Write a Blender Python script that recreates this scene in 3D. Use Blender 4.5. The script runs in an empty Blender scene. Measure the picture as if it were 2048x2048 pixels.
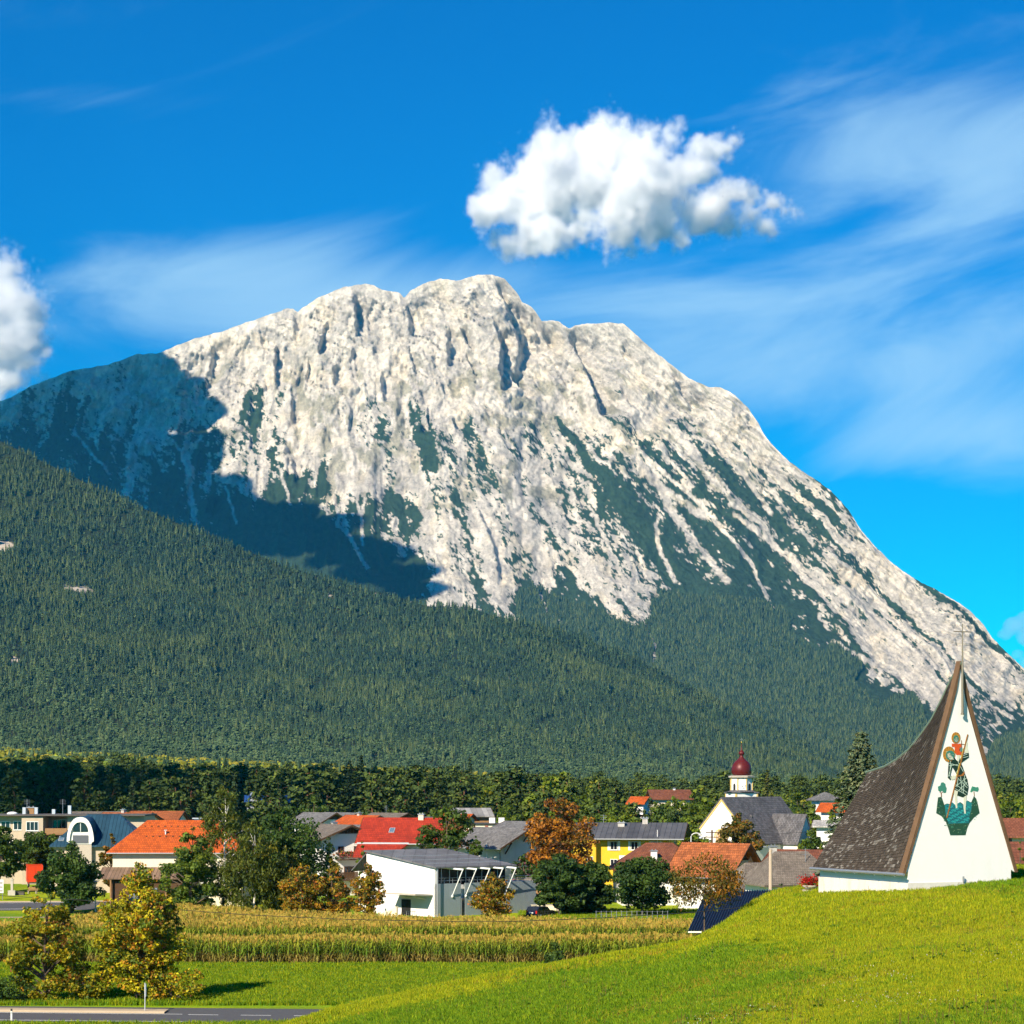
import bpy, bmesh, math, random
import numpy as np
from mathutils import Vector, Matrix, Euler

# ------------------------------------------------------------------ camera, sky, sun, exposure
SC = bpy.context.scene
COL = SC.collection
F, CX, HY, ZC = 4500.0, 1024.0, 1560.0, 18.5      # focal length and horizon in photo pixels, eye height in metres
cam_d = bpy.data.cameras.new('camera'); cam = bpy.data.objects.new('camera', cam_d); COL.objects.link(cam)
cam.location = (0, 0, ZC); cam.rotation_euler = (math.radians(90), 0, 0)
cam_d.sensor_width = 36; cam_d.sensor_fit = 'HORIZONTAL'
cam_d.lens = 36 * F / 2048; cam_d.shift_y = (HY - 1024) / 2048
cam_d.clip_start = 1; cam_d.clip_end = 60000
SC.camera = cam

SUN_AZ = math.atan2(-0.55, -0.835)                # clockwise from +Y
SUN_EL = math.radians(34)
TO_SUN = Vector((math.sin(SUN_AZ) * math.cos(SUN_EL), math.cos(SUN_AZ) * math.cos(SUN_EL), math.sin(SUN_EL)))
sun_d = bpy.data.lights.new('sun', 'SUN'); sun = bpy.data.objects.new('sun', sun_d); COL.objects.link(sun)
sun_d.energy = 5.0; sun_d.angle = math.radians(0.55); sun_d.color = (1.0, 0.88, 0.70)
sun.rotation_euler = TO_SUN.to_track_quat('Z', 'Y').to_euler(); sun.location = (-40, -50, 300)

world = bpy.data.worlds.new('World'); SC.world = world; world.use_nodes = True
wn, wl = world.node_tree.nodes, world.node_tree.links
wn.clear()
w_out = wn.new('ShaderNodeOutputWorld'); w_bg = wn.new('ShaderNodeBackground'); w_bg.inputs['Strength'].default_value = 0.10
sky = wn.new('ShaderNodeTexSky'); sky.sky_type = 'NISHITA'; sky.sun_disc = False
sky.sun_elevation = SUN_EL; sky.sun_rotation = SUN_AZ % (2 * math.pi)
sky.altitude = 900; sky.air_density = 1.0; sky.dust_density = 0.0; sky.ozone_density = 5.0
hsv = wn.new('ShaderNodeHueSaturation'); hsv.inputs['Saturation'].default_value = 1.30; hsv.inputs['Value'].default_value = 1.0
wl.new(sky.outputs[0], hsv.inputs['Color'])
gam = wn.new('ShaderNodeMix'); gam.data_type = 'RGBA'; gam.blend_type = 'MULTIPLY'; gam.inputs[0].default_value = 1.0
gam.inputs['B'].default_value = (0.004, 0.665, 0.80, 1)
wl.new(hsv.outputs[0], gam.inputs['A'])
# thin high cirrus: stretched noise over the sky's directions (azimuth, elevation)
tc = wn.new('ShaderNodeTexCoord'); sep = wn.new('ShaderNodeSeparateXYZ'); wl.new(tc.outputs['Generated'], sep.inputs[0])
def wmath(op, a, b=None, c=None):
    n = wn.new('ShaderNodeMath'); n.operation = op
    for i, v in enumerate((a, b, c)):
        if v is None: continue
        if isinstance(v, (int, float)): n.inputs[i].default_value = v
        else: wl.new(v, n.inputs[i])
    return n.outputs[0]
az = wmath('ARCTAN2', sep.outputs[0], sep.outputs[1]); el = wmath('ARCSINE', sep.outputs[2])
comb = wn.new('ShaderNodeCombineXYZ')
wl.new(wmath('ADD', wmath('MULTIPLY', az, 5.0), wmath('MULTIPLY', el, -5.0)), comb.inputs[0])
wl.new(wmath('ADD', wmath('MULTIPLY', el, 15.0), wmath('MULTIPLY', az, -2.0)), comb.inputs[1]); comb.inputs[2].default_value = 3.7
n1 = wn.new('ShaderNodeTexNoise'); n1.inputs['Scale'].default_value = 1.25; n1.inputs['Detail'].default_value = 9; n1.inputs['Roughness'].default_value = 0.56
n1.inputs['Distortion'].default_value = 0.8
wl.new(comb.outputs[0], n1.inputs['Vector'])
def lump(a0, e0, sa, se, k):
    d = wmath('ADD', wmath('POWER', wmath('DIVIDE', wmath('SUBTRACT', az, a0), sa), 2.0), wmath('POWER', wmath('DIVIDE', wmath('SUBTRACT', el, e0), se), 2.0))
    return wmath('MULTIPLY', wmath('EXPONENT', wmath('MULTIPLY', d, -1.0)), k)
cov = lump(0.19, 0.262, 0.090, 0.050, 0.48)
for L in ((0.14, 0.184, 0.14, 0.030, 0.56), (0.20, 0.145, 0.10, 0.020, 0.48), (-0.095, 0.212, 0.12, 0.026, 0.56), (-0.19, 0.29, 0.06, 0.008, 0.10), (0.06, 0.212, 0.05, 0.012, 0.12)):
    cov = wmath('ADD', cov, lump(*L))
mr = wn.new('ShaderNodeMapRange'); mr.interpolation_type = 'SMOOTHSTEP'
wl.new(wmath('ADD', n1.outputs[0], cov), mr.inputs[0]); mr.inputs[1].default_value = 0.64; mr.inputs[2].default_value = 1.18
mr.inputs[4].default_value = 0.60
cir = wn.new('ShaderNodeMix'); cir.data_type = 'RGBA'; wl.new(mr.outputs[0], cir.inputs[0]); wl.new(gam.outputs['Result'], cir.inputs['A'])
cir.inputs['B'].default_value = (3.6, 5.6, 6.8, 1)
wl.new(cir.outputs['Result'], w_bg.inputs['Color']); wl.new(w_bg.outputs[0], w_out.inputs['Surface'])

SC.view_settings.view_transform = 'Standard'; SC.view_settings.look = 'None'
SC.view_settings.exposure = 0.75; SC.view_settings.gamma = 1.0; SC.view_settings.use_curve_mapping = False
SC.cycles.use_denoising = True
SC.cycles.denoiser = 'OPENIMAGEDENOISE'; SC.cycles.denoising_input_passes = 'RGB_ALBEDO_NORMAL'
SC.cycles.use_adaptive_sampling = True; SC.cycles.adaptive_threshold = 0.03
SC.cycles.max_bounces = 24; SC.cycles.diffuse_bounces = 2; SC.cycles.glossy_bounces = 2; SC.cycles.transmission_bounces = 3
SC.cycles.volume_bounces = 24; SC.cycles.transparent_max_bounces = 12
SC.cycles.sample_clamp_indirect = 4.0; SC.cycles.caustics_reflective = False; SC.cycles.caustics_refractive = False
SC.cycles.volume_max_steps = 256; SC.cycles.volume_step_rate = 1.0

# ------------------------------------------------------------------ helpers
def PX(px, Y): return (px - CX) / F * Y
def PZ(py, Y): return ZC + (HY - py) / F * Y
def P(px, py, Y): return (PX(px, Y), Y, PZ(py, Y))

RNG = np.random.default_rng(7)
_perm = np.random.default_rng(11).random((256, 256)).astype(np.float64)
def vnoise(x, y):
    x = np.asarray(x, float); y = np.asarray(y, float)
    xi = np.floor(x).astype(int); yi = np.floor(y).astype(int); fx = x - xi; fy = y - yi
    fx = fx * fx * fx * (fx * (fx * 6 - 15) + 10); fy = fy * fy * fy * (fy * (fy * 6 - 15) + 10)
    a = _perm[xi & 255, yi & 255]; b = _perm[(xi + 1) & 255, yi & 255]; c = _perm[xi & 255, (yi + 1) & 255]; d = _perm[(xi + 1) & 255, (yi + 1) & 255]
    return (a * (1 - fx) + b * fx) * (1 - fy) + (c * (1 - fx) + d * fx) * fy
def fbm(x, y, o=5, g=0.5, l=2.03):
    s = 0; a = 1; t = 0
    for i in range(o):
        s = s + a * vnoise(x * l ** i + 17.3 * i, y * l ** i + 5.1 * i); t += a; a *= g
    return s / t
def ridged(x, y, o=5, g=0.55, l=2.07):
    s = 0; a = 1; t = 0
    for i in range(o):
        s = s + a * (1 - np.abs(2 * vnoise(x * l ** i + 31.7 * i, y * l ** i + 9.2 * i) - 1)); t += a; a *= g
    return s / t
def sstep(a, b, x):
    t = np.clip((np.asarray(x, float) - a) / (b - a), 0, 1); return t * t * (3 - 2 * t)
def interp(pts):
    xs = [p[0] for p in pts]; ys = [p[1] for p in pts]
    return lambda x: np.interp(x, xs, ys)

# ---- materials
MATS = {}
def nodemat(name):
    m = bpy.data.materials.new(name); m.use_nodes = True; n = m.node_tree.nodes; n.clear()
    out = n.new('ShaderNodeOutputMaterial'); return m, n, m.node_tree.links, out
def rgb(c): return (c[0], c[1], c[2], 1)
def mat(name, col, rough=0.8, metal=0.0, var=0.12, scale=3.0, bump=0.0, bscale=20.0, spec=0.3, dirt=None, alpha=None):
    """a plain painted/plastered/metal surface with soft mottling, optional bump and streaky dirt"""
    if name in MATS: return MATS[name]
    m, n, l, out = nodemat(name); b = n.new('ShaderNodeBsdfPrincipled'); l.new(b.outputs[0], out.inputs[0])
    b.inputs['Roughness'].default_value = rough; b.inputs['Metallic'].default_value = metal; b.inputs['Specular IOR Level'].default_value = spec
    tcn = n.new('ShaderNodeTexCoord'); no = n.new('ShaderNodeTexNoise'); no.inputs['Scale'].default_value = scale; no.inputs['Detail'].default_value = 6
    l.new(tcn.outputs['Object'], no.inputs['Vector'])
    mx = n.new('ShaderNodeMix'); mx.data_type = 'RGBA'; l.new(no.outputs[0], mx.inputs[0])
    mx.inputs['A'].default_value = rgb([c * (1 - var) for c in col]); mx.inputs['B'].default_value = rgb([min(1, c * (1 + var)) for c in col])
    cur = mx.outputs['Result']
    if dirt:
        mp = n.new('ShaderNodeMapping'); mp.inputs['Scale'].default_value = (1.3, 1.3, 0.25); l.new(tcn.outputs['Object'], mp.inputs[0])
        n2 = n.new('ShaderNodeTexNoise'); n2.inputs['Scale'].default_value = 1.2; n2.inputs['Detail'].default_value = 8; l.new(mp.outputs[0], n2.inputs['Vector'])
        r = n.new('ShaderNodeMapRange'); r.inputs[1].default_value = 0.52; r.inputs[2].default_value = 0.78; r.inputs[4].default_value = dirt[1]; l.new(n2.outputs[0], r.inputs[0])
        m2 = n.new('ShaderNodeMix'); m2.data_type = 'RGBA'; l.new(r.outputs[0], m2.inputs[0]); l.new(cur, m2.inputs['A']); m2.inputs['B'].default_value = rgb(dirt[0]); cur = m2.outputs['Result']
    l.new(cur, b.inputs['Base Color'])
    if bump:
        n3 = n.new('ShaderNodeTexNoise'); n3.inputs['Scale'].default_value = bscale; n3.inputs['Detail'].default_value = 5; l.new(tcn.outputs['Object'], n3.inputs['Vector'])
        bp = n.new('ShaderNodeBump'); bp.inputs['Strength'].default_value = bump; bp.inputs['Distance'].default_value = 0.05; l.new(n3.outputs[0], bp.inputs['Height']); l.new(bp.outputs[0], b.inputs['Normal'])
    MATS[name] = m; return m
def attr_mat(name, rough=0.9, transl=0.0, attr='col', var=0.0, inst=0.0, spec=0.2):
    """colour comes from a per-face attribute (the thing's own colours); optional light passing through leaves"""
    if name in MATS: return MATS[name]
    m, n, l, out = nodemat(name); a = n.new('ShaderNodeAttribute'); a.attribute_name = attr; cur = a.outputs['Color']
    if inst:
        oi = n.new('ShaderNodeObjectInfo'); mr_ = n.new('ShaderNodeMapRange'); mr_.inputs[3].default_value = 1 - inst; mr_.inputs[4].default_value = 1 + inst; l.new(oi.outputs['Random'], mr_.inputs[0])
        h = n.new('ShaderNodeHueSaturation'); l.new(mr_.outputs[0], h.inputs['Value']); l.new(cur, h.inputs['Color'])
        m3 = n.new('ShaderNodeMath'); m3.operation = 'MULTIPLY_ADD'; l.new(oi.outputs['Random'], m3.inputs[0]); m3.inputs[1].default_value = -0.05; m3.inputs[2].default_value = 0.525; l.new(m3.outputs[0], h.inputs['Hue'])
        cur = h.outputs[0]
    b = n.new('ShaderNodeBsdfPrincipled'); b.inputs['Roughness'].default_value = rough; b.inputs['Specular IOR Level'].default_value = spec; l.new(cur, b.inputs['Base Color'])
    if transl:
        t = n.new('ShaderNodeBsdfTranslucent'); l.new(cur, t.inputs[0]); mx = n.new('ShaderNodeMixShader'); mx.inputs[0].default_value = transl
        l.new(b.outputs[0], mx.inputs[1]); l.new(t.outputs[0], mx.inputs[2]); l.new(mx.outputs[0], out.inputs[0])
    else: l.new(b.outputs[0], out.inputs[0])
    MATS[name] = m; return m

# ---- mesh building
def mesh_np(name, v, f, mat_=None, col=None, smooth=False):
    """v (N,3); f (M,3|4) int; col (M,3) face colours"""
    me = bpy.data.meshes.new(name); v = np.asarray(v, np.float32); f = np.asarray(f, np.int32); k = f.shape[1]
    me.vertices.add(len(v)); me.vertices.foreach_set('co', v.ravel())
    me.loops.add(f.size); me.loops.foreach_set('vertex_index', f.ravel())
    me.polygons.add(len(f)); me.polygons.foreach_set('loop_start', np.arange(0, f.size, k, dtype=np.int32)); me.polygons.foreach_set('loop_total', np.full(len(f), k, np.int32))
    if smooth: me.polygons.foreach_set('use_smooth', np.ones(len(f), bool))
    me.update(calc_edges=True)
    if col is not None:
        c = np.asarray(col, np.float32)
        if len(c) == len(f): at = me.attributes.new('col', 'FLOAT_COLOR', 'FACE')
        else: at = me.attributes.new('col', 'FLOAT_COLOR', 'POINT')
        at.data.foreach_set('color', np.concatenate([c, np.ones((len(c), 1), np.float32)], 1).ravel())
    if mat_: me.materials.append(mat_)
    return me
class MB:
    """collects polygons of one part"""
    def __init__(s): s.v = []; s.f = []; s.c = []
    def poly(s, pts, c=None):
        i = len(s.v); s.v += [tuple(p) for p in pts]; s.f.append(tuple(range(i, i + len(pts)))); s.c.append(c); return s
    def box(s, x0, x1, y0, y1, z0, z1, c=None):
        i = len(s.v); s.v += [(x, y, z) for z in (z0, z1) for y in (y0, y1) for x in (x0, x1)]
        for q in ((0, 2, 3, 1), (4, 5, 7, 6), (0, 1, 5, 4), (2, 6, 7, 3), (0, 4, 6, 2), (1, 3, 7, 5)): s.f.append(tuple(i + k for k in q)); s.c.append(c)
        return s
    def prism(s, pts, off, c=None):
        """polygon pts swept by the vector off"""
        n = len(pts); i = len(s.v); o = Vector(off); s.v += [tuple(p) for p in pts] + [tuple(Vector(p) + o) for p in pts]
        s.f.append(tuple(range(i + n - 1, i - 1, -1))); s.f.append(tuple(range(i + n, i + 2 * n))); s.c += [c, c]
        for k in range(n): s.f.append((i + k, i + (k + 1) % n, i + n + (k + 1) % n, i + n + k)); s.c.append(c)
        return s
    def tube(s, pts, rad, n=8, c=None, cap=True):
        pts = [Vector(p) for p in pts]; rad = rad if hasattr(rad, '__len__') else [rad] * len(pts); base = len(s.v)
        for k, p in enumerate(pts):
            d = (pts[min(k + 1, len(pts) - 1)] - pts[max(k - 1, 0)])
            d = d.normalized() if d.length > 1e-9 else Vector((0, 0, 1))
            a = d.cross(Vector((0, 0, 1)) if abs(d.z) < 0.9 else Vector((1, 0, 0))).normalized(); b = d.cross(a)
            for j in range(n):
                t = 2 * math.pi * j / n; s.v.append(tuple(p + (a * math.cos(t) + b * math.sin(t)) * rad[k]))
        for k in range(len(pts) - 1):
            for j in range(n):
                s.f.append((base + k * n + j, base + k * n + (j + 1) % n, base + (k + 1) * n + (j + 1) % n, base + (k + 1) * n + j)); s.c.append(c)
        if cap:
            s.f.append(tuple(base + j for j in range(n - 1, -1, -1))); s.f.append(tuple(base + (len(pts) - 1) * n + j for j in range(n))); s.c += [c, c]
        return s
    def lathe(s, prof, n=16, cx=0, cy=0, c=None):
        base = len(s.v)
        for r, z in prof:
            for j in range(n):
                t = 2 * math.pi * j / n; s.v.append((cx + r * math.cos(t), cy + r * math.sin(t), z))
        for k in range(len(prof) - 1):
            for j in range(n): s.f.append((base + k * n + j, base + k * n + (j + 1) % n, base + (k + 1) * n + (j + 1) % n, base + (k + 1) * n + j)); s.c.append(c)
        s.f.append(tuple(base + j for j in range(n - 1, -1, -1))); s.f.append(tuple(base + (len(prof) - 1) * n + j for j in range(n))); s.c += [c, c]
        return s
    def mesh(s, name, m, smooth=False):
        me = bpy.data.meshes.new(name); me.from_pydata(s.v, [], s.f); me.materials.append(m)
        if any(x is not None for x in s.c):
            at = me.attributes.new('col', 'FLOAT_COLOR', 'FACE'); at.data.foreach_set('color', np.array([list(x or (.5, .5, .5)) + [1] for x in s.c], np.float32).ravel())
        if smooth:
            for p in me.polygons: p.use_smooth = True
        me.update(); return me
    def build(s, name, m, parent=None, smooth=False, loc=None, rot=None):
        return obj(name, s.mesh(name, m, smooth), parent, loc, rot)
def obj(name, me, parent=None, loc=None, rot=None, scale=None):
    o = bpy.data.objects.new(name, me); COL.objects.link(o)
    if parent: o.parent = parent
    if loc is not None: o.location = loc
    if rot is not None: o.rotation_euler = rot if hasattr(rot, '__len__') else (0, 0, rot)
    if scale is not None: o.scale = scale if hasattr(scale, '__len__') else (scale,) * 3
    return o
def tag(o, label, cat, group=None):
    o['label'] = label; o['category'] = cat
    if group: o['group'] = group
    return o
def thing(name, label, cat, loc=(0, 0, 0), rz=0.0, group=None):
    o = bpy.data.objects.new(name, None); COL.objects.link(o); o.location = loc; o.rotation_euler = (0, 0, rz); o.empty_display_size = 0.5
    return tag(o, label, cat, group)
def kind(o, k): o['kind'] = k; return o
def scatter(name, pts, scl, sources, seed=0, tilt=0.0, parent=None, pick=None):
    """geometry-nodes instances of the source meshes on points (used only for uncountable stuff)"""
    me = bpy.data.meshes.new(name); pts = np.asarray(pts, np.float32); me.vertices.add(len(pts)); me.vertices.foreach_set('co', pts.ravel())
    a = me.attributes.new('scl', 'FLOAT_VECTOR', 'POINT'); s3 = np.asarray(scl, np.float32)
    if s3.ndim == 1: s3 = np.repeat(s3[:, None], 3, 1)
    a.data.foreach_set('vector', s3.ravel())
    r = np.random.default_rng(seed); rot = np.stack([(r.random(len(pts)) - .5) * tilt, (r.random(len(pts)) - .5) * tilt, r.random(len(pts)) * 6.283], 1).astype(np.float32)
    a = me.attributes.new('rot', 'FLOAT_VECTOR', 'POINT'); a.data.foreach_set('vector', rot.ravel())
    a = me.attributes.new('pick', 'INT', 'POINT'); a.data.foreach_set('value', (r.integers(0, len(sources), len(pts)) if pick is None else pick).astype(np.int32))
    o = obj(name, me, parent)
    ng = bpy.data.node_groups.new(name + '_nodes', 'GeometryNodeTree'); ng.interface.new_socket('Geometry', in_out='INPUT', socket_type='NodeSocketGeometry'); ng.interface.new_socket('Geometry', in_out='OUTPUT', socket_type='NodeSocketGeometry')
    N, L = ng.nodes, ng.links; gi = N.new('NodeGroupInput'); go = N.new('NodeGroupOutput'); ip = N.new('GeometryNodeInstanceOnPoints'); gt = N.new('GeometryNodeGeometryToInstance')
    for s in reversed(sources):
        so = bpy.data.objects.new(s.name, s); oi = N.new('GeometryNodeObjectInfo'); oi.inputs['Object'].default_value = so; L.new(oi.outputs['Geometry'], gt.inputs[0])
    L.new(gt.outputs[0], ip.inputs['Instance']); ip.inputs['Pick Instance'].default_value = True
    def na(n, t):
        q = N.new('GeometryNodeInputNamedAttribute'); q.data_type = t; q.inputs['Name'].default_value = n; return q.outputs['Attribute']
    L.new(na('pick', 'INT'), ip.inputs['Instance Index']); L.new(na('scl', 'FLOAT_VECTOR'), ip.inputs['Scale']); L.new(na('rot', 'FLOAT_VECTOR'), ip.inputs['Rotation'])
    L.new(gi.outputs[0], ip.inputs['Points']); L.new(ip.outputs[0], go.inputs[0])
    md = o.modifiers.new('scatter', 'NODES'); md.node_group = ng
    return kind(o, 'stuff')
# ------------------------------------------------------------------ terrain
K = 2048 / 1932.0
_hx = np.linspace(-80, 120, 2001)
_hz = np.interp(_hx, [-80, -30, -21, -14, -8.7, -4.9, -0.4, 5.4, 11.1, 12.7, 14.7, 18, 23, 28, 60, 120], [0, 0, 1.5, 3.6, 5.5, 6.3, 7.25, 8.3, 9.4, 10.1, 10.8, 11.4, 11.95, 12.4, 14, 15])
_kw = np.hanning(31); _kw /= _kw.sum(); _hz = np.convolve(np.pad(_hz, 15, mode='edge'), _kw, 'valid')
PYB = lambda px: 1496 + 0.052 * px                       # where the wooded plain meets the foot of the hill, photo rows
def ground_z(x, Y):
    x = np.asarray(x, float); Y = np.asarray(Y, float)
    px = CX + F * x / np.maximum(Y, 30)
    b = 0.75 * sstep(231.5, 236, Y) + 0.3 * sstep(250, 275, Y) + 0.010 * np.clip(Y - 270, 0, 80)
    zf = np.maximum(PZ(PYB(np.clip(px, -600, 2600)), 2400) - 14, 2.6)
    t = np.clip((Y - 350) / 2050, 0, 1); b = np.where(Y > 350, b * (1 - t) + zf * t, b)
    u = x + 0.15 * (135 - Y)
    h = np.interp(u, _hx, _hz)
    side = sstep(10.5, 17, x - 0.06 * (Y - 130))
    h = h * (1 - sstep(124 + 28 * side, 172 + 28 * side, Y))
    # a shallow swale across the slope, gentle lumps, and the bank under the viewpoint
    h = h - 0.55 * np.exp(-((Y - 92 - 0.9 * (x - 10)) / 9.0) ** 2) * sstep(3, 9, h) + 0.5 * (fbm(x / 14 + 3, Y / 18, 3) - 0.5) * sstep(1, 6, h) * (1 - sstep(118, 126, Y) * side)
    h = h + 4.6 * np.exp(-(Y / 18.0) ** 2)
    return np.maximum(b, h) + 0.25 * np.exp(-np.abs(b - h) / 0.5)  * (h > 0.02)
def gz(x, Y): return float(ground_z(x, Y))

GRASS_A, GRASS_B, GRASS_DRY = np.array((0.165, 0.275, 0.007)), np.array((0.29, 0.35, 0.007)), np.array((0.38, 0.26, 0.03))
ys = np.concatenate([np.arange(-60, 40, 5), np.arange(40, 330, 1.2), np.geomspace(330, 9500, 90)])
ss = np.linspace(-1, 1, 201); S, YY = np.meshgrid(ss, ys); XX = S * (0.33 * np.maximum(YY, 0) + 70); ZZ = ground_z(XX, YY)
v = np.stack([XX, YY, ZZ], -1).reshape(-1, 3); nc = len(ss)
idx = (np.arange(len(ys) - 1)[:, None] * nc + np.arange(nc - 1)[None, :]).ravel(); fq = np.stack([idx, idx + 1, idx + nc + 1, idx + nc], 1)
n_big = fbm(XX / 16, YY / 26, 4); n_str = fbm(XX / 30 + 9, YY / 5 + 4, 3)
c = GRASS_A * .9 + (GRASS_B - GRASS_A * .9) * sstep(0.40, 0.60, n_big)[..., None]
dry = ((sstep(0.56, 0.72, n_str) * 0.5 + .55 * np.exp(-((YY - 92 - .9 * (XX - 10)) / 5.0) ** 2) * sstep(.4, .6, fbm(XX / 5, YY / 5, 3))) * (ZZ > 2.0) * (YY < 170))[..., None]
c = c * (1 - dry) + GRASS_DRY * dry
meadow = ((YY > 183) & (YY < 232)); stripe = 0.5 + 0.5 * np.sin(YY / 3.1 + XX / 40)
c = np.where(meadow[..., None], GRASS_A * 1.2 + (GRASS_B - GRASS_A) * (0.75 * stripe * sstep(0.4, 0.6, n_str))[..., None], c)
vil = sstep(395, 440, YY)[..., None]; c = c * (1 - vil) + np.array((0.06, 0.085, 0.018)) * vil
bare = sstep(.5, .64, fbm(XX / 2.0, YY / 3.0, 3)) * np.exp(-(((XX - 21) / 5) ** 2 + ((YY - 104) / 7) ** 2)); c = c * (1 - .7 * bare[..., None]) + np.array((.22, .13, .05)) * .7 * bare[..., None]
cornsoil = ((YY > 224) & (YY < np.interp(XX, [-41, -21, -1, 15], [270, 258, 250, 248])) & (XX > -58))[..., None]; c = np.where(cornsoil, np.array((0.16, 0.11, 0.035)), c)
m, n, l, out = nodemat('ground'); bs = n.new('ShaderNodeBsdfPrincipled'); bs.inputs['Roughness'].default_value = 0.95; bs.inputs['Specular IOR Level'].default_value = 0.1; l.new(bs.outputs[0], out.inputs[0])
at = n.new('ShaderNodeAttribute'); at.attribute_name = 'col'; tcg = n.new('ShaderNodeTexCoord')
na_ = n.new('ShaderNodeTexNoise'); na_.inputs['Scale'].default_value = 2.2; na_.inputs['Detail'].default_value = 8; na_.inputs['Roughness'].default_value = 0.7; l.new(tcg.outputs['Object'], na_.inputs['Vector'])
mrg = n.new('ShaderNodeMapRange'); mrg.inputs[1].default_value = 0.25; mrg.inputs[2].default_value = 0.75; mrg.inputs[3].default_value = 0.55; mrg.inputs[4].default_value = 1.35; l.new(na_.outputs[0], mrg.inputs[0])
hs = n.new('ShaderNodeHueSaturation'); l.new(mrg.outputs[0], hs.inputs['Value']); l.new(at.outputs['Color'], hs.inputs['Color']); l.new(hs.outputs[0], bs.inputs['Base Color'])
bpn = n.new('ShaderNodeBump'); bpn.inputs['Strength'].default_value = 0.6; bpn.inputs['Distance'].default_value = 0.12; l.new(na_.outputs[0], bpn.inputs['Height']); l.new(bpn.outputs[0], bs.inputs['Normal'])
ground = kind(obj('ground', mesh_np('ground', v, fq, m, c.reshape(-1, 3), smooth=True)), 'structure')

# ------------------------------------------------------------------ the mountain
RIDGE = [(-400, 800), (-120, 775), (0, 757), (20, 750), (60, 728), (130, 700), (205, 688), (260, 668), (300, 666), (360, 642), (420, 625), (480, 603), (540, 583), (552, 582), (562, 590), (570, 582), (600, 562), (650, 541), (690, 535), (705, 538),
         (720, 547), (755, 553), (763, 562), (775, 548), (800, 535), (830, 526), (860, 529), (900, 519), (930, 518), (950, 525), (965, 540), (978, 556), (985, 570), (1002, 578), (1012, 590), (1022, 606), (1040, 604), (1055, 607), (1066, 615), (1074, 620),
         (1085, 614), (1110, 610), (1150, 609), (1175, 611), (1190, 622), (1205, 636), (1230, 659), (1262, 685), (1300, 714), (1335, 730), (1360, 731), (1385, 745), (1410, 768), (1432, 800), (1440, 818), (1458, 840), (1490, 872), (1530, 900), (1565, 923),
         (1600, 962), (1625, 1000), (1650, 1030), (1690, 1068), (1730, 1095), (1765, 1112), (1800, 1132), (1830, 1152), (1855, 1178), (1872, 1204), (1900, 1232), (1932, 1262), (2060, 1380), (2300, 1500)]
ridge_y = interp([(a * K, b * K) for a, b in RIDGE])
NCOL, NROW, NB = 1120, 430, 7
cpx = np.linspace(-250, 2290, NCOL); vv = np.linspace(0, 1, NROW)
PXg, V = np.meshgrid(cpx, vv)
r_py = ridge_y(cpx) + 5.0 * (fbm(cpx / 13, cpx * 0 + 2.5, 4) - 0.5) * (cpx < 2150)
r_Y = np.interp(cpx, [-250, 300, 700, 1150, 1500, 1800, 2290], [8700, 8500, 8300, 8150, 7700, 6900, 5900])
b_Y = np.interp(cpx, [-250, 1200, 2290], [4350, 4350, 4250]); b_py = 1575 + 0 * cpx
PYg = r_py[None] + (b_py - r_py)[None] * V ** 1.08
Yg = b_Y[None] + (r_Y - b_Y)[None] * (1 - V ** 1.75)
# fall lines: gullies run straight down on the left and slant to the right on the right flank
slant = interp([(-300, -0.25), (500, -0.15), (700, 0.0), (820, 0.2), (950, 0.62), (1100, 0.95), (1400, 1.05), (2300, 1.05)])
Q = PXg.copy()
for _ in range(14): Q = 0.5 * Q + 0.5 * (PXg - slant(Q) * (PYg - 640))
qw = Q + 26 * (fbm(PXg / 60, PYg / 60, 3) - 0.5)
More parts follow.
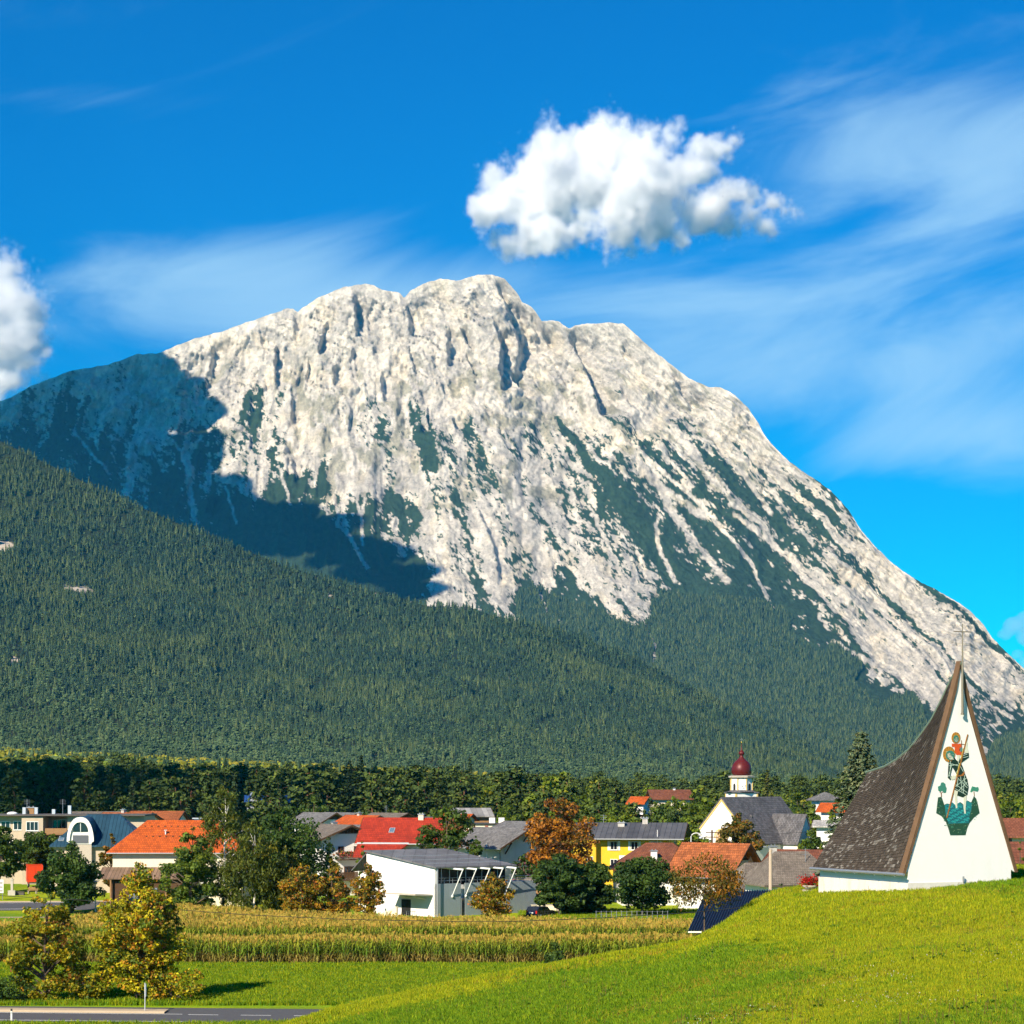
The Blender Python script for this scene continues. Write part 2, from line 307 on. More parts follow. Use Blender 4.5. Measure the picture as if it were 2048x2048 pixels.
# vegetation cover, read as coverage per place (image rows/columns in 1932-pixel units)
VEG = [(0,770,.35),(0,830,.9),(150,720,.04),(150,790,.5),(150,870,.9),(300,700,0),(300,790,.25),(300,860,.65),(300,930,.95),(400,760,.15),(400,860,.55),(440,960,.97),(480,770,.6),(500,830,.35),(470,900,.4),(550,940,.85),(520,1000,.99),(600,1010,1),(700,1060,1),
 (640,900,.04),(560,860,0),(560,700,0),(650,780,.05),(700,850,.05),(600,930,.75),(690,965,.9),(760,980,.93),(780,1080,1),(730,800,.42),(800,850,.5),(860,840,.5),(900,900,.5),(880,960,.35),(830,920,.1),(820,1020,.25),(900,1020,.15),(870,1100,.12),(950,1100,.15),
 (1000,1125,.99),(960,1000,.25),(1000,900,.25),(1000,830,.42),(950,770,.08),(900,700,.02),(1050,950,.42),(1080,1010,.5),(1100,1090,.5),(1060,1135,.9),(1100,860,.5),(1150,900,.68),(1180,1000,.65),(1200,1100,.5),(1180,1160,.6),(1250,1150,.99),(1270,1080,.85),
 (1250,950,.68),(1300,1000,.85),(1350,1060,.78),(1400,1100,.92),(1330,1125,.97),(1200,800,.12),(1250,850,.45),(1150,760,.04),(1350,900,.42),(1400,960,.7),(1450,1000,.72),(1500,1090,.8),(1550,1180,.75),(1450,1140,.97),(1500,950,.7),(1550,980,.75),(1580,1050,.5),
 (1520,900,.35),(1450,850,.02),(1400,780,0),(1300,750,0),(1620,1100,.3),(1680,1100,.2),(1650,1200,.3),(1620,1160,.6),(1600,1230,.95),(1700,1160,.55),(1750,1200,.4),(1720,1250,.25),(1800,1230,.3),(1850,1300,.2),(1760,1280,.3),(1680,1290,.7),(1800,1330,.35),
 (1900,1330,.25),(1930,1290,.3),(1700,1345,1),(1800,1375,1),(1500,1260,1),(1300,1250,1),(1930,1420,1),(1932,1355,.55),(700,600,0),(900,560,0),(1100,640,0),(1200,700,0),(1000,700,0),(430,680,0),(1100,1250,1),(800,1200,1),(400,1100,1),(200,1000,1),(1600,1350,1),
 (350,690,0),(450,640,0),(550,640,0),(650,650,0),(750,650,0),(450,720,0),(520,760,.03),(600,820,.03),(560,780,0),(800,720,0),(850,770,.04),(620,740,.02),(500,700,0),(720,720,0),(1050,740,0),(1250,770,.02),(1350,820,.02),(1400,850,.03),(1000,760,.03),(1300,820,.05),(1470,900,.1),(420,740,.03),(250,720,.03),(700,780,.06),(200,740,.1),(760,880,.12),(700,900,.03),(1150,1000,.78),(1200,950,.75),(1300,1080,.93),(1360,1000,.88),(1400,1050,.92),(1230,1010,.85),(1330,950,.72),(1280,900,.6),(1420,1080,.96),(1480,1050,.88),(1550,1100,.8),(1600,1180,.85),(1225,1190,1),(1240,1230,1),(1200,1205,1),(1170,1195,.97),(1110,1150,.92),(1140,1175,.95),(1205,1160,.6),(840,1000,.08),(930,950,.12),(1030,1080,.3)]
num = 0; den = 1e-12
for (vx, vy, cv) in VEG:
    w = 1.0 / (((PXg / K - vx) ** 2 + (PYg / K - vy) ** 2 + 40.0) ** 2.6); num = num + w * cv; den = den + w
COVR = num / den
st = 0.58 * fbm(qw / 20, PYg / np.interp(PXg, [800, 1150], [120, 300]), 5, 0.62) + 0.42 * fbm(PXg / 9 + 40 - PYg / 14, PYg / 10, 5, 0.68)
rank = np.empty(st.size); rank[np.argsort(st.ravel())] = np.linspace(0, 1, st.size); rank = rank.reshape(st.shape)
VM = sstep(-0.015, 0.015, COVR - rank); VM = np.where(COVR > 0.955, 1.0, VM); VM = np.where(COVR < 0.03, 0, VM)
forest_line = interp([(k[0] * K, k[1] * K) for k in [(-200, 1090), (500, 1090), (900, 1175), (1000, 1105), (1050, 1130), (1200, 1185), (1250, 1115), (1330, 1125), (1450, 1140), (1560, 1195), (1650, 1275), (1720, 1315), (1932, 1378), (2300, 1440)]])
FM = (PYg > forest_line(PXg) + 14 * (fbm(PXg / 20, PYg / 20, 3) - 0.5)) & (COVR > 0.88)
CHUTES = [([(374, 919), (379, 966), (382, 998), (392, 1046)], 7), ([(670, 993), (678, 1051), (705, 1088), (734, 1136)], 5), ([(731, 998), (723, 1046), (723, 1088)], 4), ([(713, 987), (718, 1030)], 3.5), ([(848, 1046), (874, 1093), (880, 1136), (869, 1194)], 8), ([(911, 1046), (882, 1093)], 7), ([(371, 913), (328, 871)], 4), ([(371, 918), (402, 871)], 5), ([(148, 866), (180, 908), (217, 950)], 4), ([(450, 977), (472, 1051)], 3.5), ([(1310, 952), (1352, 1035), (1417, 1118), (1453, 1160)], 11), ([(1233, 857), (1304, 963), (1411, 1035)], 8), ([(1221, 851), (1304, 930), (1400, 1010), (1500, 1120), (1547, 1219)], 4.5), ([(1316, 1035), (1313, 1082), (1352, 1160)], 5), ([(1375, 833), (1464, 904), (1494, 952), (1542, 1029)], 6), ([(1542, 975), (1589, 1047), (1625, 1094)], 5), ([(1470, 1029), (1601, 1130), (1672, 1183), (1714, 1225)], 6), ([(1066, 1160), (1096, 1225), (1132, 1255)], 4), ([(1280, 1225), (1286, 1249), (1310, 1296), (1304, 1332)], 4), ([(1732, 1213), (1779, 1290), (1833, 1356), (1874, 1397)], 12), ([(1666, 1278), (1732, 1320), (1827, 1362)], 6), ([(560, 940), (580, 1010)], 3.5), ([(1180, 1010), (1225, 1110), (1275, 1210)], 5)]
for pts_, wd in CHUTES:                                   # narrow pale scree runs through the dwarf pine and forest
    for (xa, ya), (xb, yb) in zip(pts_[:-1], pts_[1:]):
        ci = slice(max(0, int((min(xa, xb) - 40 + 250) / 2540 * NCOL)), int((max(xa, xb) + 40 + 250) / 2540 * NCOL)); a_, b_ = PXg[:, ci], PYg[:, ci]; t_ = np.clip(((a_ - xa) * (xb - xa) + (b_ - ya) * (yb - ya)) / ((xb - xa) ** 2 + (yb - ya) ** 2), 0, 1)
        d_ = np.hypot(a_ - (xa + t_ * (xb - xa)) - 7 * (fbm(b_ / 14, a_ * 0 + wd, 3) - .5), b_ - (ya + t_ * (yb - ya))) + wd * 1.3 * (fbm(a_ / 6, b_ / 6, 3) - .5); mk_ = 1 - sstep(wd * .55, wd * .95, d_); VM[:, ci] *= 1 - mk_; FM[:, ci] &= mk_ < .3
# rock relief
taper = sstep(0.0, 0.05, V) * (1 - 0.75 * sstep(0.5, 0.85, V))
upper = 1 - sstep(0.22, 0.5, V)
low_ = sstep(0.2, 0.45, V)
D = 85 * (ridged(qw / 110, PYg / 420, 3) - 0.62) + (24 + 34 * low_) * (ridged(qw / 36 + 7, PYg / 260, 5, .6) - 0.6) + 10 * (ridged(qw / 10 + 3, PYg / 34, 4) - 0.6)
bed = PYg * 0.86 - PXg * 0.42 + 26 * fbm(PXg / 70, PYg / 70, 4); bt = bed / 17.0; bt = bt - np.floor(bt)
D = D + (9 * bt + 4 * np.modf(np.abs(bed) / 6.1)[0]) * (0.35 + 0.65 * upper) * sstep(.35, .6, fbm(PXg / 55 + 77, PYg / 40, 3)) * 1.5
D = D + upper * (80 * (ridged(PXg / 95 + 5 + PYg / 160, PYg / 120, 5, .56) ** 1.5 - 0.45) + 13 * (ridged(PXg / 14, PYg / 22, 4) - 0.6))
D = D + (24 * (ridged(PXg / 19 + 11 + PYg / 40, PYg / 16, 6, 0.68) ** 1.6 - 0.42) + 10 * (ridged(qw / 5 + 2, PYg / 11, 3, 0.6) - 0.6)) * (1 - 0.6 * VM)
# big cliffs and clefts: the wall to the right of each traced line stands back, so it falls into shade
CLIFFS = [([(938, 625), (946, 660), (942, 700), (946, 722)], 105, 34), ([(928, 524), (952, 575), (968, 620), (985, 660)], 95, 85), ([(972, 570), (985, 620), (975, 690)], 45, 26), ([(1000, 585), (1012, 640)], 50, 22), ([(1060, 612), (1082, 655), (1108, 712), (1128, 765)], 110, 50), ([(664, 552), (671, 585), (672, 612)], 80, 24), ([(758, 565), (768, 600), (772, 628)], 55, 26),
          ([(546, 588), (556, 612)], 60, 22), ([(842, 622), (845, 672)], 65, 26), ([(399, 648), (396, 705)], 60, 22), ([(629, 688), (632, 716)], 55, 20), ([(1262, 700), (1282, 745), (1298, 762)], 50, 30), ([(588, 568), (592, 584)], 40, 14), ([(790, 735), (795, 760)], 45, 16), ([(700, 640), (704, 662)], 40, 14),
          ([(1018, 600), (1032, 640)], 60, 22), ([(1170, 720), (1172, 750)], 35, 16), ([(900, 960), (935, 1040), (940, 1090)], 45, 24), ([(540, 840), (556, 900)], 45, 22), ([(480, 590), (474, 612)], 35, 16), ([(715, 710), (722, 740)], 40, 14), ([(815, 660), (818, 690)], 36, 14)]
for pts, amp, wid in CLIFFS:
    py_ = np.array([p[1] for p in pts]) * K; px_ = np.array([p[0] for p in pts]) * K
    lx = np.interp(PYg, py_, px_) + 7 * (fbm(PYg / 12, PXg * 0 + amp, 3) - 0.5)
    inside = sstep(py_[0] - 6, py_[0] + 12, PYg) * (1 - sstep(py_[-1] - 4, py_[-1] + 26, PYg))
    dx = PXg - lx
    D = D - amp * inside * np.where(dx > 0, np.exp(-np.maximum(dx, 0) / (wid * K)) * sstep(0, 9, dx), 0) + 0.35 * amp * inside * np.where(dx <= 0, np.exp(-np.maximum(-dx, 0) / (0.6 * wid * K)), 0) * sstep(-0.1, 0.2, V)
gc = random.Random(63)
for _ in range(52):                                     # many smaller clefts and buttress edges
    q0 = gc.uniform(330, 1420); y0 = float(ridge_y(q0)) + gc.uniform(18, 330) * (1.0 if q0 < 1150 else .7); ln = gc.uniform(20, 75); amp = 22 + 70 * gc.random() ** 2; wid = gc.uniform(6, 24); sl_ = float(slant(q0)) * .8 + gc.uniform(-.25, .25)
    ci = slice(max(0, int((q0 - 160 + 250) / 2540 * NCOL)), int((q0 + 240 + 250) / 2540 * NCOL)); a_, b_ = PXg[:, ci], PYg[:, ci]; lx = q0 + sl_ * (b_ - y0) + 6 * (fbm(b_ / 9, a_ * 0 + amp, 3) - .5); dx = a_ - lx
    ins = sstep(y0 - 5, y0 + 10, b_) * (1 - sstep(y0 + ln * .6, y0 + ln, b_)); D[:, ci] += ins * amp * (np.where(dx > 0, -np.exp(-np.maximum(dx, 0) / wid) * sstep(0, 5, dx), .4 * np.exp(-np.maximum(-dx, 0) / (wid * 1.3))))
D = D * taper
ray = np.stack([(PXg - CX) / F, np.ones_like(PXg), (HY - PYg) / F], -1); ray /= np.linalg.norm(ray, axis=-1, keepdims=True)
pos = np.stack([(PXg - CX) / F * Yg, Yg, ZC + (HY - PYg) / F * Yg], -1)
pos = pos - ray * (0.9 * D)[..., None]; pos[..., 2] += 0.28 * D
back = []
for k in range(1, NB + 1):                               # the far side, falling away behind the crest
    q = pos[0].copy(); q[:, 1] += 90 * k ** 1.3; q[:, 2] -= 60 * k ** 1.45 * (0.7 + 0.6 * fbm(cpx / 60, cpx * 0 + k, 2)); back.append(q)
pos_all = np.concatenate([np.stack(back[::-1]), pos], 0); nR = NROW + NB
rock_hi, rock_lo = np.array((0.665, 0.605, 0.505)), np.array((0.455, 0.42, 0.365))
warm = sstep(0.60, 0.72, fbm(PXg / 40 + 8, PYg / 40, 3))[..., None]
tone = (0.5 * fbm(PXg / 18, PYg / 18, 4) + 0.5 * fbm(qw / 9, PYg / 30, 4))[..., None]
rock = rock_lo + (rock_hi - rock_lo) * sstep(0.36, 0.6, tone) + warm * np.array((0.07, 0.045, 0.0))
turf = (sstep(0.58, 0.66, fbm(qw / 16 + 20, PYg / 30, 4)) * sstep(680, 760, PYg) * (PYg < 960 * K) * 0.55)[..., None]
crack = sstep(.78, .92, ridged(qw / 12 + 60, PYg / 30, 5, .65))[..., None] * .5; rock = rock * (1 - crack) + np.array((0.20, 0.185, 0.17)) * crack; rock = rock * (1 - turf) + np.array((0.20, 0.19, 0.10)) * turf
fine = (0.62 * vnoise(PXg / 2.6, PYg / 2.6) + 0.38 * vnoise(qw / 4.0 + 9, PYg / 11.0))[..., None]; rock = rock * (0.74 + 0.5 * fine); streak = sstep(.60, .74, fbm(qw / 4.5 + 33, PYg / 42, 4, .6))[..., None]; rock = rock * (1 - .22 * streak) ; pale_ = sstep(.58, .72, fbm(qw / 9 + 3, PYg / 90, 3))[..., None]; rock = rock * (1 + .10 * pale_)
veg = np.array((0.030, 0.055, 0.026)) * (0.7 + 0.7 * fbm(PXg / 7, PYg / 7, 3)[..., None])
mcol = rock * (1 - VM[..., None]) + veg * VM[..., None]
mcol_all = np.concatenate([np.repeat(mcol[:1], NB, 0), mcol], 0)
idx = (np.arange(nR - 1)[:, None] * NCOL + np.arange(NCOL - 1)[None, :]).ravel(); fq = np.stack([idx, idx + NCOL, idx + NCOL + 1, idx + 1], 1)
m, n, l, out = nodemat('mountain_rock'); bs = n.new('ShaderNodeBsdfPrincipled'); bs.inputs['Roughness'].default_value = 0.95; bs.inputs['Specular IOR Level'].default_value = 0.1; l.new(bs.outputs[0], out.inputs[0])
at = n.new('ShaderNodeAttribute'); at.attribute_name = 'col'; tcg = n.new('ShaderNodeTexCoord')
n1_ = n.new('ShaderNodeTexNoise'); n1_.inputs['Scale'].default_value = 0.045; n1_.inputs['Detail'].default_value = 9; n1_.inputs['Roughness'].default_value = 0.74; l.new(tcg.outputs['Object'], n1_.inputs['Vector'])
mrg = n.new('ShaderNodeMapRange'); mrg.inputs[1].default_value = 0.3; mrg.inputs[2].default_value = 0.7; mrg.inputs[3].default_value = 0.70; mrg.inputs[4].default_value = 1.25; l.new(n1_.outputs[0], mrg.inputs[0])
hs = n.new('ShaderNodeHueSaturation'); l.new(mrg.outputs[0], hs.inputs['Value']); l.new(at.outputs['Color'], hs.inputs['Color']); l.new(hs.outputs[0], bs.inputs['Base Color'])
bpn = n.new('ShaderNodeBump'); bpn.inputs['Strength'].default_value = 0.9; bpn.inputs['Distance'].default_value = 12.0; l.new(n1_.outputs[0], bpn.inputs['Height']); l.new(bpn.outputs[0], bs.inputs['Normal'])
mountain = kind(obj('mountain', mesh_np('mountain', pos_all.reshape(-1, 3), fq, m, mcol_all.reshape(-1, 3))), 'structure')
MOUNT_POS, MOUNT_FM = pos, FM

# ------------------------------------------------------------------ wooded hill in front of it
HR = [(-300, 690), (-100, 780), (0, 832), (100, 880), (200, 930), (330, 985), (450, 1035), (560, 1075), (680, 1110), (800, 1143), (900, 1153), (1000, 1178), (1100, 1204), (1200, 1245), (1300, 1294), (1400, 1343), (1500, 1395), (1600, 1445), (1700, 1482), (1900, 1520), (2200, 1540)]
hill_y = interp([(a * K, b * K) for a, b in HR])
hpx = np.linspace(-250, 2290, 330); hv = np.linspace(0, 1, 150); HP, HV = np.meshgrid(hpx, hv)
h_top = hill_y(hpx); h_bot = np.maximum(PYB(hpx) + 26, h_top + 12)
HPY = h_top[None] + (h_bot - h_top)[None] * HV ** 0.95
HYg = 2350 + (4050 - 2350) * (1 - HV ** 1.35) + 60 * (fbm(HP / 150, HV * 6, 3) - 0.5) * np.sin(np.pi * HV)
hpos = np.stack([(HP - CX) / F * HYg, HYg, ZC + (HY - HPY) / F * HYg], -1)
hpos[..., 2] += (16 * (fbm(HP / 60 - HV * 3, HV * 7, 4) - 0.5) + 26 * (fbm(HP / 170 + 3, HV * 3, 2) - 0.5)) * np.sin(np.pi * HV) ** 0.6
hb = []
for k in range(1, 6):
    q = hpos[0].copy(); q[:, 1] += 70 * k; q[:, 2] -= 22 * k ** 1.3; hb.append(q)
hall = np.concatenate([np.stack(hb[::-1]), hpos], 0)
scree = sstep(0.0, 1.0, np.zeros_like(HP))
for (sx, sy, sr, sk) in [(8, 1035, 22, 12), (140, 1112, 40, 6), (25, 1240, 12, 11), (620, 1124, 9, 4), (715, 1120, 6, 4), (205, 1478, 8, 5), (700, 1290, 6, 4), (1075, 1395, 5, 7), (960, 1285, 5, 5)]:
    scree = np.maximum(scree, np.exp(-(((HP / K - sx) / sr) ** 2 + ((HPY / K - sy) / sk) ** 2)) * 1.6 * (0.4 + 1.1 * fbm(HP / 6, HPY / 4, 3)))
scree = sstep(0.45, 0.7, scree)
hc = np.array((0.022, 0.034, 0.012)) * (1 - scree[..., None]) + np.array((0.50, 0.42, 0.32)) * scree[..., None]
hc = np.concatenate([np.repeat(hc[:1], 5, 0), hc], 0); nc = len(hpx); idx = (np.arange(len(hall) - 1)[:, None] * nc + np.arange(nc - 1)[None, :]).ravel(); fq = np.stack([idx, idx + nc, idx + nc + 1, idx + 1], 1)
kind(obj('hillside', mesh_np('hillside', hall.reshape(-1, 3), fq, attr_mat('hill_soil'), hc.reshape(-1, 3), smooth=True)), 'structure')

# ---- low tree shapes for the far woods
def far_conifer(seed, h=18.0, r=2.7, sides=7, tiers=4, col=(0.054, 0.084, 0.034)):
    g = np.random.default_rng(seed); b = MB(); b.tube([(0, 0, 0), (0, 0, h * 0.4)], [0.25, 0.2], 4, (0.06, 0.04, 0.025))
    for t in range(tiers):
        z0 = h * (0.10 + 0.21 * t + 0.02 * g.random()); z1 = min(h, z0 + h * (0.40 - 0.03 * t)); rr = r * (1 - 0.21 * t) * (0.9 + 0.2 * g.random()); base = [];
        for j in range(sides * 2):
            a = math.pi * j / sides + g.random() * .25; q = rr * (1.05 if j % 2 else 0.62) * (0.8 + 0.4 * g.random()); base.append((q * math.cos(a), q * math.sin(a), z0 + (0.0 if j % 2 else 0.7) + 0.5 * g.random()))
        tip = (0.1 * g.random(), 0.1 * g.random(), z1)
        for j in range(len(base)): k_ = 0.75 + 0.5 * g.random(); b.poly([base[j], base[(j + 1) % len(base)], tip], tuple(x * k_ for x in col))
    return b.mesh('far_conifer', attr_mat('far_needles', 0.95, 0.0, inst=0.5))
def far_round(seed, h=13.0, r=3.4, col=(0.060, 0.085, 0.018)):
    g = np.random.default_rng(seed); b = MB(); b.tube([(0, 0, 0), (0, 0, h * 0.5)], [0.25, 0.18], 4, (0.07, 0.05, 0.03))
    for _ in range(9):
        a = g.random() * 6.28; q = r * 0.62 * math.sqrt(g.random()); cz = h * (0.5 + 0.36 * g.random()); rad = r * (0.36 + 0.22 * g.random()); bm = bmesh.new(); bmesh.ops.create_icosphere(bm, subdivisions=1, radius=rad)
        for w in bm.verts: w.co *= 0.75 + 0.5 * g.random(); w.co.z *= 0.72; w.co += Vector((q * math.cos(a), q * math.sin(a), cz))
        for f_ in bm.faces: k_ = 0.7 + 0.6 * g.random(); b.poly([w.co for w in f_.verts], tuple(x * k_ for x in col))
        bm.free()
    return b.mesh('far_broadleaf', attr_mat('far_leaves', 0.95, 0.0, inst=0.5))
CONS = [far_conifer(i, 16 + 2.5 * (i % 3), 2.6 + 0.3 * (i % 4), col=((0.044, 0.078, 0.034), (0.026, 0.050, 0.028), (0.066, 0.096, 0.034))[i % 3]) for i in range(6)]
PINES = [far_round(20 + i, 12.5 + i % 3, 3.0 + 0.3 * (i % 3), (0.064, 0.106, 0.040)) for i in range(4)]
YELLOW = [far_round(40 + i, 13 + i % 3, 3.4, ((0.17, 0.21, 0.014), (0.13, 0.18, 0.016), (0.20, 0.19, 0.014), (0.10, 0.15, 0.018))[i]) for i in range(4)]
def on_grid(grid, n, rng, wts=None):
    """random points on a quad grid, spread evenly over its real area"""
    e1 = grid[1:, :-1] - grid[:-1, :-1]; e2 = grid[:-1, 1:] - grid[:-1, :-1]; ar = np.linalg.norm(np.cross(e1, e2), axis=-1)
    if wts is not None: ar = ar * wts[:-1, :-1]
    p = (ar / ar.sum()).ravel(); k = rng.choice(p.size, n, p=p); i, j = np.unravel_index(k, ar.shape); a = rng.random(n)[:, None]; b_ = rng.random(n)[:, None]
    return grid[i, j] + e1[i, j] * a + e2[i, j] * b_, i, j
vis = ((HP > -60) & (HP < 2110)).astype(float)
clump = 0.22 + sstep(0.3, 0.55, fbm(HP / 25, HPY / 14, 4))
pt, ii, jj = on_grid(hpos, 150000, RNG, vis * (1 - scree) * clump)
low = RNG.random(len(pt)) < sstep(0.45, 1.0, HV[ii, jj]) * 0.75 + 0.22
gap = vnoise(pt[:, 0] / 60, pt[:, 1] / 60)
sc = (0.36 + 0.55 * RNG.random(len(pt))) * (.7 + .6 * vnoise(pt[:, 0] / 90, pt[:, 1] / 90)); pt[:, 2] -= 0.6
tn = fbm(pt[:, 0] / 130 + 3, pt[:, 1] / 130, 3) + .22 * RNG.normal(size=len(pt)); pk = 3 * RNG.integers(0, 2, len(pt)) + np.where(tn < .42, 1, np.where(tn > .62, 2, 0))
scatter('conifer_forest', pt[~low], sc[~low], CONS, 3, 0.06, pick=pk[~low])['label'] = 'dense dark conifer forest covering the hillside below the rocky mountain'
scatter('pine_forest', pt[low], sc[low] * 0.95, PINES, 4, 0.06)['label'] = 'lighter green pine forest on the foot of the hillside'
vis2 = FM * ((PXg > 930) & (PXg < 2120) & (PYg > 1050))
pt, ii, jj = on_grid(pos, 62000, RNG, vis2 * (0.4 + sstep(0.3, 0.5, fbm(PXg / 14, PYg / 10, 3)))); pt[:, 2] -= 0.6
scatter('mountain_forest', pt, 0.7 + 0.6 * RNG.random(len(pt)), CONS, 5, 0.06)['label'] = 'bluish conifer forest at the foot of the mountain'
# the wooded plain between the village and the hill
n_w = 14000; Yw = 1050 + (2450 - 1050) * RNG.random(n_w) ** 0.8; pxw = -80 + 2210 * RNG.random(n_w); xw = PX(pxw, Yw); zw = ground_z(xw, Yw) - 0.4
yel = (RNG.random(n_w) < (0.22 + 0.6 * (1 - sstep(700, 1300, pxw))) * 0.6 + 0.4 * sstep(0.42, 0.6, fbm(xw / 90, Yw / 90, 3)))
w3 = np.stack([xw, Yw, zw], 1); sw = 0.75 + 0.5 * RNG.random(n_w)
scatter('broadleaf_wood', w3[yel], sw[yel], YELLOW, 6, 0.1)['label'] = 'yellow-green broadleaf wood on the plain behind the village pines'
scatter('plain_wood', w3[~yel], sw[~yel] * 1.05, PINES + CONS[:1], 7, 0.06)['label'] = 'green pine wood on the plain at the foot of the hill'

# ------------------------------------------------------------------ vegetation builders
BARK = mat('bark', (0.11, 0.08, 0.055), 0.95, bump=0.6, bscale=9, var=0.3)
BIRCH = mat('birch_bark', (0.62, 0.58, 0.52), 0.9, var=0.25, scale=6)
PINEBARK = mat('pine_bark', (0.20, 0.095, 0.05), 0.95, bump=0.6, bscale=7, var=0.3)
LEAF = attr_mat('leaves', 0.62, 0.34, spec=0.25)
NEEDLE = attr_mat('needles', 0.8, 0.12, spec=0.2)
GREEN = [((0.045, 0.085, 0.012), 5), ((0.075, 0.125, 0.015), 4), ((0.11, 0.165, 0.018), 2)]
DKGREEN = [((0.032, 0.068, 0.012), 5), ((0.055, 0.105, 0.014), 4), ((0.085, 0.14, 0.018), 1.5)]
LTGREEN = [((0.075, 0.12, 0.012), 4), ((0.12, 0.18, 0.018), 4), ((0.17, 0.21, 0.02), 2)]
MAPLE = [((0.20, 0.21, 0.010), 3.0), ((0.36, 0.30, 0.010), 3), ((0.46, 0.38, 0.012), 2.2), ((0.46, 0.24, 0.012), 1.0), ((0.11, 0.16, 0.012), 4), ((0.24, 0.10, 0.015), 0.8)]
MAPLE2 = [((0.23, 0.23, 0.010), 3), ((0.50, 0.42, 0.012), 3), ((0.58, 0.48, 0.012), 2.4), ((0.48, 0.22, 0.012), 2), ((0.11, 0.165, 0.012), 4), ((0.27, 0.11, 0.015), 0.6)]
RUST = [((0.36, 0.14, 0.015), 4), ((0.48, 0.20, 0.015), 4), ((0.16, 0.065, 0.015), 3), ((0.15, 0.11, 0.02), 1.5)]
ORANGE = [((0.44, 0.21, 0.015), 3), ((0.38, 0.27, 0.015), 3), ((0.16, 0.14, 0.015), 3), ((0.40, 0.12, 0.015), 1.4), ((0.09, 0.10, 0.014), 2)]
OLIVE = [((0.12, 0.105, 0.015), 3), ((0.20, 0.115, 0.015), 2.4), ((0.08, 0.095, 0.015), 3), ((0.26, 0.12, 0.015), 1.2)]
BRIGHT = [((0.13, 0.19, 0.014), 4), ((0.19, 0.25, 0.016), 3), ((0.08, 0.12, 0.012), 2), ((0.27, 0.26, 0.018), 1)]
BIRCHL = [((0.085, 0.11, 0.012), 4), ((0.13, 0.15, 0.015), 3), ((0.055, 0.08, 0.012), 3), ((0.22, 0.19, 0.015), 0.7)]
def leaf_quads(cen, nrm, size, g, droop=0.0, aspect=0.75):
    """one small folded leaf-spray quad at each centre"""
    n = len(cen); a = g.normal(size=(n, 3)); t = np.cross(nrm, a); t /= np.linalg.norm(t, axis=1, keepdims=True) + 1e-9; b = np.cross(nrm, t); b[:, 2] -= droop; b /= np.linalg.norm(b, axis=1, keepdims=True) + 1e-9
    s = size * (0.6 + 0.8 * g.random(n))[:, None]; t = t * s * aspect; b = b * s
    v = np.stack([cen - t * 0.55 - b * 0.1, cen + b * -0.6, cen + t * 0.55 - b * 0.1, cen + b * 0.75], 1) + nrm[:, None] * (np.array([0.12, -0.06, 0.12, -0.10])[None, :, None] * s[:, None])
    return v.reshape(-1, 3), np.arange(4 * n).reshape(n, 4)
def pick_cols(pal, n, g, cen=None, jit=0.25, clus=1.4):
    cols = np.array([p[0] for p in pal]); w = np.array([p[1] for p in pal], float); cdf = np.cumsum(w / w.sum()); r = g.random(n)
    if cen is not None:
        q = fbm(cen[:, 0] / clus + cen[:, 1] / clus * 0.7 + 50, cen[:, 2] / clus + 50, 2); q = (np.argsort(np.argsort(q)) + 0.5) / n; k = g.random(n) < 0.6; r = np.where(k, q, r)
    c = cols[np.searchsorted(cdf, np.clip(r, 0, 0.9999))]
    return c * (1 - jit + 2 * jit * g.random((n, 1)))
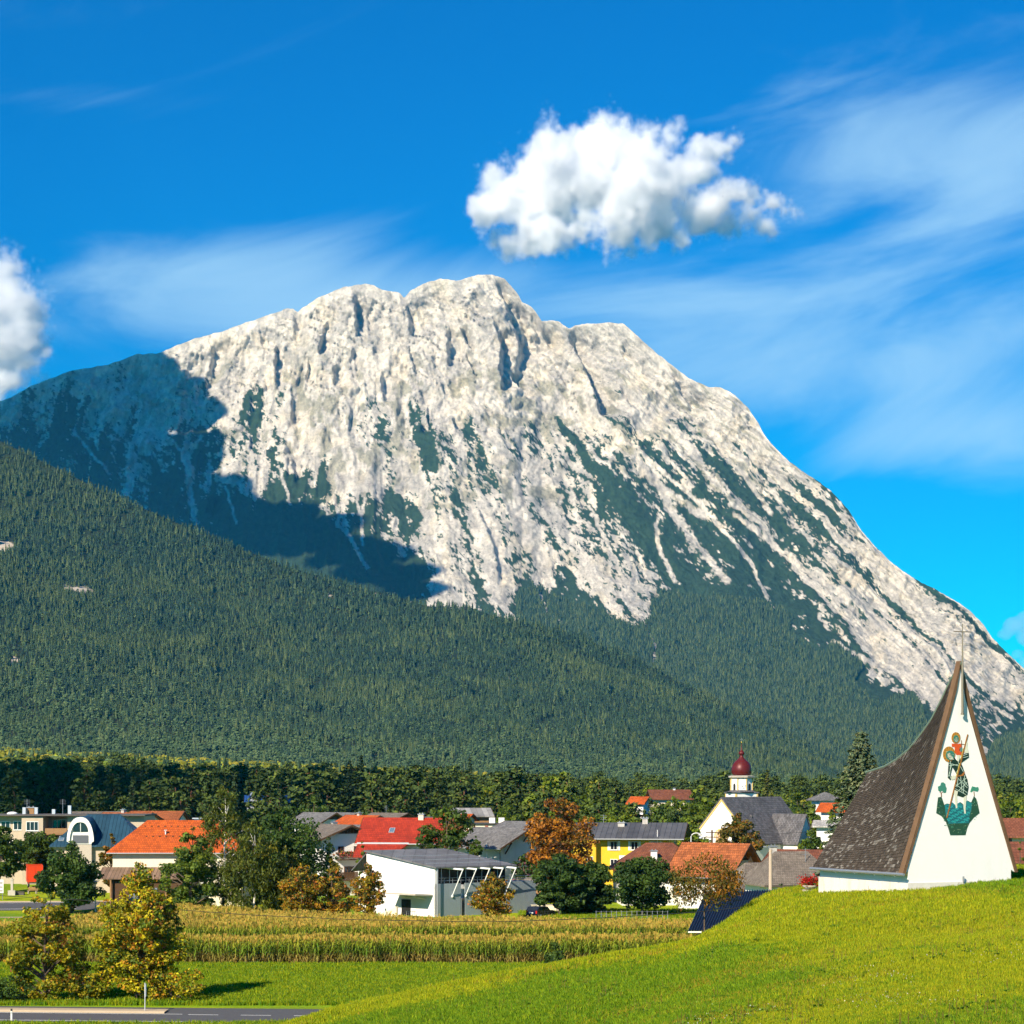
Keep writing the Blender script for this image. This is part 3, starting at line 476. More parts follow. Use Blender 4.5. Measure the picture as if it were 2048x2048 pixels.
def crown_mesh(name, seed, h, r, base=0.12, shape='round', nclump=70, leaves=4200, leaf=0.30, pal=GREEN, droop=0.0, clump_r=0.2, hollow=0.0, mat_=None, nb=14, bark=BARK, trunk_r=None, lean=0.0):
    """returns (trunk mesh, crown mesh): limbs reach into leaf clumps spread through an uneven volume"""
    g = np.random.default_rng(seed); th = np.linspace(0, 1, 64); r = r * 1.06; leaves = int(leaves * 2.0); nclump = int(nclump * 1.3); leaf = leaf * .8
    if shape == 'round': prof = np.sqrt(np.clip(1 - (2 * th - 0.95) ** 2, 0, 1)) ** 0.9
    elif shape == 'oval': prof = np.clip(np.sin(np.pi * np.clip(th * 0.98 + 0.04, 0, 1)) ** 0.75 * (1.12 - 0.35 * th), 0, 1)
    elif shape == 'cone': prof = np.clip(1.05 - th, 0, 1) ** 0.75 * np.clip(th * 9, 0, 1)
    elif shape == 'spire': prof = np.clip(np.sin(np.pi * th ** 0.62), 0, 1) ** 0.8 * (1.05 - 0.4 * th)
    elif shape == 'umbrella': prof = np.clip(np.sin(np.pi * np.clip(th * 0.86 + 0.12, 0, 1)), 0, 1) ** 0.6
    else: prof = np.ones(64)
    z0 = h * base; H = h - z0
    tt = g.random(nclump * 4); keep = g.random(nclump * 4) < np.interp(tt, th, prof) ** 1.3; tt = np.concatenate([[0.97, 0.9], tt[keep]])[:nclump]; nn = len(tt)
    ang = g.random(nn) * 6.283; lump = 0.78 + 0.44 * vnoise(ang * 1.3 + seed, tt * 4 + seed * 3.3)
    rad = np.interp(tt, th, prof) * r * lump * (hollow + (1 - hollow) * np.sqrt(g.random(nn))) * 0.98
    cl = np.stack([rad * np.cos(ang), rad * np.sin(ang), z0 + tt * H * 0.99], 1); cr = r * clump_r * (0.65 + 0.7 * g.random(nn)); cr *= np.clip(np.interp(tt, th, prof) + 0.35, 0, 1)
    k = g.choice(nn, leaves, p=cr ** 2 / (cr ** 2).sum()); d = g.normal(size=(leaves, 3)); d /= np.linalg.norm(d, axis=1, keepdims=True)
    q = cl[k] + d * (cr[k] * (0.45 + 0.6 * g.random(leaves) ** 0.6))[:, None] * np.array([1.15, 1.15, 0.8])
    if droop: q[:, 2] -= droop * r * 0.5 * g.random(leaves) ** 2 * (np.hypot(q[:, 0], q[:, 1]) / r)
    q[:, 2] = np.maximum(q[:, 2], h * max(0.01, base * (0.4 if shape != 'umbrella' else 0.8))); q[:, 0] += lean * q[:, 2]
    nrm = d * 0.7 + g.normal(size=d.shape) * 0.55 + np.array([0, 0, 0.35]); nrm /= np.linalg.norm(nrm, axis=1, keepdims=True)
    v, f = leaf_quads(q, nrm, leaf, g, droop)
    cm = mesh_np('crown', v, f, mat_ or LEAF, pick_cols(pal, leaves, g, q, clus=r * 0.35))
    b = MB(); tr = trunk_r or 0.022 * h + 0.03; top = z0 + H * 0.72; bend = [(lean * z + 0.12 * r * (vnoise(z * 0.4 + seed, 1.0) - .5), 0.12 * r * (vnoise(z * 0.4, seed + 2.) - .5), z) for z in np.linspace(-0.3, top, 7)]; bend[0] = (bend[0][0], bend[0][1], -0.3)
    b.tube(bend, list(np.linspace(tr, tr * 0.25, 7)), 7)
    for i in g.choice(nn, min(nb, nn), replace=False):
        e = cl[i].copy(); e[0] += lean * e[2]; zs = max(z0 * 0.8, e[2] - 0.45 * np.hypot(e[0], e[1]) - 0.4); zs = min(zs, top * 0.95); s = np.array([np.interp(zs, [p[2] for p in bend], [p[0] for p in bend]), np.interp(zs, [p[2] for p in bend], [p[1] for p in bend]), zs]); mid = (s + e) / 2 + np.array([0, 0, 0.06 * r])
        r0 = tr * (0.5 - 0.3 * zs / h); b.tube([tuple(s), tuple(mid), tuple(e)], [r0, r0 * 0.6, r0 * 0.25], 5, cap=False)
    return b.mesh('trunk', bark, True), cm
def plant(name, label, cat, loc, meshes, rz=0.0, group=None, scale=1.0):
    o = thing(name, label, cat, loc, rz, group); o.scale = (scale,) * 3 if not hasattr(scale, '__len__') else scale
    obj('trunk', meshes[0], o); obj('crown', meshes[1], o); return o
def tree_px(name, label, x0, x1, ytop, Y, seed, ybot=None, cat='tree', **kw):
    """a tree given by its outline in the photo and its distance; its base stands on the ground there"""
    x = PX((x0 + x1) / 2, Y); z = gz(x, Y) - 0.05; h = PZ(ytop, Y) - z; r = (x1 - x0) / 2 / F * Y
    if ybot is not None: kw['base'] = max(0.02, (PZ(ybot, Y) - z) / h)
    return plant(name, label, cat, (x, Y, z), crown_mesh(name, seed, h, r, **kw))
def scots_pine(seed, h=16.0):
    g = np.random.default_rng(seed); b = MB(); xs = [(0.25 * (g.random() - .5) * i, 0.25 * (g.random() - .5) * i, h * i / 6 - 0.3 * (i == 0)) for i in range(7)]; b.tube(xs, list(np.linspace(0.26, 0.06, 7)), 7)
    C, N, R = [], [], []
    n = 46
    for i in range(n):
        t = 0.34 + 0.66 * (i + g.random()) / n; a = g.random() * 6.283; rr = h * 0.19 * (1.18 - t) ** 0.55 * (0.35 + 0.75 * g.random()) * (0.55 if t < 0.45 else 1); z = h * t * 0.985; tip = np.array([rr * math.cos(a), rr * math.sin(a), z + 0.1 * rr]); s = np.array([np.interp(z - 0.3 * rr, [p[2] for p in xs], [p[0] for p in xs]), np.interp(z - 0.3 * rr, [p[2] for p in xs], [p[1] for p in xs]), z - 0.3 * rr])
        if i % 2 == 0: b.tube([tuple(s), tuple(tip)], [0.07, 0.02], 4, cap=False)
        m_ = 15; d = g.normal(size=(m_, 3)) * np.array([1, 1, 0.34]); C.append(tip + d * (0.52 + 0.25 * g.random())); N.append(d * 0.3 + g.normal(size=(m_, 3)) * 0.5 + np.array([0, 0, 0.8]))
    C = np.concatenate(C); N = np.concatenate(N); N /= np.linalg.norm(N, axis=1, keepdims=True); v, f = leaf_quads(C, N, 0.62, g, 0.0, 0.9)
    return b.mesh('trunk', PINEBARK, True), mesh_np('crown', v, f, NEEDLE, pick_cols([((0.046, 0.075, 0.018), 4), ((0.075, 0.112, 0.020), 3), ((0.11, 0.14, 0.022), 1)], len(C), g, C, clus=2.0))
def spruce(seed, h=18.0, r=3.0, dens=1.0, leaf=0.5, pal=None, levels=34):
    g = np.random.default_rng(seed); b = MB(); b.tube([(0, 0, -0.3), (0, 0, h * 0.5), (0, 0, h)], [0.26, 0.15, 0.02], 7); C, N = [], []
    for i in range(levels):
        t = 0.05 + 0.94 * (i + 0.5) / levels; z = h * t; L = r * (1.02 - t) ** 0.85 + 0.12; nbr = max(4, int((9 - 4 * t) * dens)); ph = g.random() * 6.28
        for j in range(nbr):
            a = ph + 6.283 * j / nbr + 0.3 * g.random(); Lj = L * (0.72 + 0.4 * g.random()); k = max(3, int(Lj / leaf * 2.6 * dens)); u = np.sqrt(np.linspace(0.15, 1, k)); w = (1.05 - u) * 0.34 * Lj
            side = (g.random(k) - .5) * 2 * w; zz = z + 0.12 * Lj - 0.42 * Lj * u ** 1.6 + 0.18 * Lj * u ** 4 + 0.08 * g.normal(size=k)
            C.append(np.stack([u * Lj * math.cos(a) - side * math.sin(a), u * Lj * math.sin(a) + side * math.cos(a), zz], 1)); N.append(np.stack([0.35 * math.cos(a) + 0.35 * g.normal(size=k), 0.35 * math.sin(a) + 0.35 * g.normal(size=k), 0.9 + 0 * u], 1))
            if j % 2 == 0 and i % 2 == 0: b.tube([(0, 0, z), (Lj * 0.8 * math.cos(a), Lj * 0.8 * math.sin(a), z - 0.2 * Lj)], [0.05, 0.015], 4, cap=False)
    C = np.concatenate(C); N = np.concatenate(N); N /= np.linalg.norm(N, axis=1, keepdims=True); v, f = leaf_quads(C, N, leaf, g, 0.35, 0.7)
    return b.mesh('trunk', BARK, True), mesh_np('crown', v, f, NEEDLE, pick_cols(pal or [((0.030, 0.055, 0.020), 4), ((0.048, 0.080, 0.026), 3), ((0.07, 0.10, 0.03), 1)], len(C), g))

# ------------------------------------------------------------------ pines at the edge of the village
SP = [scots_pine(100 + i, 15 + i % 4) for i in range(6)]; SPR = [spruce(120 + i, 17 + 2 * i, 2.7 + 0.3 * i, 0.8, 0.75) for i in range(3)]
MIX = [crown_mesh('mixed', 140 + i, 12, 3.6, 0.15, 'oval', 46, 1500, 0.62, (GREEN, BRIGHT, LTGREEN, BRIGHT)[i]) for i in range(4)]
rp = random.Random(21); spots = []
def far_enough(x, Y, d): return all((x - a) ** 2 + ((Y - b_) * 0.6) ** 2 > d * d for a, b_, _ in spots)
tries = 0
while len(spots) < 250 and tries < 9000:
    tries += 1; px = rp.uniform(-30, 2070); Y = rp.uniform(455, 640) if px < 1080 else rp.uniform(425, 640); x = PX(px, Y)
    if not far_enough(x, Y, 3.6): continue
    spots.append((x, Y, px))
spots.sort(key=lambda s: s[1])
ZONES = [(230, 'above the beige flats'), (420, 'above the orange roof'), (640, 'behind the birches'), (760, 'above the grey twin gables'), (900, 'above the red roof'), (1060, 'above the cream flat-roofed block'), (1200, 'above the rust-orange tree'), (1400, 'above the yellow guest house'), (1600, 'around the church tower'), (1800, 'left of the chapel roof'), (9999, 'right of the chapel')]
def zone(px, Y): return next(z for lim, z in ZONES if px < lim), ('front row' if Y < 500 else 'middle row' if Y < 570 else 'back row')
for i, (x, Y, px) in enumerate(spots):
    top = np.interp(px, [0, 700, 1100, 1300, 1500, 1700, 2048], [1532, 1548, 1552, 1580, 1582, 1590, 1600]) + rp.uniform(-16, 30) + (26 if Y < 470 else 0)
    z = gz(x, Y) - 0.1; hh = PZ(top, Y) - z; u = rp.random(); east = px > 1080
    if (east and u < 0.55) or u < 0.06: ms, h0, nm, lab, grp, cat = MIX[(1, 3, 2)[i % 3] if east else i % 4], 12.0, 'broadleaf_tree', 'green broadleaf tree %s, %s of the wood' % zone(px, Y), 'broadleaf trees %s, %s' % zone(px, Y), 'tree'
    elif u > 0.90: ms, h0, nm, lab, grp, cat = SPR[i % 3], 17 + 2 * (i % 3), 'spruce_tree', 'pointed spruce %s, %s of the wood' % zone(px, Y), 'spruces %s, %s' % zone(px, Y), 'tree'
    else: ms, h0, nm, lab, grp, cat = SP[i % 6], 15 + (i % 6) % 4, 'pine_tree', 'tall Scots pine %s, %s of the wood' % zone(px, Y), 'pines %s, %s' % zone(px, Y), 'tree'
    s = max(0.55, hh / h0); plant(nm, lab, cat, (x, Y, z), ms, rp.uniform(0, 6.28), grp, (s * rp.uniform(0.95, 1.2), s * rp.uniform(0.95, 1.2), s))
for (px, top, Y, w, lab, sd) in [(700, 1520, 545, 34, 'tall dark spruce above the wood edge, shorter of a close pair', 201), (722, 1508, 550, 40, 'tallest dark spruce above the wood edge, taller of a close pair', 202), (940, 1513, 640, 26, 'lone dark spruce tip rising above the pine wood before the hillside', 203), (470, 1548, 480, 30, 'dark spruce behind the birch tops on the shaded wood edge', 204), (1452, 1548, 470, 34, 'dark spruce just beside the church tower on its nearer side', 205), (1535, 1538, 480, 46, 'tall golden-green spruce rising behind the grey church roof', 206)]:
    x = PX(px, Y); z = gz(x, Y) - 0.1; h = PZ(top, Y) - z; plant('spruce_tree', lab, 'tree', (x, Y, z), spruce(sd, h, w / 2 / F * Y * 1.15, 1.1, 0.6, [((0.10, 0.11, 0.02), 3), ((0.07, 0.09, 0.02), 3)] if sd == 206 else None))
n_w = 5200; Yw = 640 + 420 * RNG.random(n_w); pxw = -80 + 2210 * RNG.random(n_w); xw = PX(pxw, Yw); zw = ground_z(xw, Yw) - .3; w3 = np.stack([xw, Yw, zw], 1); yel = RNG.random(n_w) < 0.25 + 0.2 * (fbm(xw / 60, Yw / 60, 2) > .5) + .5 * ((Yw > 690) & (pxw < 1000)) + .25 * (pxw > 1050)
scatter('pine_wood', w3[~yel], 0.5 + 0.6 * RNG.random(int((~yel).sum())), [m_[1] for m_ in SP], 15, .08)['label'] = 'mass of pine crowns behind the wood edge'
scatter('leafy_wood', w3[yel], 0.6 + 0.6 * RNG.random(int(yel.sum())), [MIX[1][1], MIX[3][1], MIX[2][1]], 16, .08)['label'] = 'broadleaf crowns mixed into the wood behind the wood edge'
# ------------------------------------------------------------------ single trees of the village (outline in photo pixels, distance)
T = tree_px
T('maple_tree', 'slender yellow and orange maple on the roadside meadow, thinner of the two', 24, 164, 1770, 187.5, 301, shape='oval', nclump=90, leaves=5200, leaf=0.27, pal=MAPLE, base=0.03, clump_r=0.17, hollow=0.25, nb=30)
T('maple_tree', 'tall bushy yellow maple behind the thin signpost beside the road', 196, 366, 1716, 188.5, 302, shape='oval', nclump=120, leaves=8600, leaf=0.27, pal=MAPLE2, base=0.03, clump_r=0.18, hollow=0.2, nb=34)
T('shrub', 'low dark green shrub with drooping twigs beside the road at the left edge', -30, 70, 1952, 186.5, 303, cat='shrub', shape='round', nclump=26, leaves=900, leaf=0.22, pal=DKGREEN, base=0.05, clump_r=0.22, nb=12)
T('shrub', 'low leafy shrub filling the gap between the two roadside maples', 120, 215, 1925, 187.0, 304, cat='shrub', shape='round', nclump=30, leaves=1300, leaf=0.24, pal=MAPLE, base=0.03, clump_r=0.24, nb=10)
T('shrub', 'low orange and green shrub at the foot of the bushy maple', 290, 396, 1935, 187.2, 305, cat='shrub', shape='round', nclump=30, leaves=1400, leaf=0.24, pal=MAPLE2, base=0.03, clump_r=0.24, nb=10)
T('lime_tree', 'round green tree at the left edge in front of the beige flats', -42, 42, 1652, 334, 306, 1752, shape='round', nclump=70, leaves=3600, leaf=0.42, pal=GREEN)
T('lime_tree', 'round green tree between the left-edge tree and the arched dormer', 34, 124, 1664, 353, 307, 1742, shape='round', nclump=70, leaves=3600, leaf=0.42, pal=GREEN)
T('maple_tree', 'broad dark green tree beside the red trailer below the arched dormer', 84, 200, 1680, 291, 308, shape='oval', nclump=90, leaves=5000, leaf=0.42, pal=DKGREEN, base=0.06)
T('chestnut_tree', 'small rust-brown tree between the arched dormer and the orange roof', 200, 246, 1664, 311, 309, shape='oval', nclump=40, leaves=1700, leaf=0.36, pal=OLIVE, base=0.2)
T('ash_tree', 'bright green tree in front of the orange-roofed house wall', 322, 446, 1650, 284, 310, shape='oval', nclump=80, leaves=4200, leaf=0.40, pal=LTGREEN, base=0.04, clump_r=0.17)
T('birch_tree', 'tallest pale birch with a white trunk by the orange roof', 384, 514, 1556, 292, 311, shape='oval', nclump=90, leaves=5200, leaf=0.34, pal=BIRCHL, base=0.08, droop=0.9, clump_r=0.15, bark=BIRCH, nb=26, trunk_r=0.2)
T('birch_tree', 'weeping birch with a white trunk standing at the corn edge', 442, 574, 1636, 283, 312, shape='oval', nclump=90, leaves=5200, leaf=0.34, pal=BIRCHL, base=0.05, droop=1.1, clump_r=0.15, bark=BIRCH, nb=24, trunk_r=0.17)
T('ash_tree', 'large dark green tree behind the weeping birch', 488, 650, 1596, 297, 313, shape='oval', nclump=100, leaves=6200, leaf=0.42, pal=DKGREEN, base=0.05)
T('birch_tree', 'lower birch with white stems next to the orange bushes', 525, 622, 1690, 285, 314, shape='oval', nclump=70, leaves=3400, leaf=0.34, pal=BIRCHL, base=0.05, droop=0.9, clump_r=0.16, bark=BIRCH, nb=22, trunk_r=0.14)
T('shrub', 'orange and olive autumn bush beside the birches at the corn edge', 558, 646, 1724, 279, 315, cat='shrub', shape='oval', nclump=50, leaves=2300, leaf=0.30, pal=ORANGE, base=0.02)
T('shrub', 'tall orange pointed autumn bush left of the white modern building', 625, 706, 1706, 281, 316, cat='shrub', shape='spire', nclump=56, leaves=2600, leaf=0.30, pal=ORANGE, base=0.02)
T('shrub', 'golden autumn bush in front of the white wall of the modern building', 700, 772, 1720, 276.5, 317, cat='shrub', shape='oval', nclump=60, leaves=2700, leaf=0.28, pal=ORANGE, base=0.02)
T('apple_tree', 'round yellow-orange tree in front of the grey clad wall', 944, 1030, 1744, 275.5, 318, shape='oval', nclump=70, leaves=3000, leaf=0.28, pal=ORANGE, base=0.08)
T('chestnut_tree', 'dark green tree to the right of the bright red roof', 840, 948, 1606, 309, 319, shape='round', nclump=80, leaves=4200, leaf=0.42, pal=GREEN + [((0.20, 0.08, 0.02), 1.2)], base=0.1)
T('shrub', 'green shrub below the grey-roofed white house with braced gable', 928, 975, 1668, 303, 320, cat='shrub', shape='oval', nclump=34, leaves=1500, leaf=0.36, pal=GREEN, base=0.05)
T('cypress_tree', 'small dark green pointed tree before the flower balcony chalet', 636, 684, 1672, 316, 321, shape='cone', nclump=40, leaves=1700, leaf=0.32, pal=DKGREEN, base=0.03)
T('shrub', 'small light green shrub below the low red roof', 712, 738, 1680, 312, 322, cat='shrub', shape='oval', nclump=22, leaves=800, leaf=0.3, pal=LTGREEN, base=0.03)
T('beech_tree', 'large rust-orange autumn tree between the grey roofs', 1056, 1188, 1594, 309, 323, shape='round', nclump=100, leaves=6000, leaf=0.42, pal=RUST, base=0.06)
T('hedge_shrub', 'dark shrub dotted with dull pink blossom behind the grey wall', 1018, 1078, 1706, 301, 324, cat='shrub', shape='round', nclump=40, leaves=1900, leaf=0.34, pal=DKGREEN + [((0.28, 0.10, 0.12), 1.2)], base=0.02)
T('lime_tree', 'broad round dark green tree right of the parked car', 1074, 1166, 1706, 286, 325, 1822, shape='round', nclump=90, leaves=5000, leaf=0.40, pal=DKGREEN)
T('lime_tree', 'round dark green tree merging with its broader left neighbour', 1140, 1222, 1722, 289, 326, 1826, shape='round', nclump=80, leaves=4400, leaf=0.40, pal=DKGREEN)
T('lime_tree', 'round dark green tree on the lawn with its trunk showing', 1226, 1346, 1716, 284, 327, 1812, shape='round', nclump=100, leaves=5800, leaf=0.40, pal=DKGREEN)
T('chestnut_tree', 'brown-green autumn tree in front of the church gable', 1430, 1524, 1622, 346, 328, shape='oval', nclump=80, leaves=4200, leaf=0.44, pal=OLIVE, base=0.06)
T('shrub', 'green shrub between the church annex and the brown roofs', 1606, 1650, 1664, 338, 329, cat='shrub', shape='round', nclump=50, leaves=2200, leaf=0.42, pal=GREEN, base=0.04)
T('shrub', 'small dark shrub behind the blue corrugated roof', 1540, 1588, 1762, 196, 330, cat='shrub', shape='round', nclump=26, leaves=1000, leaf=0.2, pal=DKGREEN, base=0.05)
T('shrub', 'small dark shrub in the corn at the foot of the grassy hill', 1080, 1140, 1886, 222, 331, cat='shrub', shape='cone', nclump=22, leaves=800, leaf=0.26, pal=DKGREEN, base=0.03)
T('shrub', 'green shrub behind the right edge of the chapel', 2020, 2062, 1678, 175, 332, cat='shrub', shape='oval', nclump=30, leaves=1100, leaf=0.18, pal=LTGREEN, base=0.03)
T('shrub', 'tall green shrub between the birches and the chalet roof', 600, 640, 1690, 302, 333, cat='shrub', shape='oval', nclump=36, leaves=1500, leaf=0.36, pal=DKGREEN, base=0.03)
T('cherry_tree', 'low weeping orange-leaved tree on the hill edge before the blue roof', 1340, 1484, 1708, 139.5, 334, 1798, shape='umbrella', nclump=60, leaves=2300, leaf=0.17, pal=OLIVE + [((0.34, 0.15, 0.012), 2.5)], droop=0.9, clump_r=0.22, hollow=0.3, nb=30, trunk_r=0.07)
x = PX(1722, 205); plant('spruce_tree', 'bluish spruce with a bare tip standing left of the chapel roof', 'tree', (x, 205, gz(x, 205) - .1), spruce(205, PZ(1456, 205) - gz(x, 205), 6.4, 1.8, 0.36, [((0.11, 0.145, 0.07), 3), ((0.075, 0.11, 0.05), 3), ((0.16, 0.18, 0.08), 2)], 46))
for k, (a, b_, t, Y, s, pal, lab) in enumerate([(1655, 1700, 1585, 420, 341, GREEN, 'green tree between the church roof and the bluish spruce'), (1590, 1650, 1598, 415, 342, LTGREEN, 'light green tree rising right of the church roof'), (1990, 2052, 1592, 380, 343, GREEN, 'green tree at the right edge behind the chapel'), (1180, 1250, 1592, 400, 344, LTGREEN, 'light green tree behind the dark roof of the yellow house'), (1290, 1360, 1605, 410, 345, GREEN, 'green tree behind the ridge chimneys of the yellow house'), (1362, 1432, 1592, 405, 346, LTGREEN, 'light green tree between the yellow house and the church tower'), (985, 1048, 1600, 420, 347, LTGREEN, 'light green tree behind the cream flat-roofed building'), (470, 560, 1612, 505, 349, GREEN, 'green tree below the blue-roofed house in the cloud shade'), (560, 640, 1616, 500, 350, DKGREEN, 'dark green tree beside the blue-roofed house in the cloud shade'), (906, 950, 1618, 405, 348, LTGREEN, 'yellow-green small tree before the far striped barn roof')]):
    T('broadleaf_tree', lab, a, b_, t, Y, s, shape='oval', nclump=60, leaves=2400, leaf=0.55, pal=pal, base=0.08)

GT = [(330, 1652, 375), (600, 1642, 372), (655, 1664, 366), (762, 1652, 372), (905, 1652, 360), (928, 1640, 395), (1046, 1640, 362), (1088, 1634, 368), (1150, 1640, 366), (1196, 1628, 376), (1222, 1622, 396), (1330, 1632, 378), (1378, 1636, 366), (1540, 1640, 410), (1606, 1628, 398), (1632, 1640, 372), (1662, 1622, 384), (1692, 1630, 372), (1640, 1692, 320), (1600, 1686, 326), (1704, 1648, 330), (2004, 1640, 330), (2040, 1612, 350), (1660, 1668, 340), (240, 1640, 385), (460, 1640, 370), (520, 1652, 360), (868, 1648, 350), (1010, 1628, 400), (1120, 1618, 420), (1262, 1612, 430), (1310, 1600, 450), (1420, 1604, 430), (1580, 1604, 440), (1690, 1596, 450)]
for i, (px, t, Y) in enumerate(GT):
    x = PX(px, Y); z = gz(x, Y) - .1; h = PZ(t, Y) - z; s_ = h / 12.0; zn = zone(px, Y)[0]
    plant('garden_tree', 'green garden tree among the houses %s' % zn.replace('above', 'just below').replace('behind the birches', 'beside the birches'), 'tree', (x, Y, z), MIX[(i * 7 + 1) % 4], i * 1.7, 'garden trees %s' % zn, (s_ * 1.0, s_ * 1.0, s_))
# ------------------------------------------------------------------ buildings
def roofmat(name, col, mode='tile', w=0.32, hgt=0.34, rough=0.75, var=0.3, patch=None):
    if name in MATS: return MATS[name]
    m, n, l, out = nodemat(name); b = n.new('ShaderNodeBsdfPrincipled'); b.inputs['Roughness'].default_value = rough; b.inputs['Specular IOR Level'].default_value = 0.3; l.new(b.outputs[0], out.inputs[0])
    tcn = n.new('ShaderNodeTexCoord'); br = n.new('ShaderNodeTexBrick'); br.inputs['Scale'].default_value = 1.0; br.inputs['Brick Width'].default_value = w; br.inputs['Row Height'].default_value = hgt; br.inputs['Mortar Size'].default_value = 0.022 if mode != 'seam' else 0.03
    br.inputs['Color1'].default_value = rgb([c * (1 - var) for c in col]); br.inputs['Color2'].default_value = rgb([min(1, c * (1 + var)) for c in col]); br.inputs['Mortar'].default_value = rgb([c * 0.45 for c in col])
    if mode == 'seam': br.offset = 0.0; br.inputs['Row Height'].default_value = 60.0
    l.new(tcn.outputs['Object'], br.inputs['Vector'])
    no = n.new('ShaderNodeTexNoise'); no.inputs['Scale'].default_value = 0.55; no.inputs['Detail'].default_value = 8; no.inputs['Roughness'].default_value = 0.65; l.new(tcn.outputs['Object'], no.inputs['Vector'])
    mr_ = n.new('ShaderNodeMapRange'); mr_.inputs[1].default_value = 0.3; mr_.inputs[2].default_value = 0.7; mr_.inputs[3].default_value = 0.72; mr_.inputs[4].default_value = 1.2; l.new(no.outputs[0], mr_.inputs[0])
    h = n.new('ShaderNodeHueSaturation'); l.new(mr_.outputs[0], h.inputs['Value']); l.new(br.outputs['Color'], h.inputs['Color']); cur = h.outputs[0]
    if patch:
        n2 = n.new('ShaderNodeTexNoise'); n2.inputs['Scale'].default_value = 1.3; n2.inputs['Detail'].default_value = 7; l.new(tcn.outputs['Object'], n2.inputs['Vector']); r2 = n.new('ShaderNodeMapRange'); r2.inputs[1].default_value = 0.55; r2.inputs[2].default_value = 0.7; r2.inputs[4].default_value = 0.7; l.new(n2.outputs[0], r2.inputs[0])
        mx = n.new('ShaderNodeMix'); mx.data_type = 'RGBA'; l.new(r2.outputs[0], mx.inputs[0]); l.new(cur, mx.inputs['A']); mx.inputs['B'].default_value = rgb(patch); cur = mx.outputs['Result']
    l.new(cur, b.inputs['Base Color']); bp = n.new('ShaderNodeBump'); bp.inputs['Strength'].default_value = 0.8; bp.inputs['Distance'].default_value = 0.05; l.new(br.outputs['Fac'], bp.inputs['Height']); bp.invert = True; l.new(bp.outputs[0], b.inputs['Normal'])
    MATS[name] = m; return m
WHITE = mat('white_plaster', (0.80, 0.78, 0.74), 0.9, var=0.05, dirt=((0.55, 0.52, 0.46), 0.35), bump=0.15, bscale=8)
CREAM = mat('cream_plaster', (0.78, 0.70, 0.52), 0.9, var=0.06, dirt=((0.5, 0.44, 0.34), 0.35))
BEIGE = mat('beige_plaster', (0.50, 0.41, 0.30), 0.9, var=0.06, dirt=((0.34, 0.28, 0.2), 0.4))
YELLOWP = mat('yellow_plaster', (0.72, 0.46, 0.03), 0.9, var=0.07, dirt=((0.5, 0.32, 0.05), 0.4))
WOOD = mat('dark_timber', (0.085, 0.045, 0.022), 0.85, var=0.3, scale=6)
WOODL = mat('light_timber', (0.30, 0.17, 0.075), 0.85, var=0.3, scale=6)
STONE = mat('pale_stone', (0.45, 0.41, 0.34), 0.9, var=0.2, bump=0.3)
FRAME = mat('window_frame', (0.75, 0.74, 0.70), 0.6, var=0.04)
FRAMEB = mat('brown_frame', (0.15, 0.07, 0.035), 0.7, var=0.1)
GLASS = mat('window_glass', (0.018, 0.022, 0.028), 0.06, var=0.3, scale=0.7, spec=0.6)
BRICKC = mat('chimney_render', (0.52, 0.49, 0.44), 0.9, var=0.15, dirt=((0.2, 0.18, 0.16), 0.6))
STEEL = mat('grey_metal', (0.36, 0.38, 0.40), 0.45, 0.6, var=0.1)
ALU = mat('pale_metal', (0.62, 0.64, 0.66), 0.4, 0.5, var=0.08)
RUBBER = mat('black_rubber', (0.02, 0.02, 0.02), 0.7)
WHITEPAINT = mat('white_paint', (0.80, 0.80, 0.78), 0.5, var=0.04)
REDPAINT = mat('red_paint', (0.62, 0.05, 0.01), 0.45, var=0.06)
WMESH = {}
def window(par, face, u, z, w, h, L, W, fr=None, glass=None, mull=1, trans=0, name='window', surround=None):
    """a framed window proud of the wall; its pane is a sub-part"""
    fr = fr or FRAME; glass = glass or GLASS; key = (round(w, 2), round(h, 2), mull, trans, fr.name, surround)
    if key not in WMESH:
        b = MB(); t = 0.09 if w > 0.9 else 0.07
        b.box(-w / 2, w / 2, -0.07, 0.02, h - t, h); b.box(-w / 2, w / 2, -0.07, 0.02, 0, t); b.box(-w / 2, -w / 2 + t, -0.068, 0.02, t, h - t); b.box(w / 2 - t, w / 2, -0.068, 0.02, t, h - t)
        for k in range(mull): x = -w / 2 + w * (k + 1) / (mull + 1); b.box(x - 0.035, x + 0.035, -0.062, 0.02, t, h - t)
        if trans: b.box(-w / 2 + t, w / 2 - t, -0.055, 0.02, h * 0.66 - 0.03, h * 0.66 + 0.03)
        b.box(-w / 2 - 0.07, w / 2 + 0.07, -0.14, 0.02, -0.06, 0.0)
        if surround: s = surround; b.box(-w / 2 - s, -w / 2 - 0.002, -0.03, 0.02, -s, h + s); b.box(w / 2 + 0.002, w / 2 + s, -0.03, 0.02, -s, h + s); b.box(-w / 2, w / 2, -0.03, 0.02, h + 0.002, h + s)
        p = MB(); p.box(-w / 2 + t * 0.8, w / 2 - t * 0.8, -0.03, 0.015, t * 0.8, h - t * 0.8)
        WMESH[key] = (b.mesh('window', fr), p.mesh('pane', glass))
    loc = {'f': (u, -W / 2, z), 'b': (-u, W / 2, z), 'r': (L / 2, u, z), 'l': (-L / 2, -u, z)}[face]; rz = {'f': 0, 'b': math.pi, 'r': math.pi / 2, 'l': -math.pi / 2}[face]
    o = obj(name, WMESH[key][0], par, loc, rz); obj('pane', WMESH[key][1], o); return o
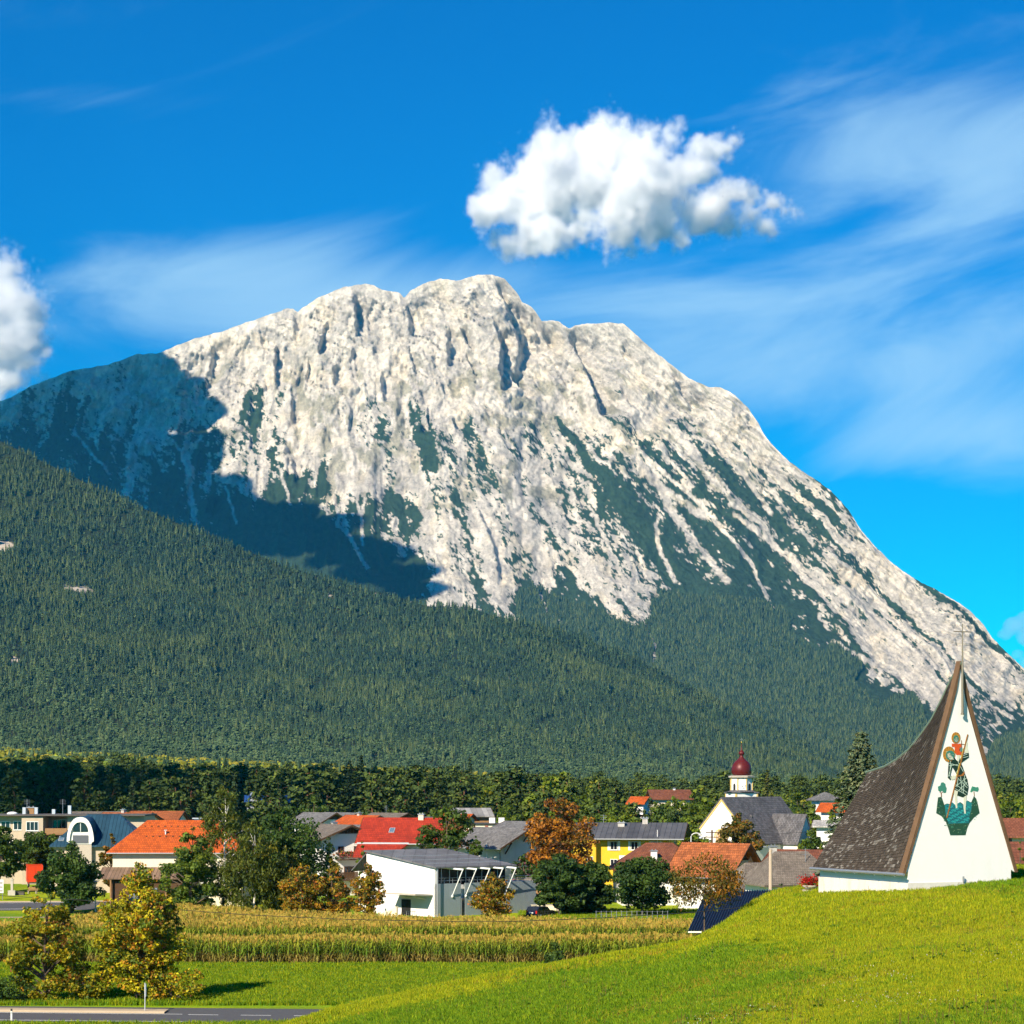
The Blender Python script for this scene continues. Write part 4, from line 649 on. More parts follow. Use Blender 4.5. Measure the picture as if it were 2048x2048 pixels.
def gable_roof(L, W, ez, rz, ov=0.7, og=0.6, t=0.22):
    b = MB(); s = (rz - ez) / (W / 2); ye = W / 2 + ov; ze = ez - ov * s
    for sg in (-1, 1):
        p = [(-L / 2 - og, 0, rz), (L / 2 + og, 0, rz), (L / 2 + og, sg * ye, ze), (-L / 2 - og, sg * ye, ze)]; b.prism(p if sg < 0 else p[::-1], (0, 0, t))
    return b
def hip_roof(L, W, ez, rz, ov=0.7, hipk=1.0, t=0.2):
    b = MB(); s = (rz - ez) / (W / 2); ye = W / 2 + ov; xe = L / 2 + ov; ze = ez - ov * s; xr = max(0.1, L / 2 - W / 2 * hipk); A, B_ = (-xr, 0, rz), (xr, 0, rz)
    c = [(-xe, -ye, ze), (xe, -ye, ze), (xe, ye, ze), (-xe, ye, ze)]
    for p in ([c[0], c[1], B_, A], [c[1], c[2], B_], [c[2], c[3], A, B_], [c[3], c[0], A]): b.prism(p, (0, 0, t))
    return b
def chimney(par, x, y, z0, z1, w=0.8, d=None, m=None, cap=True):
    d = d or w; b = MB(); b.box(x - w / 2, x + w / 2, y - d / 2, y + d / 2, z0, z1)
    o = b.build('chimney', m or BRICKC, par)
    if cap: c = MB(); c.box(x - w / 2 - 0.1, x + w / 2 + 0.1, y - d / 2 - 0.1, y + d / 2 + 0.1, z1 + 0.004, z1 + 0.14); [c.box(x + i * w * .3 - .06, x + i * w * .3 + .06, y - .06, y + .06, z1 + .142, z1 + .3) for i in (-1, 1)]; c.build('cap', STEEL, o)
    return o
def skylight(par, x, y, z, slope, w=0.8, l=1.2):
    b = MB(); b.box(-w / 2, w / 2, -l / 2, l / 2, 0, 0.12); o = b.build('skylight', ALU, par, loc=(x, y, z), rot=(slope, 0, 0)); MB().box(-w / 2 + .08, w / 2 - .08, -l / 2 + .08, l / 2 - .08, 0.121, 0.13).build('pane', mat('sky_glass', (0.10, 0.16, 0.22), 0.08), o); return o
def house(name, label, px, Y, L, W, ez, rz, yaw, wall=None, roof=None, hip=None, ov=0.8, og=0.7, wins=(), chim=(), sky_=(), cat='house', fr=None, timber=False, z0=None, gutter=True):
    x = PX(px, Y); g0 = (gz(x, Y) if z0 is None else z0) - 0.3; ez -= g0; rz -= g0; o = thing(name, label, cat, (x, Y, g0), math.radians(yaw)); b = MB()
    if hip is None: b.prism([(-L / 2, -W / 2, 0), (-L / 2, W / 2, 0), (-L / 2, W / 2, ez), (-L / 2, 0, rz), (-L / 2, -W / 2, ez)], (L, 0, 0)); b.build('wall', wall or WHITE, o); rb = gable_roof(L, W, ez, rz, ov, og)
    else: b.box(-L / 2, L / 2, -W / 2, W / 2, 0, ez); b.build('wall', wall or WHITE, o); rb = hip_roof(L, W, ez, rz, ov, hip)
    ro = rb.build('roof', roof, o); s = (rz - ez) / (W / 2)
    if gutter:
        gb = MB(); gb.tube([(-L / 2 - og, -W / 2 - ov - 0.06, ez - ov * s + 0.05), (L / 2 + og, -W / 2 - ov - 0.06, ez - ov * s + 0.05)], 0.085, 6); gb.tube([(L / 2 - .15, -W / 2 - ov - 0.06, ez - ov * s), (L / 2 - .15, -W / 2 - .08, ez - ov * s - .6), (L / 2 - .15, -W / 2 - .08, 0.2)], 0.05, 6); gb.build('gutter', STEEL, ro)
    if hip is None and ov > 0.3:
        for e in (-1, 1):                                                       # boards along the gable edges
            bb = MB()
            for sg in (-1, 1): bb.prism([(e * (L / 2 + og + 0.02), 0, rz - 0.02), (e * (L / 2 + og + 0.02), 0, rz + 0.24), (e * (L / 2 + og + 0.02), sg * (W / 2 + ov), ez - ov * s + 0.24), (e * (L / 2 + og + 0.02), sg * (W / 2 + ov), ez - ov * s - 0.02)], (e * 0.06, 0, 0))
            bb.build('barge_board', WOOD, ro)
    if timber:                                                                  # dark boarded gable top and brackets
        for e in ((-1, 1) if timber == 2 else (1,)):
            y1 = W / 2 * 0.62; zt = rz - s * y1; tb = MB(); nb = 11
            for k in range(nb):
                ya = -y1 + 2 * y1 * k / nb; yb = ya + 2 * y1 / nb - 0.03; za, zb = rz - s * abs(ya) - 0.05, rz - s * abs(yb) - 0.05; tb.prism([(e * (L / 2 + 0.012), ya, zt), (e * (L / 2 + 0.012), yb, zt), (e * (L / 2 + 0.012), yb, max(zb, zt + .02)), (e * (L / 2 + 0.012), ya, max(za, zt + .02))], (e * 0.05, 0, 0))
            tb.build('gable_boards', WOOD, o)
    for wn_ in wins: window(o, *wn_[:5], L, W, fr, *([None] + list(wn_[5:]) if len(wn_) > 5 else []))
    for c_ in chim: x_, y_, hgt, w_ = c_[:4]; zt = rz - s * abs(y_); chimney(ro, x_, y_, zt - 0.6, max(zt, rz - 0.4) + hgt, w_, m=c_[4] if len(c_) > 4 else None)
    for (x_, y_) in sky_: skylight(ro, x_, y_, rz - s * abs(y_) + 0.21, math.atan(s) * (1 if y_ < 0 else -1))
    return o, ez, rz
def balcony(par, face, u, z, w, d, L, W, hr=1.0, m=None, flowers=False):
    b = MB(); b.box(-w / 2, w / 2, -d, 0, -0.15, 0); n_ = int(w / 0.16)
    for k in range(n_): xx = -w / 2 + w * (k + .5) / n_; b.box(xx - 0.065, xx + 0.065, -d - 0.02, -d + 0.02, 0.06, hr)
    b.box(-w / 2, w / 2, -d - 0.05, -d + 0.05, hr + 0.002, hr + 0.1); b.box(-w / 2 - 0.03, -w / 2 + 0.03, -d, 0, hr - 0.25, hr)
    loc = {'f': (u, -W / 2, z), 'r': (L / 2, u, z), 'l': (-L / 2, -u, z)}[face]; rz = {'f': 0, 'r': math.pi / 2, 'l': -math.pi / 2}[face]
    o = b.build('balcony', m or WOOD, par, loc=loc, rot=rz)
    if flowers:
        g_ = np.random.default_rng(9); c_ = np.stack([(g_.random(700) - .5) * w, -d - 0.18 + 0.14 * g_.normal(size=700), hr - 0.25 + 0.22 * g_.normal(size=700)], 1); nn = g_.normal(size=(700, 3)); nn /= np.linalg.norm(nn, axis=1, keepdims=True); v_, f_ = leaf_quads(c_, nn, 0.16, g_)
        kind(obj('flowers', mesh_np('flowers', v_, f_, LEAF, pick_cols([((0.55, 0.05, 0.03), 2), ((0.5, 0.12, 0.14), 1.5), ((0.08, 0.13, 0.03), 3), ((0.6, 0.25, 0.05), 1)], 700, g_)), o), 'stuff')
    return o
def antenna(par, x, y, z, h=2.0):
    b = MB(); b.tube([(x, y, z), (x, y, z + h)], 0.035, 5); [b.tube([(x - .5, y, z + h - .15 - .3 * i), (x + .5, y, z + h - .15 - .3 * i)], 0.018, 4) for i in range(3)]; return b.build('aerial', STEEL, par)
GREYT = roofmat('grey_tiles', (0.17, 0.165, 0.16)); GREYB = roofmat('brown_grey_tiles', (0.20, 0.165, 0.13), w=.22, hgt=.24, var=.18, patch=(0.25, 0.21, 0.165)); REDT = roofmat('red_tiles', (0.36, 0.032, 0.012), w=0.36, hgt=0.42, var=0.18)
ORGT = roofmat('orange_tiles', (0.50, 0.092, 0.012), var=0.2); BROWNT = roofmat('brown_tiles', (0.20, 0.068, 0.035), var=0.22, patch=(0.26, 0.10, 0.05)); RUSTT = roofmat('rust_tiles', (0.34, 0.10, 0.03), patch=(0.24, 0.08, 0.03)); BLUET = roofmat('slate_blue_sheet', (0.020, 0.060, 0.095), 'seam', 0.55, rough=0.45, var=0.12)
DARKS = roofmat('dark_sheet', (0.085, 0.085, 0.088), 'seam', 0.8, rough=0.5, var=0.2); BLUEF = roofmat('blue_sheet', (0.06, 0.17, 0.42), 'seam', 0.6, rough=0.5); SLATE = roofmat('church_shingles', (0.115, 0.110, 0.115), w=0.4, hgt=0.3, var=0.3, patch=(0.16, 0.15, 0.15))
GREYM = roofmat('membrane', (0.15, 0.15, 0.155), 'seam', 1.4, rough=0.7, var=0.1)

# -- beige flats at the left edge: flat roof, stepped front, recessed balcony
Y = 362; x = PX(118, Y); z0 = gz(x, Y) - .3; zt = PZ(1631, Y) - z0; o = thing('apartment_block', 'beige flat-roofed apartment block at the left edge below the dark wood', 'building', (x, Y, z0), 0); s = Y / F
xa, xb, xc, xd, xe = [(p - 118) * s for p in (-70, 58, 100, 146, 298)]
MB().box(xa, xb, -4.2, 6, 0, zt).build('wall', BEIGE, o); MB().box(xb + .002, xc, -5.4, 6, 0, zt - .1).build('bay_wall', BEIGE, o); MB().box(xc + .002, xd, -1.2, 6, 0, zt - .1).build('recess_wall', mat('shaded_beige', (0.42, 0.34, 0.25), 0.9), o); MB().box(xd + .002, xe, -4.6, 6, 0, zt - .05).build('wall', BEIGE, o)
b = MB(); b.box(xa - .3, xe + .3, -5.8, 6.3, zt + .004, zt + .22); b.build('roof', mat('roof_edge', (0.10, 0.09, 0.08), 0.8), o); b = MB(); b.box(xc, xd, -5.0, -1.2, zt - 3.0, zt - 2.85); b.box(xc, xd, -5.05, -4.98, zt - 2.85, zt - 1.95); b.build('balcony', WOODL, o)
for (p, w, h) in ((5, 1.3, 1.35), (23, 1.5, 1.4), (47, 1.4, 1.45)): window(o, 'f', (p - 118) * s, zt - 2.25, w, h, 0, 8.4, mull=1)
window(o, 'f', (79 - 118) * s, zt - 2.35, 1.95, 1.5, 0, 10.8, mull=2)
for (p, z_) in ((10, 5.3), (40, 5.3), (79, 5.4)): window(o, 'f', (p - 118) * s, zt - z_, 1.5, 1.4, 0, 8.4 if p < 58 else 10.8)
window(o, 'f', (122 - 118) * s, zt - 2.7, 2.2, 2.1, 0, 2.4, mull=2, name='balcony_door')
for p in (46, 70, 105, 137): chimney(o, (p - 118) * s, 1.0, zt + .2, zt + 1.0 + 0.3 * (p % 3), 0.5, m=ALU, cap=False)
chimney(o, (57 - 118) * s, 2.0, zt + .2, zt + 1.2, 1.1, m=WOODL)
for p in (46, 118): antenna(o, (p - 118) * s, 3, zt + .2, 2.4)
b = MB(); b.lathe([(0.9, zt + .2), (0.85, zt + .4), (0.5, zt + .55), (0.1, zt + .6)], 12, (22 - 118) * s, 1); b.build('dome_light', WHITEPAINT, o)
# -- dark blue roof with the pointed-arch dormer
o, ez, rz = house('town_house', 'beige house with a dark blue hipped roof and white pointed-arch dormer', 208, 340, 13.0, 9.5, PZ(1686, 335.5), PZ(1631, 340), 0, BEIGE, BLUET, hip=0.85, ov=0.7, gutter=False, wins=(('f', -0.35 - 0.1, 2.2, 1.0, 1.3), ('f', 3.0, 2.2, 1.0, 1.3), ('f', -4, 2.2, 1.0, 1.3)))
s = 335 / F; dx = (175 - 208) * s; zb = PZ(1687, 335) - o.location.z; zp = PZ(1634, 335) - o.location.z; hw = 29 * s * 0.93
def arch(hw_, z0_, z1_, n_=9): # pointed arch, left springing to right springing
    pts = []
    for k in range(n_): t = k / (n_ - 1); pts.append((-hw_ * math.cos(t * math.pi / 2) ** 0.8, z0_ + (z1_ - z0_) * math.sin(t * math.pi / 2) ** 1.05))
    return pts + [(-a_, b_) for a_, b_ in pts[-2::-1]]
yf = -4.75 - 0.9; zs = zb + 0.35
outer = arch(hw, zs, zp); inner = arch(hw * 0.80, zs - 0.25, zp - 0.75)
bo = [(dx + a_, yf + 0.05, b_) for a_, b_ in [(-hw * .8, zb - .1)] + inner + [(hw * .8, zb - .1)]]
b = MB(); b.prism(bo, (0, 3.0, 0)); dm = b.build('dormer', WHITE, o)
b = MB()
for k in range(len(outer) - 1): b.prism([(dx + outer[k][0], yf - .25, outer[k][1]), (dx + inner[k][0], yf - .25, inner[k][1]), (dx + inner[k + 1][0], yf - .25, inner[k + 1][1]), (dx + outer[k + 1][0], yf - .25, outer[k + 1][1])], (0, 0.45, 0))
b.build('arch_surround', WHITE, dm)
b = MB()
for k in range(len(outer) - 1): b.prism([(dx + outer[k][0], yf - .1, outer[k][1]), (dx + outer[k + 1][0], yf - .1, outer[k + 1][1]), (dx + outer[k + 1][0], yf + 5.5, outer[k + 1][1]), (dx + outer[k][0], yf + 5.5, outer[k][1])], (0, 0, 0.10))
b.build('dormer_roof', BLUET, dm)
tri = arch(1.12, zb + 1.75, zb + 3.15, 6); b = MB(); b.prism([(dx + a_, yf + .03, b_) for a_, b_ in tri], (0, -.05, 0)); b.build('arched_pane', GLASS, dm); b = MB(); b.box(dx - .04, dx + .04, yf - .06, yf - .022, zb + 1.75, zb + 3.1); b.build('window_bar', FRAME, dm)
MB().box(dx - 1.15, dx + 1.15, yf - .03, yf + .06, zb + .06, zb + 1.25).build('shutter', mat('grey_shutter', (0.10, 0.11, 0.13), 0.6), dm)
MB().box(dx - 1.6, dx + 1.6, -5.5, -4.76, 0, zb - .12).build('bay_wall', mat('greige_plaster', (0.46, 0.40, 0.33), 0.9), o)
skylight(o, (133 - 208) * s, -4.1, ez + 0.62, 0.55)
# -- orange roofed house with snow hooks, lean-to in front
o, ez, rz = house('house', 'large white house with a bright orange hipped tile roof', 366, 310, 17.6, 10.0, PZ(1699, 305), PZ(1643, 310), 0, CREAM, ORGT, hip=0.78, ov=0.75, wins=(('f', 3.0, 3.4, 1.1, 1.3), ('f', 6.2, 3.4, 1.1, 1.3)))
sl = (rz - ez) / 5.0; b = MB()
for r_, yy in ((0, -1.2), (1, -3.0)):
    for k in range(12): xx = -5 + 0.9 * k + 0.45 * r_; zz = rz - sl * abs(yy) + 0.2; b.box(xx - .12, xx + .12, yy - .05, yy + .05, zz, zz + .13)
kind(b.build('snow_hooks', WOOD, o), 'stuff')
for px_ in (395, 442): b = MB(); b.box(-.75, .75, -.5, .5, 0.35, 0.5); b.box(-.5, .5, -.3, .3, 0, .348); b.build('roof_vent', ALU, o, loc=((px_ - 366) * 310 / F, 0.6, rz))
b = MB(); b.tube([(-2.0, -2.6, rz - sl * 2.6 + .2), (-2.0, -2.6, rz - sl * 2.6 + .75)], .08, 6); b.box(-2.2, -1.8, -2.8, -2.4, rz - sl * 2.6 + .76, rz - sl * 2.6 + .82); b.build('vent_pipe', WHITEPAINT, o)
zl = 6.55 - o.location.z; b = MB(); b.prism([(-10.2, -5.0, zl), (1.8, -5.0, zl), (1.8, -9.0, zl - 1.35), (-10.2, -9.0, zl - 1.35)], (0, 0, .14)); lt = b.build('lean_to_roof', roofmat('brown_sheet', (0.20, 0.13, 0.085), 'seam', 0.5), o); MB().box(-8.5, 1.5, -8.3, -5.01, 0, zl - 1.4).build('lean_to_wall', WOOD, o)
MB().box(-6.0, -2.2, -8.36, -8.31, 0.3, 2.9).build('gate', mat('bluegrey_gate', (0.16, 0.20, 0.27), 0.6), o)
for xx in (-8.4, -1.0, 1.7): MB().box(xx - .1, xx + .1, -8.9, -8.7, 0, zl - 1.3).build('post', WOODL, o)
# -- blue-roofed house in the shade of the wood
o, ez, rz = house('house', 'white house with blue sheet roof in the cloud shade before the wood', 535, 530, 9.5, 8, PZ(1604, 526), PZ(1592, 530), 6, WHITE, BLUEF, chim=((-3.8, 0, .9, .6, WHITEPAINT), (-2.2, 0.3, .9, .6, WHITEPAINT)), wins=(('f', -3, 6.2, 1, 1.2), ('f', 2.4, 6.2, 1, 1.2)))
for dx in (-3.2, 1.2, 3.4): b = MB(); b.prism([(dx - .8, -4.6, ez - .6), (dx + .8, -4.6, ez - .6), (dx + .8, -4.6, ez + .9), (dx, -4.6, ez + 1.7), (dx - .8, -4.6, ez + .9)], (0, 3.0, 0)); b.build('dormer', WHITE, o)
MB().box(-1.5, 0.6, -4.75, -4.1, ez - 1.6, ez + .2).build('shutter_panel', mat('red_brown_panel', (0.22, 0.05, 0.03), 0.8), o)
# -- far red-brown roofs behind the flats
house('house', 'red-brown roofed house behind the beige flats, nearest the orange roof', 256, 402, 9.5, 8, PZ(1645, 402), PZ(1627, 402), -28, WHITE, RUSTT, chim=((-1, 0, .6, .6),), gutter=False)
house('house', 'low grey-brown roofed house just behind the beige flats', 195, 412, 9, 7, PZ(1640, 412), PZ(1625, 412), 8, CREAM, GREYB, gutter=False)
house('house', 'long rusty roofed house behind the arched dormer', 315, 420, 9, 8, PZ(1641, 420), PZ(1624, 420), -8, WHITE, RUSTT, gutter=False)
# -- grey twin gables, chalet, small orange roof, grey roof behind
for k, (px_, yy, lab) in enumerate(((640, 404, 'grey-roofed twin house with timber gable, the one beside the birches'), (682, 407, 'grey-roofed twin house with timber gable, the one beside the small orange roof'))):
    house('house', lab, px_, yy, 9, 6.2, PZ(1645, yy), PZ(1627, yy), -52, WHITE, GREYT, timber=1, ov=1.0, og=.9, gutter=False, wins=(('f', -2, 5.6, 1, 1.1), ('f', 2, 5.6, 1, 1.1), ('r', 0, 5.2, 1.0, 1.2)))
o, ez, rz = house('chalet', 'white chalet with brown-grey roof and a flower-filled balcony on its gable', 672, 333, 9.5, 8.6, PZ(1676, 330), PZ(1652, 330), -62, WHITE, GREYB, timber=1, ov=1.2, og=1.2, fr=FRAMEB, wins=(('r', -1.3, 6.3, .9, 1.15), ('r', 1.2, 6.3, .9, 1.15), ('r', -2.4, 3.2, 1.0, 1.2), ('r', 0, 3.0, 1.6, 1.5, 2), ('r', 2.4, 3.2, 1.0, 1.2), ('f', -2, 3.2, 1, 1.2), ('f', 2, 3.2, 1, 1.2), ('f', 0, 6.0, 1, 1.2), ('r', -2.2, .6, 1, 1.4), ('r', 1.8, .5, 1.2, 2.0)), chim=((-2.5, .8, .7, .7),))
balcony(o, 'r', 0.2, 5.6, 4.6, 1.2, 9.5, 8.6, 1.0, flowers=True); balcony(o, 'r', 0, 2.6, 7.4, 1.2, 9.5, 8.6, 1.0)
house('house', 'grey slate roofed wing between the chalet and the red roof', 722, 346, 8.0, 7, PZ(1674, 346), PZ(1652, 346), 8, WHITE, GREYT, gutter=False)
house('house', 'small white house with an orange roof and timber gable facing right', 726, 384, 7.6, 6.4, PZ(1650, 382), PZ(1633, 382), -48, WHITE, ORGT, timber=1, ov=.9, og=.9, gutter=False, wins=(('r', 0, 5.8, 1.0, 1.1), ('r', -1.6, 5.6, .8, 1.0)), chim=((-1, 0, .5, .6),))
o, ez, rz = house('house', 'white house with grey-brown roof and a roof dish behind the red roof', 780, 424, 8, 6.5, PZ(1640, 422), PZ(1628, 422), -40, WHITE, GREYB, timber=1, gutter=False, wins=(('r', 0, 6.2, 1, 1.1), ('f', 1, 6.2, 1, 1.1)))
antenna(o, -1.0, 0, rz, 1.6)
house('house', 'long low white house with flat grey roof behind the red roof ridge', 812, 436, 9, 6, PZ(1642, 434), PZ(1636, 434), 10, WHITE, GREYT, gutter=False)
# -- bright red roof with a lower wing in front
o, ez, rz = house('house', 'white house with a bright red tiled roof and lower red wing', 815, 330, 12.2, 9.2, PZ(1680, 325), PZ(1638, 330), -9, WHITE, REDT, ov=1.0, og=.5, sky_=((-1.7, -2.9),), chim=((2.1, -0.2, .75, .75, CREAM),), wins=(('f', 3.4, 4.2, 1, 1.3), ('r', -2, 4.4, 1, 1.3), ('r', 2, 4.4, 1, 1.3), ('f', 5.2, 4.2, 1, 1.3)))
s_ = (rz - ez) / 4.6; z1 = ez - 1.0 * s_ - 0.05; b = MB(); b.prism([(-6.2, -5.6, z1), (1.3, -5.6, z1), (-.6, -8.6, z1 - 1.75), (-6.2, -8.6, z1 - 1.75)], (0, 0, .2)); b.build('wing_roof', REDT, o); MB().box(-5.6, -1.0, -7.9, -4.62, 0, z1 - 1.5).build('wing_wall', WHITE, o); b = MB(); b.box(-6.3, 1.35, -5.66, -5.58, z1 + .19, z1 + .34); b.build('flashing', ALU, o)
# -- far barn with pale stripes, cream block, orange bit
house('barn', 'far barn with pale striped sheet roof at the foot of the pines', 940, 452, 7.0, 7.5, PZ(1631, 450), PZ(1618, 450), 10, WOODL, roofmat('pale_sheet', (0.30, 0.29, 0.27), 'seam', 1.1, rough=.5), cat='barn', gutter=False)
house('house', 'tiny orange roof in front of the far striped barn', 916, 440, 5.0, 5, PZ(1640, 438), PZ(1630, 438), -20, WHITE, ORGT, gutter=False)
Y = 372; x = PX(985, Y); z0 = gz(x, Y) - .3; o = thing('apartment_block', 'long cream flat-roofed block with two white chimneys behind grey roofs', 'building', (x, Y, z0), math.radians(-3)); zt = PZ(1648, Y) - z0
MB().box(-5.2, 4.4, -4, 4, 0, zt).build('wall', CREAM, o); MB().box(-5.4, 4.6, -4.3, 4.2, zt + .004, zt + .16).build('roof', mat('dark_edge', (0.05, 0.05, 0.05), .8), o)
for dx in (-.05, 1.5): chimney(o, dx, 0, zt + .16, zt + 1.05, .95, m=WHITE, cap=False)
MB().box(-1.0, -.5, -4.1, -4.001, zt - 1.2, zt - .1).build('vent_panel', mat('brick_panel', (0.3, .12, .08), .9), o); window(o, 'f', -3, zt - 2.6, 1.4, 1.3, 0, 8); window(o, 'f', 1, zt - 2.6, 1.4, 1.3, 0, 8)
# -- white house with braced gable, timber barn behind it
o, ez, rz = house('house', 'white house with grey roof and timber-braced gable facing right', 1003, 322, 9.8, 8.4, PZ(1688, 319), PZ(1659, 318), -50, WHITE, GREYT, ov=1.3, og=1.5, wins=(('r', -.9, 2.9, .8, 1.25, 1, 0), ('r', 1.6, 2.9, .8, 1.25, 1, 0), ('r', -.6, 5.2, .35, .8, 0, 0), ('r', .5, 5.2, .35, .8, 0, 0), ('f', -2.5, 3.0, 1, 1.2), ('f', 1.5, 3.0, 1, 1.2), ('r', -.9, .4, .9, 1.3), ('r', 1.8, .4, .9, 1.3)))
s_ = (rz - ez) / 4.2
for yy in (-3.4, 0, 3.4): b = MB(); b.tube([(4.92, yy, rz - s_ * abs(yy) - 1.7), (6.3, yy, rz - s_ * abs(yy) - .15)], .1, 6); b.tube([(4.92, yy, rz - s_ * abs(yy) - .2), (6.35, yy, rz - s_ * abs(yy) - .2)], .09, 6); b.build('roof_brace', WOOD, o)
b = MB(); b.tube([(3.0, -5.2, 0), (3.0, -5.2, 8.3)], .06, 6); b.tube([(3.0, -5.2, 3.2), (3.5, -5.4, 2.7)], .05, 6); b.lathe([(.1, 2.9), (.5, 3.15), (.52, 3.2)], 10, 3.3, -5.4); b.build('mast', WHITEPAINT, o)
house('barn', 'brown timber barn with grey roof behind the braced-gable house', 1052, 338, 9, 7.4, PZ(1664, 335), PZ(1646, 335), -55, WOOD, GREYT, ov=1.1, og=.9, cat='barn', gutter=False)
# -- yellow guest house
o, ez, rz = house('guest_house', 'yellow plastered guest house with dark sheet roof and white balconies', 1262, 342, 13.2, 11.0, PZ(1673, 336), PZ(1648, 341), -9, YELLOWP, DARKS, ov=1.4, og=2.0, fr=FRAME, chim=((-1.3, -1.4, .55, 1.0), (2.2, -0.3, .9, .8)), wins=tuple(('f', u_, zz, 1.1, 1.3, 1, 0) for u_ in (-2.0, 1.1, 4.3) for zz in (3.9, 6.55)) + (('r', -2, 3.6, 1.2, 1.8), ('r', 2, 3.6, 1.2, 1.8), ('r', 0, 6.0, 1.2, 1.8)), timber=1)
for u_ in (-2.0, 1.1, 4.3):
    for sg in (-1, 1): MB().box(u_ + sg * .78 - .16, u_ + sg * .78 + .16, -5.56, -5.502, 6.5, 7.9).build('shutter', WHITEPAINT, o)
MB().box(-1.2, 2.4, -5.55, -5.502, 5.0, 5.75).build('wall_sign', WHITEPAINT, o)
MB().box(-7.9, -4.55, -6.9, -5.502, 0, ez - .35).build('balcony_bay', YELLOWP, o)
for zz in (1.2, 4.1, 7.0):
    if zz + 1.6 < ez: [window(o, 'f', u_, zz, .9, 1.5, 13.2, 13.8, mull=0) for u_ in (-7.2, -5.4)]; MB().box(-8.3, -4.4, -7.9, -6.91, zz - .5, zz - .35).build('balcony_floor', WOOD, o); b = MB(); [b.box(-8.3 + .16 * k, -8.2 + .16 * k, -7.92, -7.88, zz - .35, zz + .35) for k in range(24)]; b.build('balcony_rail', WOOD, o)
balcony(o, 'r', 0, 5.2, 9.6, 1.6, 13.2, 11.0); balcony(o, 'r', 0, 2.4, 9.6, 1.6, 13.2, 11.0); antenna(o, -4.2, 0, rz, 1.4)
b = MB(); b.tube([(4.6, -6.2, 3), (4.6, -6.2, 9.6)], .05, 6); b.build('flag_pole', WHITEPAINT, o)
# -- far brown roofs in the trees
house('house', 'far brown-roofed house with light front among the trees left of the tower', 1338, 520, 8.5, 7, PZ(1596, 517), PZ(1581, 520), 6, CREAM, BROWNT, gutter=False, wins=(('f', .8, 7.4, 1.6, 1.2), ('f', 2.6, 7.4, 1.2, 1.2)), chim=((1.2, 0, .4, .5, WHITEPAINT),))
house('house', 'far orange roof peeping from the trees below the brown far roof', 1280, 470, 3.0, 3, PZ(1604, 469), PZ(1595, 470), -30, WHITE, ORGT, gutter=False)
house('house', 'small orange-roofed white house right of the church roof', 1672, 395, 4.2, 4, PZ(1620, 393), PZ(1608, 394), -25, WHITE, ORGT, gutter=False, wins=(('f', 0, 5.4, 1, 1),))
house('house', 'white house with dark pyramid roof behind the trees right of the church', 1650, 440, 4, 4, PZ(1597, 438), PZ(1586, 440), 15, WHITE, GREYT, hip=.9, gutter=False)
house('house', 'white flat-looking house with pale roof left of the bluish spruce', 1668, 350, 5, 5, PZ(1652, 348), PZ(1643, 350), -12, WHITE, roofmat('pale_tiles', (0.42, 0.40, 0.37)), gutter=False)
house('house', 'cream house with brown roof at the right edge behind the chapel', 2050, 240, 6.5, 6, PZ(1668, 238), PZ(1640, 240), -15, CREAM, BROWNT, gutter=False, wins=(('f', -1.6, 9.0, .9, 1),), z0=3.0)
house('house', 'dark brown low roof just beyond the right corner of the chapel', 2052, 190, 6.0, 6, PZ(1735, 188), PZ(1688, 190), 20, WOOD, BROWNT, gutter=False, z0=3.0)
# -- brown roofed farm house and the rust-roofed barn
o, ez, rz = house('farm_house', 'white farm house with a broad brown hipped roof and white chimney', 1318, 312, 11.6, 10.5, PZ(1737, 306), PZ(1688, 312), 4, WHITE, BROWNT, hip=.75, ov=.7, wins=(('f', 1.5, 1.6, .9, 1.2), ('f', 4.2, 1.6, .9, 1.2), ('f', -2, 1.6, .9, 1.2)))
chimney(o, -1.2, -3.6, rz - 2.9, rz - 0.9, .8, m=WHITE)
for u_ in (2.4, 3.0, 3.6): MB().box(u_, u_ + .5, -5.31, -5.252, .2, 3.0).build('door_board', mat('grey_boards', (.45, .42, .37), .9), o)
o, ez, rz = house('barn', 'white-walled barn with rust-orange roof and dark timber gable facing right', 1432, 300, 7.2, 7.2, PZ(1740, 298), PZ(1689, 299), -38, WHITE, RUSTT, ov=1.1, og=1.8, timber=1, cat='barn', wins=(('r', -.6, 2.1, .55, 1.3, 1, 0), ('r', 2.2, 2.1, .55, 1.2, 1, 0), ('f', -1, 2, .8, 1)))
b = MB(); [b.prism([(5.35, y0_, ez + .3), (5.35, y0_ + .22, ez + .3), (5.35, .04 * (y0_), ez + 1.9)], (.05, 0, 0)) for y0_ in np.arange(-1.1, 1.1, .24)]; b.build('gable_sunray', WOODL, o)
# -- brown-grey roofs below the church
o, ez, rz = house('house', 'low house with broad brown-grey roof and mast below the church annex', 1582, 262, 8.4, 8.0, PZ(1762, 258), PZ(1706, 262), 14, WHITE, GREYB, hip=.55, ov=.8, og=.5, gutter=False)
antenna(o, 1.2, -1.5, rz - 1.6, 2.2); chimney(o, -2.0, 0.6, rz - .8, rz + .7, .7)
o, ez, rz = house('house', 'low house with brown-grey hipped roof beside the concrete pole', 1522, 276, 7.8, 7.0, PZ(1772, 273), PZ(1728, 276), 20, WHITE, GREYB, hip=.5, ov=.7, gutter=False)
house('house', 'dark-roofed annex house just under the church annex wall', 1604, 296, 7.0, 6.5, PZ(1722, 294), PZ(1702, 296), -25, WHITE, BROWNT, gutter=False)
